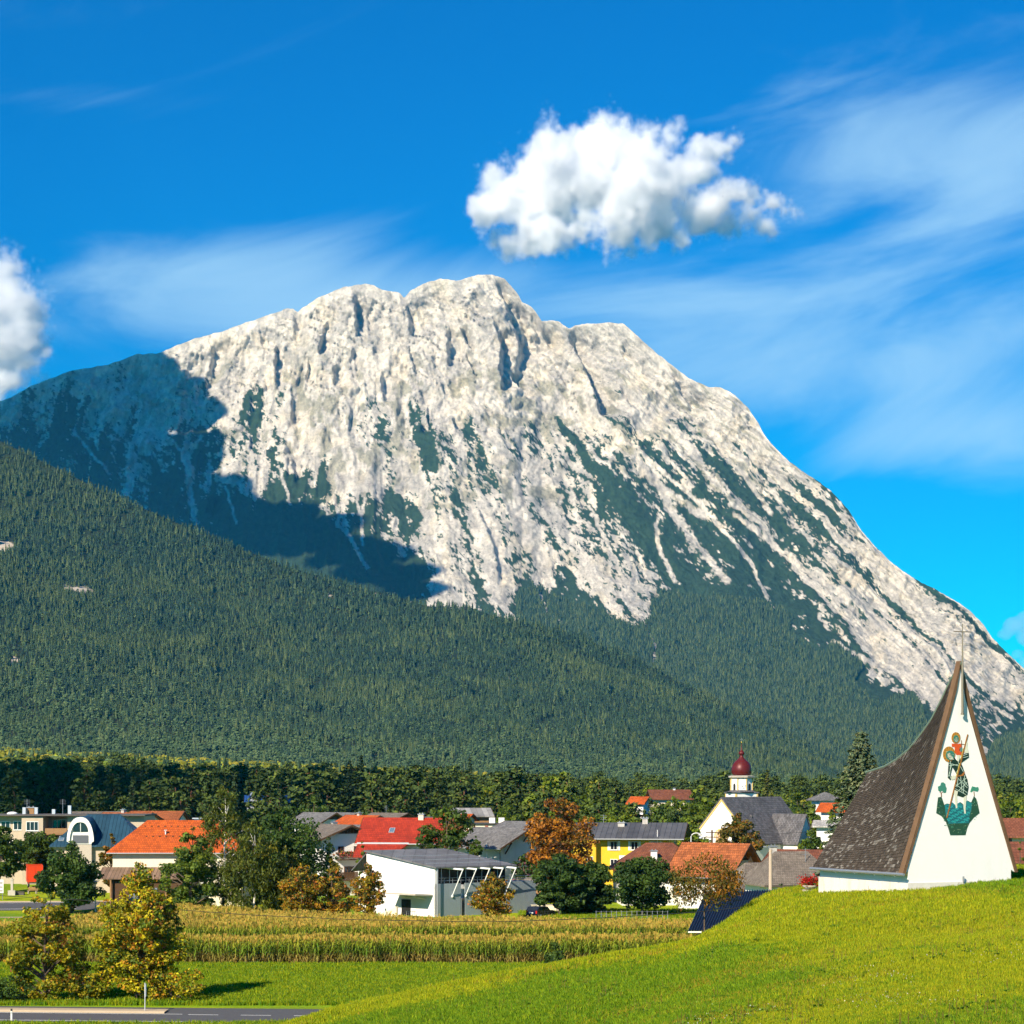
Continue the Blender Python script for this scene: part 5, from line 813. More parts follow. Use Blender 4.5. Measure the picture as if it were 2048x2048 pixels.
# ------------------------------------------------------------------ the white modern building with tilted roof
DR = Vector((0.80, 0.60, 0)); DL = Vector((-0.74, 0.67, 0)); Y0 = 284.0; C0 = Vector((PX(868, Y0), Y0, 0)); z0 = gz(C0.x, Y0 + 5) - .3
o = thing('modern_building', 'white modern building with a tilted dark roof and slanted struts', 'building', (C0.x, C0.y, z0)); LL, LR = 12.4, 12.0
zf = PZ(1736, Y0) - z0; zh = PZ(1704, Y0 + LL * .67) - z0
def mp(l_, r_, z): v_ = DL * l_ + DR * r_; return (v_.x, v_.y, z)
zw = lambda l_: zf + (zh - zf) * l_ / LL
b = MB(); b.prism([mp(0, 0.15, 0), mp(LL, 0.15, 0), mp(LL, 0.15, zw(LL)), mp(0, 0.15, zw(0))], DR * 0.35); b.build('side_wall', mat('bright_white_plaster', (0.84, 0.83, 0.80), .9, var=.03, dirt=((.7, .68, .64), .2)), o)
b = MB(); b.prism([mp(-0.5, -0.2, zw(-.5) + .02), mp(LL + .1, -0.2, zw(LL + .1) + .02), mp(LL + .1, LR + .6, zw(LL + .1) + .02), mp(-.5, LR + .6, zw(-.5) + .02)], (0, 0, .2)); ro = b.build('roof', GREYM, o)
for l_ in (1.6, 4.2, 7.2):
    b = MB()
    for k in range(40): r_ = .3 + k * .29; b.prism([mp(l_, r_, zw(l_) + .225), mp(l_ + .14, r_, zw(l_ + .14) + .225), mp(l_ + .14, r_ + .15, zw(l_ + .14) + .225), mp(l_, r_ + .15, zw(l_) + .225)], (0, 0, .10))
    kind(b.build('snow_guard', STEEL, ro), 'stuff')
zlow = PZ(1768, Y0) - z0
b = MB(); b.prism([mp(.5, .5, 0), mp(LL, .5, 0), mp(LL, LR, 0), mp(.5, LR, 0)], (0, 0, zlow - .2)); b.build('core', WHITE, o)
b = MB(); b.prism([mp(3.2, .5, zlow - .199), mp(LL - .1, .5, zlow - .199), mp(LL - .1, LR, zlow - .199), mp(3.2, LR, zlow - .199)], (0, 0, zf - zlow + .4)); b.build('upper_core', mat('dim_interior', (.10, .06, .035), .8), o)
CLAD = mat('metal_cladding', (0.30, 0.35, 0.37), .5, .25, var=.08, dirt=((.22, .26, .28), .5))
for k in range(24):                                                              # vertical cladding panels of the lower front
    r0 = .15 + k * 0.67
    if r0 + .66 > 16.4: break
    if 3.6 < r0 < 4.7: continue
    b = MB(); b.prism([mp(0, r0, 0), mp(0, r0 + .66, 0), mp(0, r0 + .66, zlow), mp(0, r0, zlow)], -DL.normalized() * -.12); b.build('cladding_panel', CLAD, o)
b = MB(); b.prism([mp(.13, 12.0, 0), mp(.13, 16.3, 0), mp(3, 16.3, 0), mp(3, 12.0, 0)], (0, 0, zlow - .02)); b.build('end_block', CLAD, o)
b = MB(); b.prism([mp(.05, 3.75, .1), mp(.05, 4.9, .1), mp(.05, 4.9, zlow - 1.9), mp(.05, 3.75, zlow - 1.9)], DL * .08); d_ = b.build('door', GLASS, o); b = MB(); b.prism([mp(-.02, 4.25, .1), mp(-.02, 4.33, .1), mp(-.02, 4.33, zlow - 1.9), mp(-.02, 4.25, zlow - 1.9)], DL * .1); b.build('door_frame', STEEL, d_)
for k in range(9):                                                               # glazing of the upper floor: panes between posts
    r0, r1 = .6 + k * 1.27, .6 + (k + 1) * 1.27
    b = MB(); b.prism([mp(.9, r0 + .06, zlow + .02), mp(.9, r1, zlow + .02), mp(.9, r1, zf - .1), mp(.9, r0 + .06, zf - .1)], DL * .04); b.build('pane', mat('clear_glass', (.035, .03, .026), .12, spec=.12, var=.4, scale=.6), o)
    b = MB(); b.tube([mp(.85, r0, zlow), mp(.85, r0, zf)], .06, 6); b.build('post', ALU, o)
b = MB(); [b.tube([mp(.25, .5, zlow + h_), mp(.25, 16.2, zlow + h_)], .035, 5) for h_ in (.35, .7)]; [b.tube([mp(.25, .5 + 1.3 * k, zlow), mp(.25, .5 + 1.3 * k, zlow + .72)], .03, 5) for k in range(13)]; b.build('railing', STEEL, o)
b = MB(); b.tube([mp(-.35, .25, 0), mp(-.35, .25, zf - .1)], .09, 8); b.build('column', STEEL, o)
for k in range(5):                                                               # slanted struts carrying the roof edge
    r_ = 2.6 + k * 2.1; b = MB(); b.tube([mp(0, r_ + .2, zlow - 1.65), mp(-1.5, r_ + .55, zf - .25)], .07, 7); b.tube([mp(-1.55, r_ + .6, zf - .25), mp(.9, r_ - .5, zf - .05)], .12, 7); b.lathe([(.1, zlow - 1.8), (.17, zlow - 1.65), (.1, zlow - 1.5)], 8, *mp(-.04, r_ + .2, 0)[:2]); b.build('strut', WHITEPAINT, o)
b = MB(); b.prism([mp(.3, .05, 2.9), mp(6.2, .05, 2.9), mp(6.2, -2.6, 3.05), mp(.3, -2.6, 3.05)], (0, 0, .2)); cn = b.build('canopy', STONE, o); [MB().prism([mp(l_, 0.05, 2.4), mp(l_ + .2, .05, 2.4), mp(l_ + .2, -2.0, 2.85), mp(l_, -2.0, 2.85)], (0, 0, .06)).build('bracket', WHITEPAINT, cn) for l_ in (1.5, 4.0)]
b = MB(); b.prism([mp(4.3, .13, .1), mp(5.9, .13, .1), mp(5.9, .13, 2.3), mp(4.3, .13, 2.3)], -DR * .06); b.build('garage_door', mat('dark_door', (.02, .02, .022), .5), o)
b = MB(); b.prism([mp(3.2, -3.0, 0), mp(7.6, -3.0, 0), mp(3.2, -3.0, 1.6)], DR * .3); b.build('ramp_wall', CREAM, o)
b = MB(); [b.tube([mp(.6 + .35 * k, -2.2, 0), mp(.6 + .35 * k, -2.2, 1.0)], .03, 5) for k in range(6)]; b.tube([mp(.6, -2.2, 1.0), mp(2.4, -2.2, 1.0)], .03, 5); b.build('rail', STEEL, o)
b = MB(); b.prism([mp(LL + .05, .2, zh - .2), mp(LL + 3.4, .6, zh - 2.6), mp(LL + 3.4, 5, zh - 2.6), mp(LL + .05, 5, zh - .2)], (0, 0, .16)); b.build('side_roof', GREYM, o); b = MB(); b.prism([mp(LL + .4, 1, 0), mp(LL + 2.6, 1, 0), mp(LL + 2.2, 1, zh - 3.0), mp(LL + .4, 1, zh - 2.2)], DR * 3.2); b.build('side_wing', WHITE, o)
for k in range(2): b = MB(); b.prism([mp(LL + .8 + .8 * k, .98, 1.6), mp(LL + 1.4 + .8 * k, .98, 1.6), mp(LL + 1.25 + .8 * k, .98, zh - 3.4), mp(LL + .7 + .8 * k, .98, zh - 3.2)], -DR * .06); b.build('slanted_window', GLASS, o)
# little wooden hut behind the grey end wall
house('hut', 'small brown hut with plank roof behind the grey end wall', 1062, 299, 3.2, 3, PZ(1772, 298), PZ(1758, 299), -10, WOODL, GREYB, ov=.4, og=.3, gutter=False, cat='hut')

# ------------------------------------------------------------------ parish church with onion-domed tower
yaw = math.radians(50); e = Vector((math.cos(yaw), math.sin(yaw), 0)); nL, nW = 17.6, 12.7; ap = Vector((PX(1443, 372), 372, 0)); cc = ap + e * (nL / 2)
z0 = gz(cc.x, cc.y) - .3; rzc = PZ(1597, 372) - z0; ezc = PZ(1688, 368) - z0 + .3
o = thing('church', 'old parish church with steep grey roof, yellow-edged white gable and onion tower', 'church', (cc.x, cc.y, z0), yaw)
b = MB(); b.prism([(-nL / 2, -nW / 2, 0), (-nL / 2, nW / 2, 0), (-nL / 2, nW / 2, ezc), (-nL / 2, 0, rzc), (-nL / 2, -nW / 2, ezc)], (nL, 0, 0)); b.build('wall', WHITE, o)
rf = gable_roof(nL, nW, ezc, rzc, .5, .12, .25).build('roof', SLATE, o); YT = mat('yellow_trim', (.66, .47, .16), .9)
s_ = (rzc - ezc) / (nW / 2); b = MB()
for sg in (-1, 1): b.prism([(-nL / 2 - .12, 0, rzc - .1), (-nL / 2 - .12, 0, rzc - .42), (-nL / 2 - .12, sg * (nW / 2), ezc - .42), (-nL / 2 - .12, sg * (nW / 2), ezc - .05)], (.13, 0, 0))
b.build('gable_trim', YT, o)
b = MB(); aa = arch(1.15, 7.2, 8.7, 6); b.prism([(-nL / 2 - .04, a_, z_) for a_, z_ in [(-1.15, 4.4)] + aa + [(1.15, 4.4)]], (.06, 0, 0)); b.build('niche', mat('ochre_niche', (.52, .33, .16), .9), o); b = MB(); [b.prism([(-nL / 2 - .07, aa[k][0] * 1.12, aa[k][1]), (-nL / 2 - .07, aa[k + 1][0] * 1.12, aa[k + 1][1]), (-nL / 2 - .07, aa[k + 1][0] * 1.3, aa[k + 1][1] + .2), (-nL / 2 - .07, aa[k][0] * 1.3, aa[k][1] + .2)], (.08, 0, 0)) for k in range(len(aa) - 1)]; b.build('niche_trim', YT, o)
for u_ in (-5.2, -2.2): window(o, 'f', u_, 1.8, 1.0, 2.4, nL, nW, fr=STONE, mull=1, trans=1)
for x_ in (-4.4, 3.2): # little eyebrow dormers
    yy = -2.6; zz = rzc - s_ * 2.6 + .25; b = MB(); b.prism([(x_ - .35, yy - .5, zz - 1.05), (x_ + .35, yy - .5, zz - 1.05), (x_, yy - .5, zz - .1)], (0, 1.6, .3)); d_ = b.build('dormer', SLATE, rf); b = MB(); b.prism([(x_ - .22, yy - .53, zz - .95), (x_ + .22, yy - .53, zz - .95), (x_, yy - .53, zz - .35)], (0, .03, 0)); b.build('hatch', RUBBER, d_)
# transept annex: its gable faces away from the sun
ax0, ax1, ay = -0.6, 4.4, -nW / 2 - 3.2; ezA, rzA = ezc - .1, ezc + 4.3; xm = (ax0 + ax1) / 2
b = MB(); b.prism([(ax0, ay, 0), (ax1, ay, 0), (ax1, ay, ezA), (xm, ay, rzA), (ax0, ay, ezA)], (0, 5, 0)); an = b.build('annex', WHITE, o)
b = MB(); sA = (rzA - ezA) / ((ax1 - ax0) / 2)
for sg in (-1, 1): p = [(xm, ay - .25, rzA), (xm, ay + 6.5, rzA), (xm + sg * 2.8, ay + 6.5, rzA - 2.8 * sA), (xm + sg * 2.8, ay - .25, rzA - 2.8 * sA)]; b.prism(p if sg > 0 else p[::-1], (0, 0, .22))
b.build('annex_roof', SLATE, an); b = MB(); b.prism([(xm - .5, ay - .03, 2.2), (xm + .5, ay - .03, 2.2), (xm + .5, ay - .03, 4.8), (xm, ay - .03, 5.3), (xm - .5, ay - .03, 4.8)], (0, .04, 0)); b.build('pane', mat('leaded_glass', (.20, .21, .21), .3), an); MB().box(ax0 - .04, ax0 + .7, ay - .04, ay + .01, 0, ezA).build('corner_trim', YT, an)
# tower
T0 = Vector((PX(1483, 402), 402, 0)); zt0 = gz(T0.x, T0.y) - .3; t_ = thing('church_tower', 'church tower with two white clocks and a dark red onion dome', 'tower', (T0.x, T0.y, zt0), math.radians(20)); s402 = 402 / F
H = lambda py: PZ(py, 402) - zt0
b = MB(); b.box(-2.15, 2.15, -2.15, 2.15, 0, H(1586)); b.build('shaft', WHITE, t_); b = MB(); [b.box(sx * 2.05 - .15, sx * 2.05 + .15, sy * 2.05 - .15, sy * 2.05 + .15, 0, H(1586) - .02) for sx in (-1, 1) for sy in (-1, 1)]; b.build('corner_trim', YT, t_)
b = MB(); b.box(-2.35, 2.35, -2.35, 2.35, H(1586) + .002, H(1584)); b.lathe([(2.9, H(1584)), (2.0, H(1580)), (1.9, H(1578))], 8); b.build('ledge', SLATE, t_)
def octa(r, z0_, z1_, bmb): bmb.lathe([(r, z0_), (r, z1_)], 8); return bmb
R8 = 2.02; octa(R8, H(1585), H(1556), MB()).build('belfry', WHITE, t_)
b = MB()
for k in range(8): a_ = math.pi / 4 * k; b.box(R8 * math.cos(a_) - .09, R8 * math.cos(a_) + .09, R8 * math.sin(a_) - .09, R8 * math.sin(a_) + .09, H(1585), H(1557))
b.build('belfry_trim', YT, t_)
b = MB(); b.lathe([(R8 + .05, H(1557)), (R8 + .45, H(1555)), (R8 + .5, H(1552)), (R8 * .9, H(1551))], 8); b.build('cornice', STONE, t_)
rd = 20 * s402; prof = [(rd * .80, 1552), (rd * .97, 1547), (rd * 1.02, 1541), (rd * 1.0, 1536), (rd * .90, 1530), (rd * .70, 1524), (rd * .45, 1520), (rd * .26, 1516), (rd * .16, 1512), (rd * .15, 1510.5), (rd * .24, 1509.5), (rd * .30, 1507), (rd * .28, 1504.5), (rd * .16, 1502.5), (rd * .06, 1499.5), (rd * .035, 1494), (.03, 1487)]
MB().lathe([(r_, H(p_)) for r_, p_ in prof], 24).build('onion_dome', mat('oxblood_sheet', (.105, .012, .012), .42, .1, var=.2, scale=2), t_, True)
MB().lathe([(.03, H(1487)), (.19, H(1486)), (.23, H(1484.6)), (.19, H(1483.2)), (.03, H(1482))], 12).build('golden_ball', mat('gilding', (.75, .50, .12), .25, 1.0), t_, True); b = MB(); b.box(-.03, .03, -.03, .03, H(1482), H(1476)); b.box(-.28, .28, -.03, .03, H(1479.4), H(1478.7)); b.build('cross', STEEL, t_)
def clock(par, ang, zc_, r_):
    ap_ = R8 * math.cos(math.pi / 8) + .02; n_ = Vector((math.cos(ang), math.sin(ang), 0)); u_ = Vector((-n_.y, n_.x, 0)); pt_ = lambda r, a_, d: n_ * (ap_ + d) + u_ * (r * math.sin(-a_)) + Vector((0, 0, zc_ + r * math.cos(a_)))
    b = MB(); b.prism([pt_(r_, 2 * math.pi * k / 24, 0) for k in range(24)], n_ * .05); c_ = b.build('clock', WHITEPAINT, par); BK = mat('black_paint', (.015, .015, .015), .5)
    b = MB()
    for k in range(12): a_ = math.pi / 6 * k; b.prism([pt_(r_ * .74, a_ - .07, .052), pt_(r_ * .74, a_ + .07, .052), pt_(r_ * .95, a_ + .06, .052), pt_(r_ * .95, a_ - .06, .052)], n_ * .012)
    b.build('hour_marks', BK, c_)
    for nm_, a_, ln in (('hour_hand', math.radians(130), .52), ('minute_hand', math.radians(205), .78)): b = MB(); b.prism([pt_(.05, a_ + math.pi / 2, .066), pt_(r_ * ln, a_ - .05, .066), pt_(r_ * ln, a_ + .05, .066), pt_(.05, a_ - math.pi / 2, .066)], n_ * .012); b.build(nm_, BK, c_)
for k in range(8):
    a_ = math.pi / 8 + math.pi / 4 * k
    if k % 2: clock(t_, a_, H(1571), .62)
    else:
        ap_ = R8 * math.cos(math.pi / 8); n_ = Vector((math.cos(a_), math.sin(a_), 0)); u_ = Vector((-n_.y, n_.x, 0)); b = MB(); b.prism([n_ * (ap_ + .02) + u_ * q + Vector((0, 0, zz)) for q, zz in [(-.26, H(1580)), (.26, H(1580)), (.26, H(1570)), (.13, H(1567)), (-.13, H(1567)), (-.26, H(1570))]], n_ * .03); b.build('louvre', RUBBER, t_)

# ------------------------------------------------------------------ the chapel on the hill
A = Vector((22.9, 130.0, 0)); U = Vector((0.91, 0.414, 0)).normalized(); B = Vector((-U.y, U.x, 0)); Wd = 7.24; LC = 9.7; ez = 13.2
gz0 = 11.0; ch = thing('chapel', 'white gabled chapel with swept dark shingle roof and mosaic front on the grassy hill', 'chapel', (A.x, A.y, gz0))
def cp(u, l_, z): v_ = U * u + B * l_; return Vector((v_.x, v_.y, z - gz0))
def l_of(px): R = (px - CX) / F; M = A + U * (Wd / 2); return (M.x - R * M.y) / (-B.x + R * B.y)
crv = [(1910, 1333), (1901.5, 1359.8), (1884, 1398), (1863, 1439), (1839.6, 1472), (1816, 1501), (1792, 1520.6), (1769, 1534), (1732, 1545.6)]
cl_ = []
for a_, p_ in crv: L_ = max(0, l_of(a_)); cl_.append((L_, PZ(p_, (A + U * Wd / 2 + B * L_).y)))
cl_ = [(-0.25, cl_[0][1] + .25)] + cl_[1:] + [(max(LC + .03, cl_[-1][0] + .01), cl_[-1][1] - .05)]
ridge_z = lambda l_: float(np.interp(l_, [c_[0] for c_ in cl_], [c_[1] for c_ in cl_]))
HWD = Wd / 2 + 0.42; ezo = ez - 0.15
def roof_pt(side, l_, t, off=0.0):
    """t = 0 at the ridge, 1 at the eave; slightly hollow rafters; off lifts along the outward side"""
    zr = ridge_z(l_); w = HWD * t; z = zr + (ezo - zr) * (t ** 0.93); return cp(Wd / 2 + side * w, l_, z) + (U * side * 0.75 + Vector((0, 0, 0.55))) * off
b = MB(); NL, NT = 26, 8
for sd in (-1, 1):
    for i in range(NL):
        for j in range(NT):
            l0, l1 = 0.05 + (LC - .03) * i / NL, 0.05 + (LC - .03) * (i + 1) / NL; t0, t1 = j / NT, (j + 1) / NT
            q = [roof_pt(sd, l0, t0), roof_pt(sd, l0, t1), roof_pt(sd, l1, t1), roof_pt(sd, l1, t0)]; b.poly(q if sd < 0 else q[::-1])
rf = b.build('roof', mat('roof_underlay', (.05, .035, .025), .9), ch)
g = np.random.default_rng(77); b = MB(); rows = 52
for sd in (-1, 1):
    for j in range(rows):                                                        # lapped wooden shingles, course by course
        t0, t1 = j / rows, min(1.0, (j + 1.28) / rows); l_ = 0.05
        while l_ < LC:
            w_ = .13 + .14 * g.random(); l1 = min(l_ + w_ - .012, LC + .02); lift = .035 + .02 * g.random(); age = fbm(np.array(l_ * .5 + 30 * sd), np.array(j * .13), 3)
            q0, q1, q2, q3 = roof_pt(sd, l_, t0, .008), roof_pt(sd, l_, t1, lift), roof_pt(sd, l1, t1, lift), roof_pt(sd, l1, t0, .008)
            k_ = .65 + .6 * g.random(); base_ = np.array((.062, .049, .038)) * k_; pale = g.random() < (.02 + .20 * sstep(.50, .68, age) + (.12 if t1 > .9 else 0)); base_ = np.array((.15, .135, .115)) * k_ if pale else base_
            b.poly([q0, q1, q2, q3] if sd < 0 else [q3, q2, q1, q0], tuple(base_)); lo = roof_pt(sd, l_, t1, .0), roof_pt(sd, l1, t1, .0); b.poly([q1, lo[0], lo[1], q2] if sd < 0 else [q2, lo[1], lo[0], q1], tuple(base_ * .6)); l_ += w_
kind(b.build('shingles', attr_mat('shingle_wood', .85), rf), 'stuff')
OAK = mat('weathered_oak', (.14, .08, .042), .8, var=.35, scale=2.2, bump=.5, bscale=14, dirt=((.12, .07, .04), .7))
for sd in (-1, 1):                                                               # thick boards along the front edge
    b = MB(); n_ = 9
    for k in range(n_):
        t0, t1 = k / n_, (k + 1) / n_; zr = ridge_z(-.25); f_ = lambda t, inn: cp(Wd / 2 + sd * max(0, (HWD * t - inn)), -.09, zr + (ezo - zr) * t ** .93 - (.0 if inn == 0 else .0)); th = .30 + .06 * t0
        b.prism([f_(t0, 0), f_(t1, 0), f_(t1, .16 if t1 > .1 else .05), f_(t0, .16 if t0 > .1 else .0)], -B * -.14)
        b.prism([f_(t0, 0) + U * sd * .02, f_(t1, 0) + U * sd * .02, f_(t1, 0) + U * sd * .06 + B * .4, f_(t0, 0) + U * sd * .06 + B * .4], Vector((0, 0, .05)))
    b.build('barge_board', OAK, ch)
b = MB(); zr = ridge_z(0) - 1.0; wall_in = .0
fa = [cp(0, 0, 10.2), cp(Wd, 0, 10.2), cp(Wd, 0, ez)]
for t in np.linspace(1, 0, 9): fa.append(cp(Wd / 2 + max(.02, (HWD * t - .14)), 0, (ridge_z(0) - .2) + (ezo - (ridge_z(0) - .2)) * t ** .93))
for t in np.linspace(0, 1, 9): fa.append(cp(Wd / 2 - max(.02, (HWD * t - .14)), 0, (ridge_z(0) - .2) + (ezo - (ridge_z(0) - .2)) * t ** .93))
fa.append(cp(0, 0, ez)); CHW = mat('chapel_white', (.82, .81, .78), .9, var=.03, bump=.1, bscale=6, dirt=((.70, .66, .58), .25)); b.prism(fa, B * .35); b.build('front_wall', CHW, ch)
b = MB(); b.prism([cp(0.0, .352, 10.2), cp(0.0, LC - .2, 10.2), cp(0.0, LC - .2, ez), cp(0.0, .352, ez)], U * .3); b.prism([cp(Wd - .3, .352, 10.2), cp(Wd - .3, LC - .2, 10.2), cp(Wd - .3, LC - .2, ez), cp(Wd - .3, .352, ez)], U * .3)
b.build('side_walls', CHW, ch); b = MB(); zr = ridge_z(LC - .2) - .15; b.prism([cp(.302, LC - .2, 10.2), cp(Wd - .302, LC - .2, 10.2), cp(Wd - .302, LC - .2, ez), cp(Wd / 2, LC - .2, zr), cp(.302, LC - .2, ez)], B * -.3); b.build('back_wall', CHW, ch)
PL = mat('plinth', (.66, .63, .57), .95, var=.08, bump=.3, bscale=7, dirt=((.42, .37, .28), .7)); zp = PZ(1766, 130)
b = MB(); b.prism([cp(-.06, -.06, 10.2), cp(Wd + .06, -.06, 10.2), cp(Wd + .06, -.06, zp), cp(-.06, -.06, zp)], B * .055); b.prism([cp(-.06, -.0, 10.2), cp(-.06, LC - .15, 10.2), cp(-.06, LC - .15, zp), cp(-.06, -.0, zp)], U * .055); b.build('plinth', PL, ch)
b = MB(); b.tube([roof_pt(-1, -.3, 1.0) - U * .1, roof_pt(-1, LC + .05, 1.0) - U * .1], .09, 8); [b.tube([roof_pt(-1, l_, 1.0) - U * .1 + Vector((0, 0, .09)), roof_pt(-1, l_, 1.0) - U * .1 - Vector((0, 0, .16))], .025, 5) for l_ in np.arange(.6, LC, 2.1)]; b.build('gutter', STEEL, ch)
b = MB(); [b.tube([cp(Wd / 2, cl_[k][0], cl_[k][1] + .03), cp(Wd / 2, cl_[k + 1][0], cl_[k + 1][1] + .03)], .07, 6) for k in range(len(cl_) - 1)]; b.build('ridge_cap', mat('verdigris', (.16, .22, .17), .6, .3), ch)
CR = mat('cross_metal', (.23, .20, .15), .5, .5, var=.2); cu = Wd / 2 - .02; zz = lambda py: PZ(py, (A + U * cu).y)
b = MB(); c0 = cp(cu, -.25, 0); b.tube([c0 + Vector((0, 0, zz(1428))), c0 + Vector((0, 0, zz(1330)))], .07, 8); b.tube([c0 + Vector((0, 0, zz(1330))), c0 + Vector((0, 0, zz(1248)))], [.055, .03], 8); b.lathe([(.10, zz(1430) - gz0), (.10, zz(1426) - gz0)], 8, c0.x, c0.y)
v0 = len(b.v); b.tube([c0 - U * .62 + Vector((0, 0, zz(1264))), c0 + U * .62 + Vector((0, 0, zz(1264)))], .028, 8); b.build('cross', CR, ch)
b = MB(); q = cp(Wd / 2 + .15, -.1, zp); b.box(q.x - .05, q.x + .05, q.y - .08, q.y, q.z + .02, q.z + .32); b.build('wall_fitting', STEEL, ch)
# mosaic on the front wall: flat coloured pieces, drawn in the wall's own plane
def mo(x, y, d): # point of the 1189x1932 drawing grid -> the wall
    px, py = 1840 + x / 7.431, 1440 + y / 7.431; R = (px - CX) / F; u = (R * A.y - A.x) / (U.x - R * U.y); return cp(u, -d, PZ(py, (A + U * u).y))
MG = mat('mosaic_stone', (.5, .5, .5)); MOS = attr_mat('mosaic_pieces', .55)
def piece(name, polys, par, d):
    b = MB()
    for pts, c_ in polys: b.prism([mo(x_, y_, d) for x_, y_ in pts], B * .02, c_)
    return b.build(name, MOS, par)
def ell(cx, cy, rx, ry, n_=18, a0=0): return [(cx + rx * math.cos(2 * math.pi * k / n_), cy + ry * math.sin(2 * math.pi * k / n_)) for k in range(n_)]
def line(p, q, w): dx, dy = q[0] - p[0], q[1] - p[1]; L_ = math.hypot(dx, dy); nx, ny = -dy / L_ * w / 2, dx / L_ * w / 2; return [(p[0] + nx, p[1] + ny), (q[0] + nx, q[1] + ny), (q[0] - nx, q[1] - ny), (p[0] - nx, p[1] - ny)]
DKG, TEAL, MINT, PALE, GOLD, SKIN, REDM, BRN = (.012, .035, .026), (.02, .20, .22), (.10, .36, .27), (.55, .70, .58), (.42, .20, .03), (.66, .66, .52), (.62, .09, .02), (.22, .10, .03)
base_ = piece('mosaic', [([(268, 1150), (318, 1140), (360, 1260), (400, 1240), (440, 1250), (480, 1225), (520, 1260), (560, 1240), (600, 1220), (650, 1260), (700, 1195), (760, 1225), (800, 1130), (835, 1170), (860, 1260), (885, 1385), (800, 1450), (735, 1530), (700, 1610), (675, 1712), (450, 1714), (420, 1610), (385, 1520), (320, 1430), (240, 1385), (255, 1250)], (.022, .075, .045))], ch, .012)
piece('water', [([(365, 1265), (405, 1245), (440, 1262), (485, 1225), (525, 1270), (585, 1222), (640, 1270), (700, 1200), (770, 1235), (760, 1330), (735, 1420), (725, 1530), (420, 1540), (385, 1430)], TEAL)], base_, .016)
wv = []
for j in range(9):
    for k in range(8): x0 = 375 + k * 45; y0 = 1290 + j * 28 + (10 if k % 2 else 0); wv.append((line((x0, y0), (x0 + 24, y0 - 13), 8), (.03, .36, .36) if (j + k) % 3 else (.01, .05, .07))); wv.append((line((x0 + 22, y0 - 13), (x0 + 46, y0 + 2), 8), (.04, .42, .36) if (j + k) % 3 == 1 else (.01, .06, .08)))
piece('waves', [w_ for w_ in wv if 380 < w_[0][0][0] < 720], base_, .020)
gq = np.random.default_rng(3); sp = []
for k in range(230):
    x_, y_ = gq.uniform(255, 880), gq.uniform(1150, 1710)
    if 370 < x_ < 745 and y_ < 1535: continue
    if x_ < 255 + max(0, y_ - 1390) * .62 or x_ > 880 - max(0, y_ - 1390) * .62: continue
    if y_ < 1380 and not (abs(x_ - 310) < 20 + (y_ - 1150) * .25 or abs(x_ - 815) < 20 + (y_ - 1140) * .25): continue
    r_ = gq.uniform(4, 9); sp.append((ell(x_, y_, r_, r_ * .8, 5), [(.06, .22, .13), (.16, .30, .16), (.02, .12, .09), (.22, .30, .18)][k % 4]))
piece('tesserae', sp, base_, .020)
piece('trees', [([(265, 990), (300, 975), (315, 930), (345, 926), (375, 950), (378, 985), (393, 1010), (385, 1075), (350, 1085), (325, 1045), (300, 1070), (272, 1050)], (.05, .22, .16)), (line((318, 1140), (312, 1080), 12), BRN), (line((312, 1085), (290, 1070), 7), BRN), (line((314, 1085), (335, 1068), 7), BRN), ([(745, 1068), (760, 1015), (775, 985), (800, 992), (830, 1000), (862, 995), (872, 1030), (855, 1065), (820, 1058), (790, 1050), (765, 1072)], (.05, .24, .16)), (line((806, 1130), (800, 1062), 9), BRN)], base_, .016)
fg = piece('figure', [([(510, 560), (430, 600), (418, 700), (412, 860), (450, 895), (470, 845), (450, 815), (480, 700), (535, 790), (545, 830), (520, 960), (500, 1040), (560, 1060), (550, 1120), (640, 1150), (700, 1110), (720, 1000), (700, 880), (660, 790), (630, 690), (605, 640), (725, 555), (720, 490), (690, 490), (640, 515), (610, 560), (560, 620)], DKG),
    ([(505, 1035), (560, 1060), (545, 1140), (552, 1310), (530, 1310), (510, 1150)], SKIN), ([(640, 1150), (690, 1120), (672, 1320), (678, 1390), (656, 1390), (645, 1300)], SKIN), ([(445, 860), (490, 820), (528, 830), (520, 880), (470, 890)], SKIN), ([(660, 350), (690, 308), (705, 340), (700, 385), (720, 490), (690, 495), (660, 480), (672, 400)], SKIN)], base_, .024)
piece('folds', [(line(p, q, 6), PALE) for p, q in [((430, 640), (590, 690)), ((430, 680), (560, 660)), ((450, 610), (440, 800)), ((470, 650), (420, 840)), ((560, 620), (640, 770)), ((600, 650), (540, 780)), ((640, 560), (715, 540)), ((640, 530), (700, 505)), ((545, 850), (700, 1010)), ((690, 860), (520, 990)), ((600, 840), (620, 1060)), ((660, 820), (640, 1090)), ((530, 960), (700, 1080)), ((700, 920), (560, 1060)), ((520, 1020), (680, 1110)), ((560, 880), (545, 1000)), ((640, 870), (705, 980)), ((425, 800), (460, 870))]], fg, .028)
piece('belt', [([(548, 830), (610, 815), (655, 760), (662, 790), (640, 830), (610, 832), (552, 842)], (.34, .13, .03))], fg, .030)
piece('child', [([(470, 350), (600, 355), (620, 400), (610, 520), (540, 520), (515, 480), (512, 400), (470, 395)], REDM), ([(545, 522), (590, 522), (585, 560), (572, 620), (550, 610), (545, 560)], SKIN), (ell(605, 440, 26, 34), (.12, .34, .33)), (line((575, 352), (665, 362), 6), BRN), (line((612, 300), (616, 480), 6), BRN)], fg, .030)
piece('halos', [(ell(532, 265, 66, 85), GOLD), (ell(430, 510, 92, 118), GOLD)], fg, .022)
hr = []
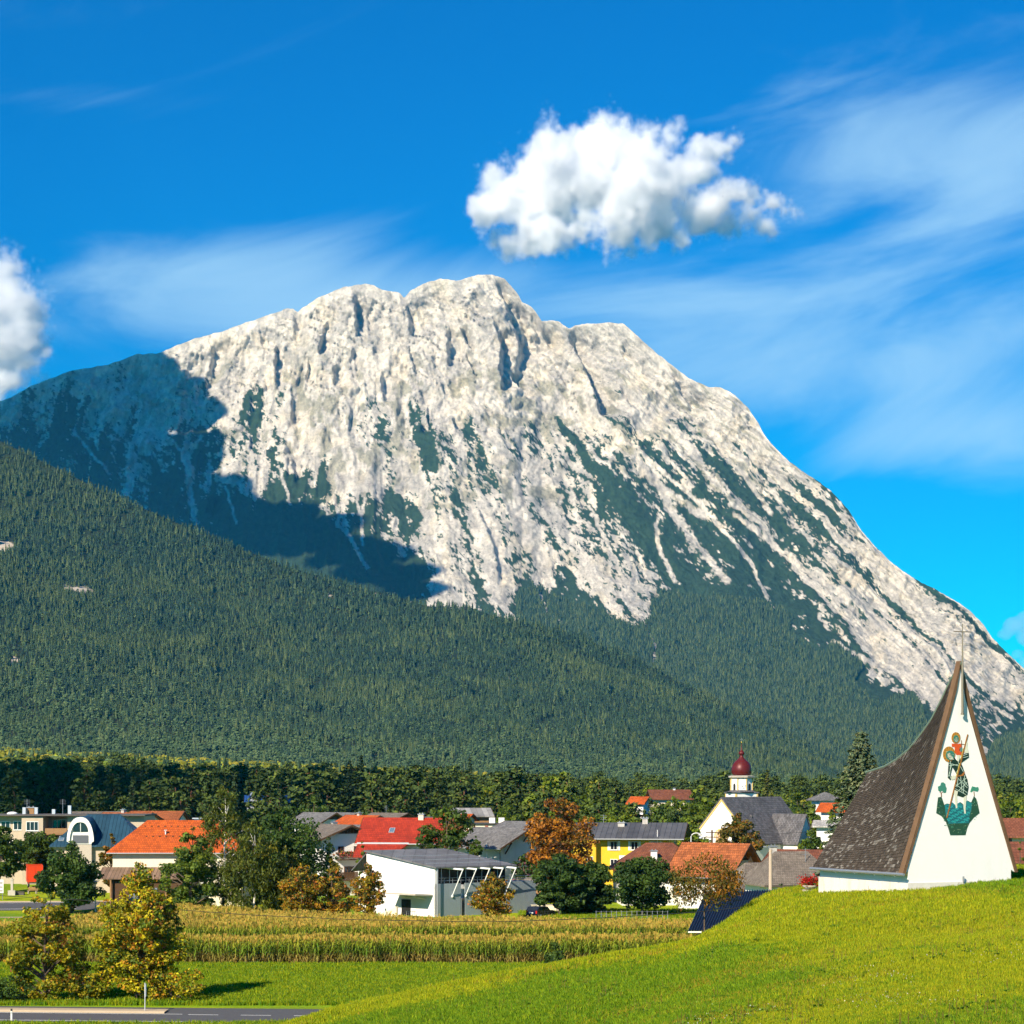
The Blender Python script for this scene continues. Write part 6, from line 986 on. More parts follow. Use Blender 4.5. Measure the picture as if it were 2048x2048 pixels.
for cx_, cy_, rx_, ry_, n_ in ((532, 265, 66, 85, 22), (430, 510, 92, 118, 26)):
    for k in range(n_): a_ = 2 * math.pi * k / n_; hr.append((line((cx_ + rx_ * .72 * math.cos(a_), cy_ + ry_ * .72 * math.sin(a_)), (cx_ + rx_ * .96 * math.cos(a_), cy_ + ry_ * .96 * math.sin(a_)), 6), (.60, .20, .03) if k % 2 else (.16, .15, .05)))
piece('halo_rays', hr, fg, .026)
piece('heads', [(ell(532, 280, 40, 55), (.03, .20, .15)), (ell(534, 290, 27, 40), PALE), (ell(445, 525, 66, 72), (.04, .20, .15)), ([(400, 500), (440, 490), (480, 545), (495, 590), (440, 585), (405, 550)], SKIN), (line((390, 470), (500, 520), 8), PALE), (line((420, 545), (432, 560), 6), DKG), (line((450, 520), (462, 535), 6), DKG), (line((518, 285), (528, 285), 5), DKG), (line((540, 285), (550, 285), 5), DKG), (line((526, 312), (544, 312), 4), REDM)], fg, .030)
piece('staff', [(line((706, 215), (395, 1455), 17), (.30, .13, .035)), (line((585, 640), (535, 840), 9), (.55, .42, .08)), (line((640, 420), (600, 590), 8), (.5, .38, .07))], fg, .036)

# blue corrugated shed roof behind the hill edge
def shed():
    o = thing('shed', 'low shed with a dark blue corrugated roof tucked behind the hill edge', 'shed', P(1490, 1850, 168)[:2] + (3.0,)); base = Vector(o.location)
    a_, b_, c_, d_ = [Vector(P(*q)) - base for q in ((1376, 1862, 164), (1412, 1783, 172), (1612, 1778, 178), (1585, 1856, 170))]
    w = MB(); lo = lambda v_: Vector((v_.x, v_.y, 0)); w.prism([lo(a_) + Vector((.4, .3, 0)), lo(d_) + Vector((-.3, .3, 0)), lo(c_), lo(b_)], (0, 0, a_.z - .35)); w.build('wall', WOOD, o)
    n_ = 40; BL = mat('blue_sheet_dark', (.022, .032, .062), .4, .2, var=.12); GY = mat('fibre_sheet', (.27, .25, .23), .9, var=.2, dirt=((.16, .15, .14), .6))
    for nm_, k0, k1, m_ in (('roof', 0, 30, BL), ('roof_extension', 30, 40, GY)):
        m = MB()
        for k in range(k0 * 4, k1 * 4):
            f0, f1 = k / 160, (k + 1) / 160; h0 = .065 * math.sin(k * math.pi / 2 * 1.0 + .4); h1 = .065 * math.sin((k + 1) * math.pi / 2 + .4); up = Vector((0, 0, 1))
            p0, p1, q0, q1 = a_.lerp(d_, f0) + up * h0, a_.lerp(d_, f1) + up * h1, b_.lerp(c_, f0) + up * h0, b_.lerp(c_, f1) + up * h1; m.poly([p0, p1, q1, q0]); m.poly([q0 - up * .03, q1 - up * .03, p1 - up * .03, p0 - up * .03])
        m.build(nm_, m_, o)
    m = MB(); m.prism([a_ + Vector((0, -.03, -.12)), a_ + Vector((1.0, -.03, -.12)), a_ + Vector((1.0, -.03, -.02)), a_ + Vector((0, -.03, -.02))], (0, -.03, 0)); m.build('fascia', WHITEPAINT, o)
shed()
# ------------------------------------------------------------------ roads
ASPH = mat('asphalt', (0.085, 0.085, 0.088), .92, var=.18, scale=1.5, bump=.25, bscale=30); KERB = mat('kerb_stone', (0.42, 0.33, 0.22), .9, var=.15, scale=2, dirt=((.3, .24, .17), .4)); LINEP = mat('road_marking', (.74, .74, .70), .7, var=.1, dirt=((.35, .35, .34), .4))
def strip(name, x0, x1, ya, yb, dz, m, nx=60, slope=0.0, thick=0.0):
    """a sheet following the ground between two lines that run across the view"""
    xs = np.linspace(x0, x1, nx); rows = []
    for k in range(3): yy = (ya + (yb - ya) * k / 2) + slope * xs; rows.append(np.stack([xs, yy, ground_z(xs, yy) + dz], 1))
    v_ = np.concatenate(rows); idx_ = (np.arange(2)[:, None] * nx + np.arange(nx - 1)[None]).ravel(); f_ = np.stack([idx_, idx_ + 1, idx_ + nx + 1, idx_ + nx], 1)
    if thick: # a raised kerb: add the front face
        lo = rows[0].copy(); lo[:, 2] -= thick; n0 = len(v_); v_ = np.concatenate([v_, lo]); k_ = np.arange(nx - 1); f_ = np.concatenate([f_, np.stack([n0 + k_, n0 + k_ + 1, k_ + 1, k_], 1)])
    return mesh_np(name, v_, f_, m)
SLP = -0.095
kind(obj('road', strip('road', -110, -3, 168.6 , 179.9, .03, ASPH, 120, SLP)), 'structure'); road = bpy.data.objects['road']
kind(obj('traffic_island', strip('traffic_island', -110, -27.5, 175.3, 177.6, .15, KERB, 90, SLP, .12)), 'structure')
obj('edge_line', strip('edge_line', -110, -3, 169.4, 169.62, .036, LINEP, 100, SLP), road); obj('edge_line', strip('edge_line', -110, -26, 174.85, 175.05, .036, LINEP, 90, SLP), road)
for k in range(6): obj('lane_dash', strip('lane_dash', -25.5 + 4.2 * k, -23.1 + 4.2 * k, 174.6, 174.8, .036, LINEP, 6, SLP), road)
kind(obj('side_road', strip('side_road', -100, -55.5, 304, 321, .03, ASPH, 40, .12)), 'structure'); sr = bpy.data.objects['side_road']
obj('edge_line', strip('edge_line', -100, -58, 306.5, 306.9, .036, LINEP, 30, .12), sr); obj('edge_line', strip('edge_line', -100, -58, 319.6, 320.0, .036, LINEP, 30, .12), sr)
kind(obj('kerb', strip('kerb', -100, -56, 321.1, 321.5, .16, KERB, 30, .12, .13)), 'structure')
kind(obj('path', strip('path', -100, -57, 284, 285.4, .03, KERB, 30, .02)), 'structure')
# ------------------------------------------------------------------ street furniture
def gpt(px, Y): x_ = PX(px, Y); return (x_, Y, gz(x_, Y))
o = thing('delineator_post', 'white roadside delineator post with black top at the lower left', 'post', gpt(23, 172.6)); b = MB(); b.prism([(-.06, -.05, -.1), (.06, -.05, -.1), (.06, .05, -.1), (-.06, .05, -.1)], (0, 0, .88)); b.build('shaft', WHITEPAINT, o); b = MB(); b.prism([(-.065, -.055, .782), (.065, -.055, .782), (.065, .055, .782), (-.065, .055, .782)], (.0, .0, .12)); b.prism([(-.06, -.05, .904), (.06, -.05, .904), (.06, .05, .904), (-.06, .05, .904)], (0, .04, .05)); b.build('cap', RUBBER, o); MB().box(-.025, .025, -.056, -.051, .56, .72).build('reflector', STEEL, o)
o = thing('signpost', 'thin grey signpost seen edge-on on the traffic island', 'sign', gpt(290, 179.2)); b = MB(); b.tube([(0, 0, 0), (0, 0, 2.35)], .045, 8); b.build('pole', ALU, o); MB().box(.05, .075, -.3, .3, 1.25, 2.25).build('sign_board', WHITEPAINT, o); b = MB(); [b.box(-.05, .052, -.03, .03, z_, z_ + .06) for z_ in (1.4, 2.0)]; b.build('clamp', STEEL, o); MB().box(-.28, .28, -.28, .28, 0, .13).build('foot', KERB, o)
for px_, Y_, t_, lab in ((101, 320, 1740, 'grey street lamp with a flat head beside the red trailer'), (191, 294, 1762, 'grey street lamp with a flat head below the orange-roofed house')):
    o = thing('street_lamp', lab, 'lamp', gpt(px_, Y_), 0, 'flat-headed street lamps'); h = PZ(t_, Y_) - o.location.z; b = MB(); b.tube([(0, 0, -.2), (0, 0, h - .45)], [.09, .06], 8); b.build('pole', ALU, o); b = MB(); b.lathe([(.08, h - .45), (.22, h - .40), (.24, h - .12)], 12); b.build('lantern', mat('frosted_glass', (.6, .6, .58), .3), o); MB().lathe([(.46, h - .12), (.46, h - .07), (.1, h)], 14).build('lid', STEEL, o)
o = thing('info_board', 'white notice board on posts at the left edge beside the road', 'sign', gpt(0, 318)); b = MB(); [b.tube([(dx, 0, 0), (dx, 0, 3.0)], .05, 6) for dx in (-.9, .35)]; b.build('posts', STEEL, o); MB().box(-1.1, .5, -.06, -.01, 1.0, 2.9).build('panel', WHITEPAINT, o); b = MB(); [b.box(-.95, .38, -.075, -.062, z_, z_ + .26) for z_ in (1.2, 1.7, 2.3)]; b.build('notices', mat('notice_print', (.35, .33, .30), .7), o)
o = thing('wayside_monument', 'pale stone wayside column on a square base on the lawn', 'monument', gpt(24, 329)); MB().box(-.52, .52, -.4, .4, 0, .72).build('base', STONE, o); MB().box(-.17, .17, -.15, .15, .72, 2.2).build('column', STONE, o); b = MB(); b.box(-.26, .26, -.2, .2, 2.202, 2.3); b.prism([(-.22, -.16, 2.302), (.22, -.16, 2.302), (0, -.16, 2.5)], (0, .32, 0)); b.build('head', STONE, o)
o = thing('stone_trough', 'low dark stone trough on the lawn beside the wayside column', 'trough', gpt(40, 329.6)); b = MB(); b.box(-.62, .62, -.35, .35, 0, .42); b.box(-.66, .66, -.39, .39, .422, .5); b.build('basin', mat('dark_stone', (.10, .09, .08), .9, var=.2), o)
o = thing('park_bench', 'light wooden park bench on the lawn below the red trailer', 'bench', gpt(65, 333), math.radians(-8))
for k in range(3): MB().box(-.75, .75, -.22 + .15 * k, -.10 + .15 * k, .44, .48).build('seat_slat', WOODL, o)
for k in range(3): MB().box(-.75, .75, .28, .32, .56 + .14 * k, .67 + .14 * k).build('back_slat', WOODL, o)
for sx in (-.6, .6): b = MB(); b.box(sx - .05, sx + .05, -.2, .3, .0, .438); b.box(sx - .04, sx + .04, .32, .38, 0, .98); b.build('leg', STONE, o)
# red box trailer
o = thing('box_trailer', 'red box trailer parked under the green trees', 'trailer', gpt(70, 346), math.radians(14)); MB().box(-1.2, 1.2, 0, 5.6, 1.0, 3.6).build('body', REDPAINT, o); SIDEP = mat('pale_tarpaulin', (.55, .47, .40), .6); MB().box(1.202, 1.24, .1, 5.5, 1.1, 3.5).build('side_curtain', SIDEP, o)
b = MB(); [b.box(x0, x1, -.04, -.002, z0_, z1_) for x0, x1, z0_, z1_ in ((-1.2, 1.2, 3.5, 3.6), (-1.2, 1.2, 1.0, 1.12), (-1.2, -1.1, 1.12, 3.5), (1.1, 1.2, 1.12, 3.5), (-.02, .02, 1.12, 3.5))]; b.build('rear_frame', REDPAINT, o); MB().box(-1.0, 1.0, .2, 5.4, .75, .998).build('chassis', STEEL, o)
for sx in (-1, 1):
    for yy in (1.4, 2.5): b = MB(); b.tube([(sx * .78, yy, .45), (sx * 1.05, yy, .45)], .45, 16); w_ = b.build('wheel', RUBBER, o); b = MB(); b.tube([(sx * 1.052, yy, .45), (sx * 1.07, yy, .45)], .22, 12); b.build('rim', ALU, w_)
    MB().box(sx * .95 - .1, sx * .95 + .1, -.05, -.003, .8, .95).build('tail_light', mat('red_lens', (.5, .02, .01), .3), o)
# parked estate car, seen from behind
o = thing('parked_car', 'dark blue estate car parked beside the grey clad building', 'car', gpt(1081, 283), math.radians(-32)); CARP = mat('dark_blue_paint', (.012, .016, .045), .25, .3, var=.1, spec=.6); pr = [(-2.1, .32), (2.1, .32), (2.15, .62), (1.95, .86), (1.0, .95), (.35, 1.42), (-1.75, 1.45), (-2.08, .98), (-2.15, .55)]
b = MB(); b.prism([(-.82, y_, z_) for y_, z_ in pr], (1.64, 0, 0)); bd = b.build('body', CARP, o); b = MB(); b.prism([(-.68, -1.79, 1.40), (.68, -1.79, 1.40), (.74, -2.07, 1.0), (-.74, -2.07, 1.0)], (0, -.03, .012)); b.build('rear_window', GLASS, o)
for sx in (-1, 1):
    b = MB(); b.prism([(sx * .822, y_, z_) for y_, z_ in [(-1.65, 1.36), (.3, 1.36), (.85, .98), (-1.9, .98)]], (sx * .015, 0, 0)); b.build('side_window', GLASS, o); MB().box(sx * .7 - .1, sx * .7 + .1, -2.17, -2.10, .62, .98).build('tail_light', MATS['red_lens'], o)
    for yy in (-1.3, 1.3): b = MB(); b.tube([(sx * .66, yy, .32), (sx * .85, yy, .32)], .32, 16); w_ = b.build('wheel', RUBBER, o); b = MB(); b.tube([(sx * .852, yy, .32), (sx * .865, yy, .32)], .19, 12); b.build('rim', ALU, w_)
MB().box(-.28, .28, -2.175, -2.155, .66, .78).build('number_plate', WHITEPAINT, o); b = MB(); [b.tube([(sx * .66, -1.6, 1.5), (sx * .66, .2, 1.47)], .025, 5) for sx in (-1, 1)]; b.build('roof_rail', STEEL, o); MB().box(-.8, .8, -2.22, -2.155, .36, .52).build('bumper', RUBBER, o)
# low cream garden wall behind the car, wire fence along the lawn
o = thing('garden_wall', 'low cream garden wall behind the parked car and round trees', 'wall', gpt(1115, 292)); MB().box(-3.4, 3.4, -.15, .15, -.2, 1.0).build('wall', CREAM, o); MB().box(-3.5, 3.5, -.2, .2, 1.002, 1.08).build('coping', STONE, o)
o = thing('wire_fence', 'wire fence with thin grey posts along the lawn edge behind the corn', 'fence', gpt(1262, 277.5))
for k in range(15): xx = -4.3 + k * .63; b = MB(); b.tube([(xx, 0, -.2), (xx, 0, 1.25)], .035, 6); b.build('post', STEEL, o)
b = MB(); [b.tube([(-4.3, 0, z_), (4.6, 0, z_)], .012, 4) for z_ in (.35, .75, 1.15)]; b.build('wires', STEEL, o)
# flower bowl by the chapel
o = thing('flower_bowl', 'stone bowl of red flowers on a pedestal beside the chapel wall', 'planter', (PX(1621, 144), 144, gz(PX(1621, 144), 144))); zb = PZ(1790, 144) - o.location.z; b = MB(); b.box(-.5, .5, -.4, .4, -.5, zb + .34); b.build('pedestal', STONE, o); MB().lathe([(.2, zb + .34), (.34, zb + .40), (.50, zb + .55), (.52, zb + .62), (.45, zb + .62)], 18).build('bowl', STONE, o, True)
g = np.random.default_rng(8); q = g.normal(size=(900, 3)) * np.array([.27, .25, .15]) + np.array([-.05, 0, zb + .88]); nn = g.normal(size=(900, 3)); nn /= np.linalg.norm(nn, axis=1, keepdims=True); v_, f_ = leaf_quads(q, nn, .10, g); kind(obj('flowers', mesh_np('flowers', v_, f_, LEAF, pick_cols([((.45, .012, .012), 5), ((.60, .03, .015), 3), ((.05, .09, .02), 2.5)], 900, g)), o), 'stuff')
# poles and wires
o = thing('concrete_pole', 'tall pale concrete pole with a small lamp arm below the church', 'pole', gpt(1541, 236)); h = PZ(1699, 236) - o.location.z; b = MB(); b.tube([(0, 0, -.3), (0, 0, h)], [.24, .17], 10); b.build('shaft', mat('pole_concrete', (.48, .38, .28), .9, var=.15), o); b = MB(); b.tube([(0, 0, h - .1), (-.25, 0, h + .25), (-.5, 0, h + .3)], .04, 6); b.box(-.75, -.4, -.1, .1, h + .24, h + .36); b.build('lamp_arm', STEEL, o)
o = thing('utility_pole', 'wooden utility pole with cross arms in front of the church gable', 'pole', gpt(1424, 318)); h = PZ(1660, 318) - o.location.z; b = MB(); b.tube([(0, 0, -.3), (0, 0, h)], [.18, .12], 8); b.build('shaft', WOOD, o)
for z_ in (.3, .95): b = MB(); b.box(-.9, .9, -.06, .06, h - z_ - .12, h - z_); b.build('cross_arm', WOOD, o); b = MB(); [b.lathe([(.05, h - z_), (.07, h - z_ + .1), (.03, h - z_ + .16)], 8, dx, 0) for dx in (-.75, -.3, .3, .75)]; b.build('insulators', WHITEPAINT, o)
o = thing('arched_lamp', 'white arched street lamp between the yellow house and the church', 'lamp', gpt(1382, 320)); h = PZ(1666, 320) - o.location.z; b = MB(); b.tube([(0, 0, -.2), (0, 0, h - .6)] + [(.75 - .75 * math.cos(t), 0, h - .6 + .6 * math.sin(t)) for t in np.linspace(.2, 2.6, 8)], .06, 7); b.build('pole', WHITEPAINT, o); MB().lathe([(.3, h - .75), (.22, h - .55), (.05, h - .45)], 10, 1.4, 0).build('lantern', ALU, o)
def wire(name, label, pts, r, m=None): b = MB(); b.tube(pts, r, 5); tag(b.build(name, m or RUBBER), label, 'wire')
wp = interp([(-80, 1787), (160, 1800), (350, 1819), (500, 1830), (700, 1839), (900, 1843), (1040, 1842.5), (1200, 1836), (1310, 1829.5), (1384, 1825), (1480, 1815), (1540, 1806)]); wy = interp([(-80, 214), (1000, 200), (1540, 154)])
wire('overhead_wire', 'black overhead wire sagging across the view in front of the cornfield', [P(p_, float(wp(p_)), float(wy(p_))) for p_ in np.linspace(-80, 1540, 55)], .028)
wire('overhead_wire', 'thin wire from the utility pole past the church roof', [P(p_, y_, d_) for p_, y_, d_ in ((1424, 1664, 318), (1480, 1668, 322), (1540, 1669, 326), (1600, 1665, 330), (1680, 1656, 336))], .022)
wire('overhead_wire', 'thin wire running down from the utility pole over the brown roofs', [P(p_, y_, d_) for p_, y_, d_ in ((1424, 1668, 318), (1390, 1682, 316), (1350, 1692, 314), (1330, 1690, 314))], .02)

# ------------------------------------------------------------------ maize field
def maize(seed):
    g_ = np.random.default_rng(seed); b = MB(); h = 2.15 + .3 * g_.random(); b.tube([(0, 0, 0), (.02, 0, h)], [.022, .012], 4, (.20, .17, .035), cap=False)
    for k in range(10):
        z = .25 + (h - .4) * k / 10; a = (k % 2) * math.pi + g_.normal() * .5; L = .42 + .25 * g_.random(); ca, sa = math.cos(a), math.sin(a); t = k / 10; c_ = np.array((.34, .27, .06)) * (1 - t) + np.array((.18, .22, .018)) * t if t < .35 else (np.array((.16, .24, .016)) if t < .75 else np.array((.25, .29, .02))); c_ = tuple(c_ * (.75 + .5 * g_.random())); w = .05; pr_ = [(0, z), (L * .45, z + .30), (L * .8, z + .18), (L * 1.05, z - .22)]; ws = [w * .7, w, w * .8, .005]
        for i in range(3):
            (r0, z0_), (r1, z1_) = pr_[i], pr_[i + 1]; b.poly([(r0 * ca - ws[i] * sa, r0 * sa + ws[i] * ca, z0_), (r0 * ca + ws[i] * sa, r0 * sa - ws[i] * ca, z0_), (r1 * ca + ws[i + 1] * sa, r1 * sa - ws[i + 1] * ca, z1_), (r1 * ca - ws[i + 1] * sa, r1 * sa + ws[i + 1] * ca, z1_)], c_)
    for k in range(6): a = g_.random() * 6.28; r_ = .04 + .14 * g_.random(); zt = h + .22 + .14 * g_.random(); b.poly([(.015, 0, h - .05), (-.015, .01, h - .05), (r_ * math.cos(a) - .02, r_ * math.sin(a), zt), (r_ * math.cos(a) + .02, r_ * math.sin(a) + .02, zt)], tuple(np.array((.50, .37, .06)) * (.8 + .4 * g_.random())))
    return b.mesh('maize_plant', attr_mat('maize', .75, .25, inst=.18))
g = np.random.default_rng(31); pts = []
for yy in np.arange(225.5, 271, .74):
    if 231.6 < yy < 235.2: continue
    xs = np.arange(-64 if yy < 244 else -50 + (yy - 247) * .25, 27, .24); xs = xs[yy < np.interp(xs, [-41, -21, -1, 15], [270, 258, 250, 248])]; pts.append(np.stack([xs + .05 * g.normal(size=len(xs)), yy + .07 * g.normal(size=len(xs)), 0 * xs], 1))
pts = np.concatenate(pts); pts = pts[(g.random(len(pts)) < .93) & (pts[:, 1] > 224.6 + 2.4 * fbm(pts[:, 0] / 3.0, pts[:, 0] * 0 + 4, 3))]; pts[:, 2] = ground_z(pts[:, 0], pts[:, 1]) - .03
scm = .88 + .24 * fbm(pts[:, 0] / 9, pts[:, 1] / 9, 3) + .05 * g.normal(size=len(pts))
scatter('maize_field', pts, scm, [maize(i) for i in range(7)], 9, .16)['label'] = 'ripe maize field with tan tassels between the meadow and the village'

# ------------------------------------------------------------------ grass
def tuft(seed, cols, n_=11, hh=.17, r_=.13):
    g_ = np.random.default_rng(seed); b = MB()
    for k in range(n_):
        a = g_.random() * 6.28; d = r_ * math.sqrt(g_.random()); x_, y_ = d * math.cos(a), d * math.sin(a); h = hh * (.5 + .8 * g_.random()); l_ = .5 * h * (g_.random() - .2); t_ = g_.random() * 6.28; w = .011 + .008 * g_.random(); lx, ly = l_ * math.cos(a), l_ * math.sin(a); wx, wy_ = w * math.cos(t_), w * math.sin(t_); c_ = tuple(np.array(cols[g_.integers(len(cols))]) * (.75 + .5 * g_.random()))
        b.poly([(x_ - wx, y_ - wy_, -.03), (x_ + wx, y_ + wy_, -.03), (x_ + lx * .5 + wx * .7, y_ + ly * .5 + wy_ * .7, h * .65), (x_ + lx * .5 - wx * .7, y_ + ly * .5 - wy_ * .7, h * .65)], c_); b.poly([(x_ + lx * .5 - wx * .7, y_ + ly * .5 - wy_ * .7, h * .65), (x_ + lx * .5 + wx * .7, y_ + ly * .5 + wy_ * .7, h * .65), (x_ + lx * 1.2, y_ + ly * 1.2, h)], c_)
    return b.mesh('grass_tuft', attr_mat('grass_blades', .75, .35, inst=.25))
GA, GB, GD = [(.15, .26, .007), (.205, .315, .007), (.115, .21, .007)], [(.31, .37, .007), (.26, .34, .007), (.37, .385, .009)], [(.42, .29, .03), (.35, .30, .02), (.28, .31, .010)]
TA = [tuft(i, GA) for i in range(4)]; TB = [tuft(10 + i, GB) for i in range(4)]; TD = [tuft(20 + i, GD, 9) for i in range(3)]
g = np.random.default_rng(41); n_ = 210000; u = g.random(n_); Yg_ = 1 / (u / 46 + (1 - u) / 158); pxg = 560 + 1530 * g.random(n_); xg = PX(pxg, Yg_); zg = ground_z(xg, Yg_)
rel = np.stack([xg - A.x, Yg_ - A.y], 1); uu = rel @ np.array([U.x, U.y]); ll = rel @ np.array([B.x, B.y]); keep = ~((uu > -.1) & (uu < Wd + .1) & (ll > -.1) & (ll < LC)) & (zg > .6); py_ = HY - (zg - ZC) / Yg_ * F; keep &= py_ < 2075
xg, Yg_, zg = xg[keep], Yg_[keep], zg[keep]; nb_ = fbm(xg / 16, Yg_ / 26, 4); nd_ = fbm(xg / 30 + 9, Yg_ / 5 + 4, 3); rr = g.random(len(xg)); isd = rr < sstep(.54, .72, nd_) * .45 + .03 + .4 * np.exp(-((Yg_ - 92 - .9 * (xg - 10)) / 5.0) ** 2) * sstep(.4, .6, fbm(xg / 5, Yg_ / 5, 3)); isb = ~isd & (g.random(len(xg)) < sstep(.40, .60, nb_)); isa = ~isd & ~isb; sc_ = (.75 + .5 * g.random(len(xg))) * (.85 + .35 * sstep(60, 150, Yg_)) * (.75 + .5 * fbm(xg / 2.5, Yg_ / 2.5, 2)); p3 = np.stack([xg, Yg_, zg], 1)
for nm, mk, src, lab in (('green_grass', isa, TA, 'fresh green grass on the hill slope'), ('yellow_grass', isb, TB, 'yellowish grass on the hill slope'), ('dry_grass', isd, TD, 'dry brownish grass streaks on the hill slope')): scatter(nm, p3[mk], sc_[mk], src, 11, .2)['label'] = lab
n_ = 46000; Ym = np.concatenate([184.5 + 40.5 * g.random(34000), 163 + 7 * g.random(4000), 272 + 24 * g.random(8000)]); pxm = -40 + 1240 * g.random(n_); pxm[38000:] = 1040 + 420 * g.random(8000); xm_ = PX(pxm, Ym); zm_ = ground_z(xm_, Ym)
scatter('meadow_grass', np.stack([xm_, Ym, zm_], 1), (1.5 + 1.0 * g.random(n_)), TA + TB[:2], 12, .2)['label'] = 'mown green meadow grass between the road and the maize'
b = MB(); b.lathe([(.004, 0), (.004, .15), (.028, .16), (.03, .18), (.012, .195)], 6, c=(.75, .74, .66)); fl = b.mesh('daisy', attr_mat('petals', .7, .2)); n_ = 9000; u = g.random(n_); Yf = 1 / (u / 48 + (1 - u) / 84); pf = 620 + 1450 * g.random(n_); xf = PX(pf, Yf); mk = (fbm(xf / 3.0 + 5, Yf / 5.0, 3) > .55) & (g.random(n_) < .75); p3 = np.stack([xf, Yf, ground_z(xf, Yf)], 1)[mk]
scatter('meadow_flowers', p3, .42 + .3 * g.random(len(p3)), [fl], 13, .3)['label'] = 'small white flowers scattered in the near grass'

def weed(seed):
    g_ = np.random.default_rng(seed); b = MB()
    for k in range(9):
        a = k * .7 + g_.random() * .4; L = .12 + .10 * g_.random(); z = .05 + .09 * g_.random(); w = .035; ca, sa = math.cos(a), math.sin(a); c_ = tuple(np.array((.13, .23, .010)) * (.8 + .5 * g_.random()))
        b.poly([(0, 0, .0), (L * .5 * ca - w * sa, L * .5 * sa + w * ca, z), (L * ca, L * sa, z * .8), (L * .5 * ca + w * sa, L * .5 * sa - w * ca, z)], c_)
    b.tube([(0, 0, 0), (.01, 0, .26 + .1 * g_.random())], [.006, .004], 4, (.22, .14, .04)); return b.mesh('weed', attr_mat('grass_blades'))
n_ = 9000; u = g.random(n_); Yf = 1 / (u / 48 + (1 - u) / 150); pf = 600 + 1480 * g.random(n_); xf = PX(pf, Yf); zf_ = ground_z(xf, Yf); rel = np.stack([xf - A.x, Yf - A.y], 1); uu = rel @ np.array([U.x, U.y]); ll = rel @ np.array([B.x, B.y]); mk = (fbm(xf / 2.2 + 15, Yf / 3.2, 3) > .55) & (g.random(n_) < .5) & (zf_ > 1) & ~((uu > -.3) & (uu < Wd + .3) & (ll > -.3) & (ll < LC)); p3 = np.stack([xf, Yf, zf_], 1)[mk]
scatter('meadow_weeds', p3, .8 + .9 * g.random(len(p3)), [weed(i) for i in range(4)], 14, .3)['label'] = 'darker broad-leaved weeds among the hill grass'
# ------------------------------------------------------------------ clouds (real scattering volumes above and behind the haze)
def cloud_mat(name, dens, s1=None, lo=0.40, hi=0.62, fade=None):
    """scattering water droplets; s1 = size in metres of the billows inside the outline"""
    m, n, l, out = nodemat(name); pv = n.new('ShaderNodeVolumePrincipled'); pv.inputs['Color'].default_value = (0.99, 0.99, 0.99, 1); pv.inputs['Anisotropy'].default_value = 0.1
    if s1 is None: pv.inputs['Density'].default_value = dens
    else:
        tcn = n.new('ShaderNodeTexCoord'); no = n.new('ShaderNodeTexNoise'); no.inputs['Scale'].default_value = 1.0 / s1; no.inputs['Detail'].default_value = 4; no.inputs['Roughness'].default_value = 0.62; l.new(tcn.outputs['Object'], no.inputs['Vector'])
        mr_ = n.new('ShaderNodeMapRange'); mr_.inputs[1].default_value = lo; mr_.inputs[2].default_value = hi; mr_.inputs[4].default_value = dens; cur = no.outputs[0]
        if fade:                                              # the cloud thins out towards one end
            sx = n.new('ShaderNodeSeparateXYZ'); l.new(tcn.outputs['Object'], sx.inputs[0]); fr_ = n.new('ShaderNodeMapRange'); fr_.inputs[1].default_value = fade[0]; fr_.inputs[2].default_value = fade[1]; fr_.inputs[4].default_value = -fade[2]; l.new(sx.outputs[0], fr_.inputs[0]); ad = n.new('ShaderNodeMath'); l.new(cur, ad.inputs[0]); l.new(fr_.outputs[0], ad.inputs[1]); cur = ad.outputs[0]; f2 = n.new('ShaderNodeMapRange'); f2.inputs[1].default_value = fade[0]; f2.inputs[2].default_value = fade[1]; f2.inputs[3].default_value = dens; f2.inputs[4].default_value = dens * .35; l.new(sx.outputs[0], f2.inputs[0]); l.new(f2.outputs[0], mr_.inputs[4])
        l.new(cur, mr_.inputs[0]); l.new(mr_.outputs[0], pv.inputs['Density'])
    l.new(pv.outputs[0], out.inputs['Volume']); MATS[name] = m; return m
def cloud(name, puffs, m, voxel=13.0, disp=((90, 55), (34, 24)), seed=0):
    """puffs: (x, y, z, r, flattening) merged into one billowing closed surface"""
    bm = bmesh.new()
    for (x, y, z, r, fl) in puffs:
        r_ = bmesh.ops.create_icosphere(bm, subdivisions=3, radius=r)
        for w in r_['verts']: w.co.z *= fl; w.co += Vector((x, y, z))
    c0 = Vector(np.mean([p[:3] for p in puffs], 0)); bmesh.ops.translate(bm, verts=bm.verts, vec=-c0)
    me = bpy.data.meshes.new(name); bm.to_mesh(me); bm.free(); me.materials.append(m); o = obj(name, me, None, c0)
    rm = o.modifiers.new('merge', 'REMESH'); rm.mode = 'VOXEL'; rm.voxel_size = voxel; rm.use_smooth_shade = True
    for k, (size, stg) in enumerate(disp):
        tx = bpy.data.textures.new('%s_%d_%d' % (name, seed, k), 'CLOUDS'); tx.noise_scale = size; tx.noise_depth = 3; tx.noise_basis = 'VORONOI_F1' if k == 0 else 'IMPROVED_PERLIN'
        d = o.modifiers.new('billow', 'DISPLACE'); d.texture = tx; d.strength = -stg if k == 0 else stg; d.mid_level = 0.35 if k == 0 else 0.5; d.texture_coords = 'LOCAL'
    return o
def puff_px(px, py, Y, rpx, fl=0.85): x, y, z = P(px, py, Y); return (x, y, z, rpx / F * Y, fl)
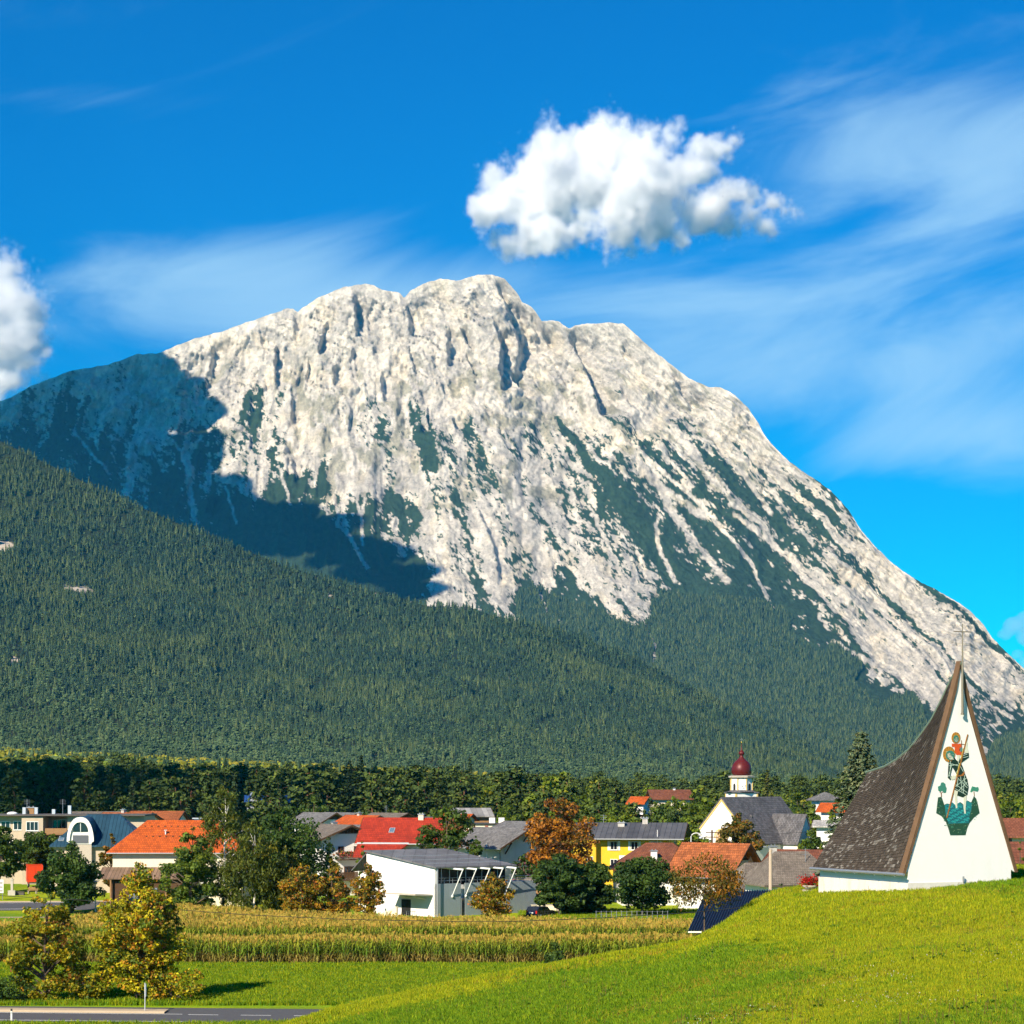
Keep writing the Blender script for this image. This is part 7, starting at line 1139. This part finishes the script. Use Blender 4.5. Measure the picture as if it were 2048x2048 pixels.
def billow_cloud(name, label, puffs, m, voxel, seed, fade=None, amp=1.0):
    """a cumulus: a density field of overlapping puffs, eaten into by fractal noise, sampled on a grid"""
    P_ = np.array([p[:4] for p in puffs]); c0 = P_[:, :3].mean(0); lo = (P_[:, :3] - P_[:, 3:4] * 1.25).min(0) - c0; hi = (P_[:, :3] + P_[:, 3:4] * 1.25).max(0) - c0
    me = bpy.data.meshes.new(name); me.from_pydata([tuple(lo), tuple(hi)], [], []); me.materials.append(m); o = obj(name, me, None, tuple(c0)); kind(tag(o, label, 'cloud'), 'stuff')
    ng = bpy.data.node_groups.new(name, 'GeometryNodeTree'); ng.interface.new_socket('Geometry', in_out='INPUT', socket_type='NodeSocketGeometry'); ng.interface.new_socket('Geometry', in_out='OUTPUT', socket_type='NodeSocketGeometry')
    N, L = ng.nodes, ng.links; go = N.new('NodeGroupOutput'); vc = N.new('GeometryNodeVolumeCube'); sm = N.new('GeometryNodeSetMaterial'); sm.inputs['Material'].default_value = m; pos = N.new('GeometryNodeInputPosition').outputs[0]
    def M(op, a, b=None, c=None):
        n = N.new('ShaderNodeMath'); n.operation = op
        for i, v in enumerate((a, b, c)):
            if v is None: continue
            if isinstance(v, (int, float)): n.inputs[i].default_value = v
            else: L.new(v, n.inputs[i])
        return n.outputs[0]
    def noise(size, det, off):
        ad = N.new('ShaderNodeVectorMath'); ad.operation = 'ADD'; L.new(pos, ad.inputs[0]); ad.inputs[1].default_value = (off * 911.0, off * 377.0, off * 123.0); n = N.new('ShaderNodeTexNoise'); n.inputs['Scale'].default_value = 1.0 / size; n.inputs['Detail'].default_value = det; n.inputs['Roughness'].default_value = 0.6; L.new(ad.outputs[0], n.inputs['Vector']); return M('SUBTRACT', n.outputs[0], 0.5)
    n1 = noise(135 * amp, 8, seed); f = None
    for (x, y, z, r) in P_:
        d = N.new('ShaderNodeVectorMath'); d.operation = 'DISTANCE'; L.new(pos, d.inputs[0]); d.inputs[1].default_value = (x - c0[0], y - c0[1], z - c0[2]); t = M('MULTIPLY_ADD', d.outputs['Value'], -1.0 / r, 1.0); f = t if f is None else M('MAXIMUM', f, t)
    e = M('ADD', M('ADD', f, M('MULTIPLY', n1, 3.4)), M('MULTIPLY', noise(36 * amp, 5, seed + 3), 1.5))
    if fade:
        sx = N.new('ShaderNodeSeparateXYZ'); L.new(pos, sx.inputs[0]); fr = N.new('ShaderNodeMapRange'); fr.interpolation_type = 'SMOOTHSTEP'; L.new(sx.outputs[0], fr.inputs[0]); fr.inputs[1].default_value = fade[0]; fr.inputs[2].default_value = fade[1]; fr.inputs[3].default_value = 0.0; fr.inputs[4].default_value = -fade[2]; e = M('ADD', e, fr.outputs[0])
    mr_ = N.new('ShaderNodeMapRange'); mr_.interpolation_type = 'SMOOTHSTEP'; L.new(e, mr_.inputs[0]); mr_.inputs[1].default_value = 0.10; mr_.inputs[2].default_value = 1.15
    L.new(mr_.outputs[0], vc.inputs['Density']); vc.inputs['Min'].default_value = tuple(lo); vc.inputs['Max'].default_value = tuple(hi)
    for k, a in enumerate('XYZ'): vc.inputs['Resolution ' + a].default_value = max(8, int((hi[k] - lo[k]) / voxel))
    L.new(vc.outputs[0], sm.inputs[0]); L.new(sm.outputs[0], go.inputs[0]); md = o.modifiers.new('cloud', 'NODES'); md.node_group = ng; return o
def droplets(name, dens):
    m, n, l, out = nodemat(name); pv = n.new('ShaderNodeVolumePrincipled'); pv.inputs['Color'].default_value = (0.997, 0.997, 0.997, 1); pv.inputs['Anisotropy'].default_value = 0.0; pv.inputs['Density'].default_value = dens; pv.inputs['Density Attribute'].default_value = 'density'; l.new(pv.outputs[0], out.inputs['Volume']); return m
g = random.Random(5); CY = 9600
main = []
OUT = [(975, 410, 34), (1000, 370, 40), (1040, 420, 60), (1030, 460, 45), (1060, 340, 52), (1110, 400, 75), (1120, 300, 52), (1170, 290, 52), (1205, 262, 40), (1180, 360, 85), (1240, 300, 58), (1260, 380, 80), (1290, 285, 46), (1320, 350, 70), (1345, 275, 32), (1340, 430, 52),
       (1400, 285, 34), (1440, 290, 40), (1462, 280, 26), (1390, 340, 50), (1420, 400, 60), (1470, 370, 46), (1500, 410, 46), (1550, 400, 34), (1530, 440, 34), (1570, 430, 26), (1090, 460, 34), (1055, 485, 26), (1250, 455, 40), (1300, 465, 30), (1450, 445, 36), (1590, 415, 22), (1620, 425, 18)]
for (a, b, r) in OUT:
    main.append(puff_px(a, b + 8, CY + g.uniform(-120, 120), r * 1.24, 1))
    for _ in range(0):
        t = g.uniform(0, 6.28); main.append(puff_px(a + r * 0.7 * math.cos(t), b + r * 0.7 * math.sin(t), CY + g.uniform(-230, 120), r * g.uniform(0.45, 0.62), 1))
billow_cloud('cloud', 'large bright cumulus cloud floating in the blue sky above the mountain', main, droplets('cloud_bright', 0.055), 9, 1, (-100, 750, 0.42))
lf = []
for (a, b, r) in [(-60, 660, 120), (20, 600, 62), (46, 635, 50), (30, 680, 60), (60, 690, 34), (-20, 560, 60), (10, 545, 34), (-40, 720, 70), (10, 760, 30), (-10, 790, 26), (95, 705, 18)]:
    lf.append(puff_px(a, b, 12600 + g.uniform(-200, 200), r * 1.24, 1))
    for _ in range(0):
        t = g.uniform(0, 6.28); lf.append(puff_px(a + r * 0.75 * math.cos(t), b + r * 0.75 * math.sin(t), 12600 + g.uniform(-300, 100), r * g.uniform(0.4, 0.6), 1))
billow_cloud('cloud', 'white cumulus cloud cut off by the left edge above the shaded shoulder', lf, droplets('cloud_left', 0.032), 15, 2, (60, 330, 0.25), 1.25)
rt = [puff_px(a, b, 14500 + g.uniform(-200, 200), r, 0.75) for (a, b, r) in [(2030, 1250, 26), (2052, 1235, 22), (2010, 1268, 18), (2060, 1275, 30), (2035, 1310, 16), (2062, 1325, 26), (2080, 1260, 30)]]
tag(cloud('cloud', rt, cloud_mat('cloud_right', 0.0030, None), 16, ((70, 30), (26, 18)), 2), 'small hazy cloud low at the right edge behind the mountain slope', 'cloud')
# unseen clouds, added and shaped to shade the mountain's left shoulder and the pines
sh = TO_SUN / TO_SUN.z
def above(px, py, Y, r, zc):
    k = int(np.argmin((PXg - px) ** 2 + (PYg - py) ** 2)); p = Vector(MOUNT_POS.reshape(-1, 3)[k]); q = p + sh * (zc - p.z); return (q.x, q.y, q.z, r * 1.3, 0.6)
s1 = [above(*a) for a in [(30, 830, 7800, 230, 2500), (-60, 780, 0, 230, 2510), (20, 790, 0, 180, 2500), (90, 745, 0, 150, 2500), (170, 735, 0, 130, 2510), (245, 725, 0, 100, 2500), (295, 715, 0, 70, 2500), (330, 745, 0, 70, 2510), (370, 775, 0, 80, 2500), (60, 900, 0, 230, 2500), (120, 800, 7900, 230, 2480), (200, 780, 8000, 190, 2520), (270, 760, 8000, 150, 2500), (330, 810, 7700, 150, 2520), (395, 835, 7500, 110, 2500), (200, 900, 7300, 220, 2500), (330, 930, 7100, 200, 2480), (430, 1000, 6800, 150, 2500),
      (520, 1060, 6400, 150, 2490), (620, 1080, 6200, 130, 2500), (690, 1110, 6000, 110, 2500), (770, 1150, 5800, 120, 2510), (830, 1185, 5600, 90, 2500), (100, 960, 6900, 240, 2500), (-80, 850, 7800, 260, 2500), (250, 950, 0, 190, 2500), (330, 990, 0, 180, 2500), (400, 1020, 0, 170, 2500), (470, 1040, 0, 150, 2500), (560, 1035, 0, 120, 2500), (650, 1060, 0, 120, 2500), (740, 1100, 0, 110, 2500), (820, 1150, 0, 90, 2500), (380, 900, 0, 130, 2500), (450, 1100, 6300, 150, 2500), (310, 1050, 6600, 170, 2500)]]
tag(cloud('cloud', s1, cloud_mat('cloud_shade', 0.06, None), 26, ((90, 40),), 3), 'broad flat cloud added outside the frame to shade the mountain shoulder', 'cloud')
s2 = []  # puffs set sunward of the pines so this added cloud darkens them
for (x, y, r) in [(-150, 560, 62), (-112, 530, 52), (-108, 610, 58), (-72, 565, 46), (-60, 620, 46), (-45, 575, 34), (-150, 640, 60), (-100, 480, 26), (-185, 600, 60), (-30, 620, 30)]:
    q = Vector((x, y, 12)) + sh * 2300; s2.append((q.x, q.y, q.z, r, 0.7))
tag(cloud('cloud', s2, MATS['cloud_shade'], 12, ((40, 14),), 4), 'small cloud added outside the frame to shade the dark pines behind the village', 'cloud')

# ------------------------------------------------------------------ air: one even haze over the whole valley
b = MB().box(-6500, 6500, -700, 10600, -4, 2010); m, n, l, out = nodemat('haze'); pv = n.new('ShaderNodeVolumePrincipled'); pv.inputs['Color'].default_value = (0.05, 0.44, 0.86, 1); pv.inputs['Density'].default_value = 2.5e-5; pv.inputs['Anisotropy'].default_value = 0.0
l.new(pv.outputs[0], out.inputs['Volume']); kind(b.build('haze', m), 'stuff')
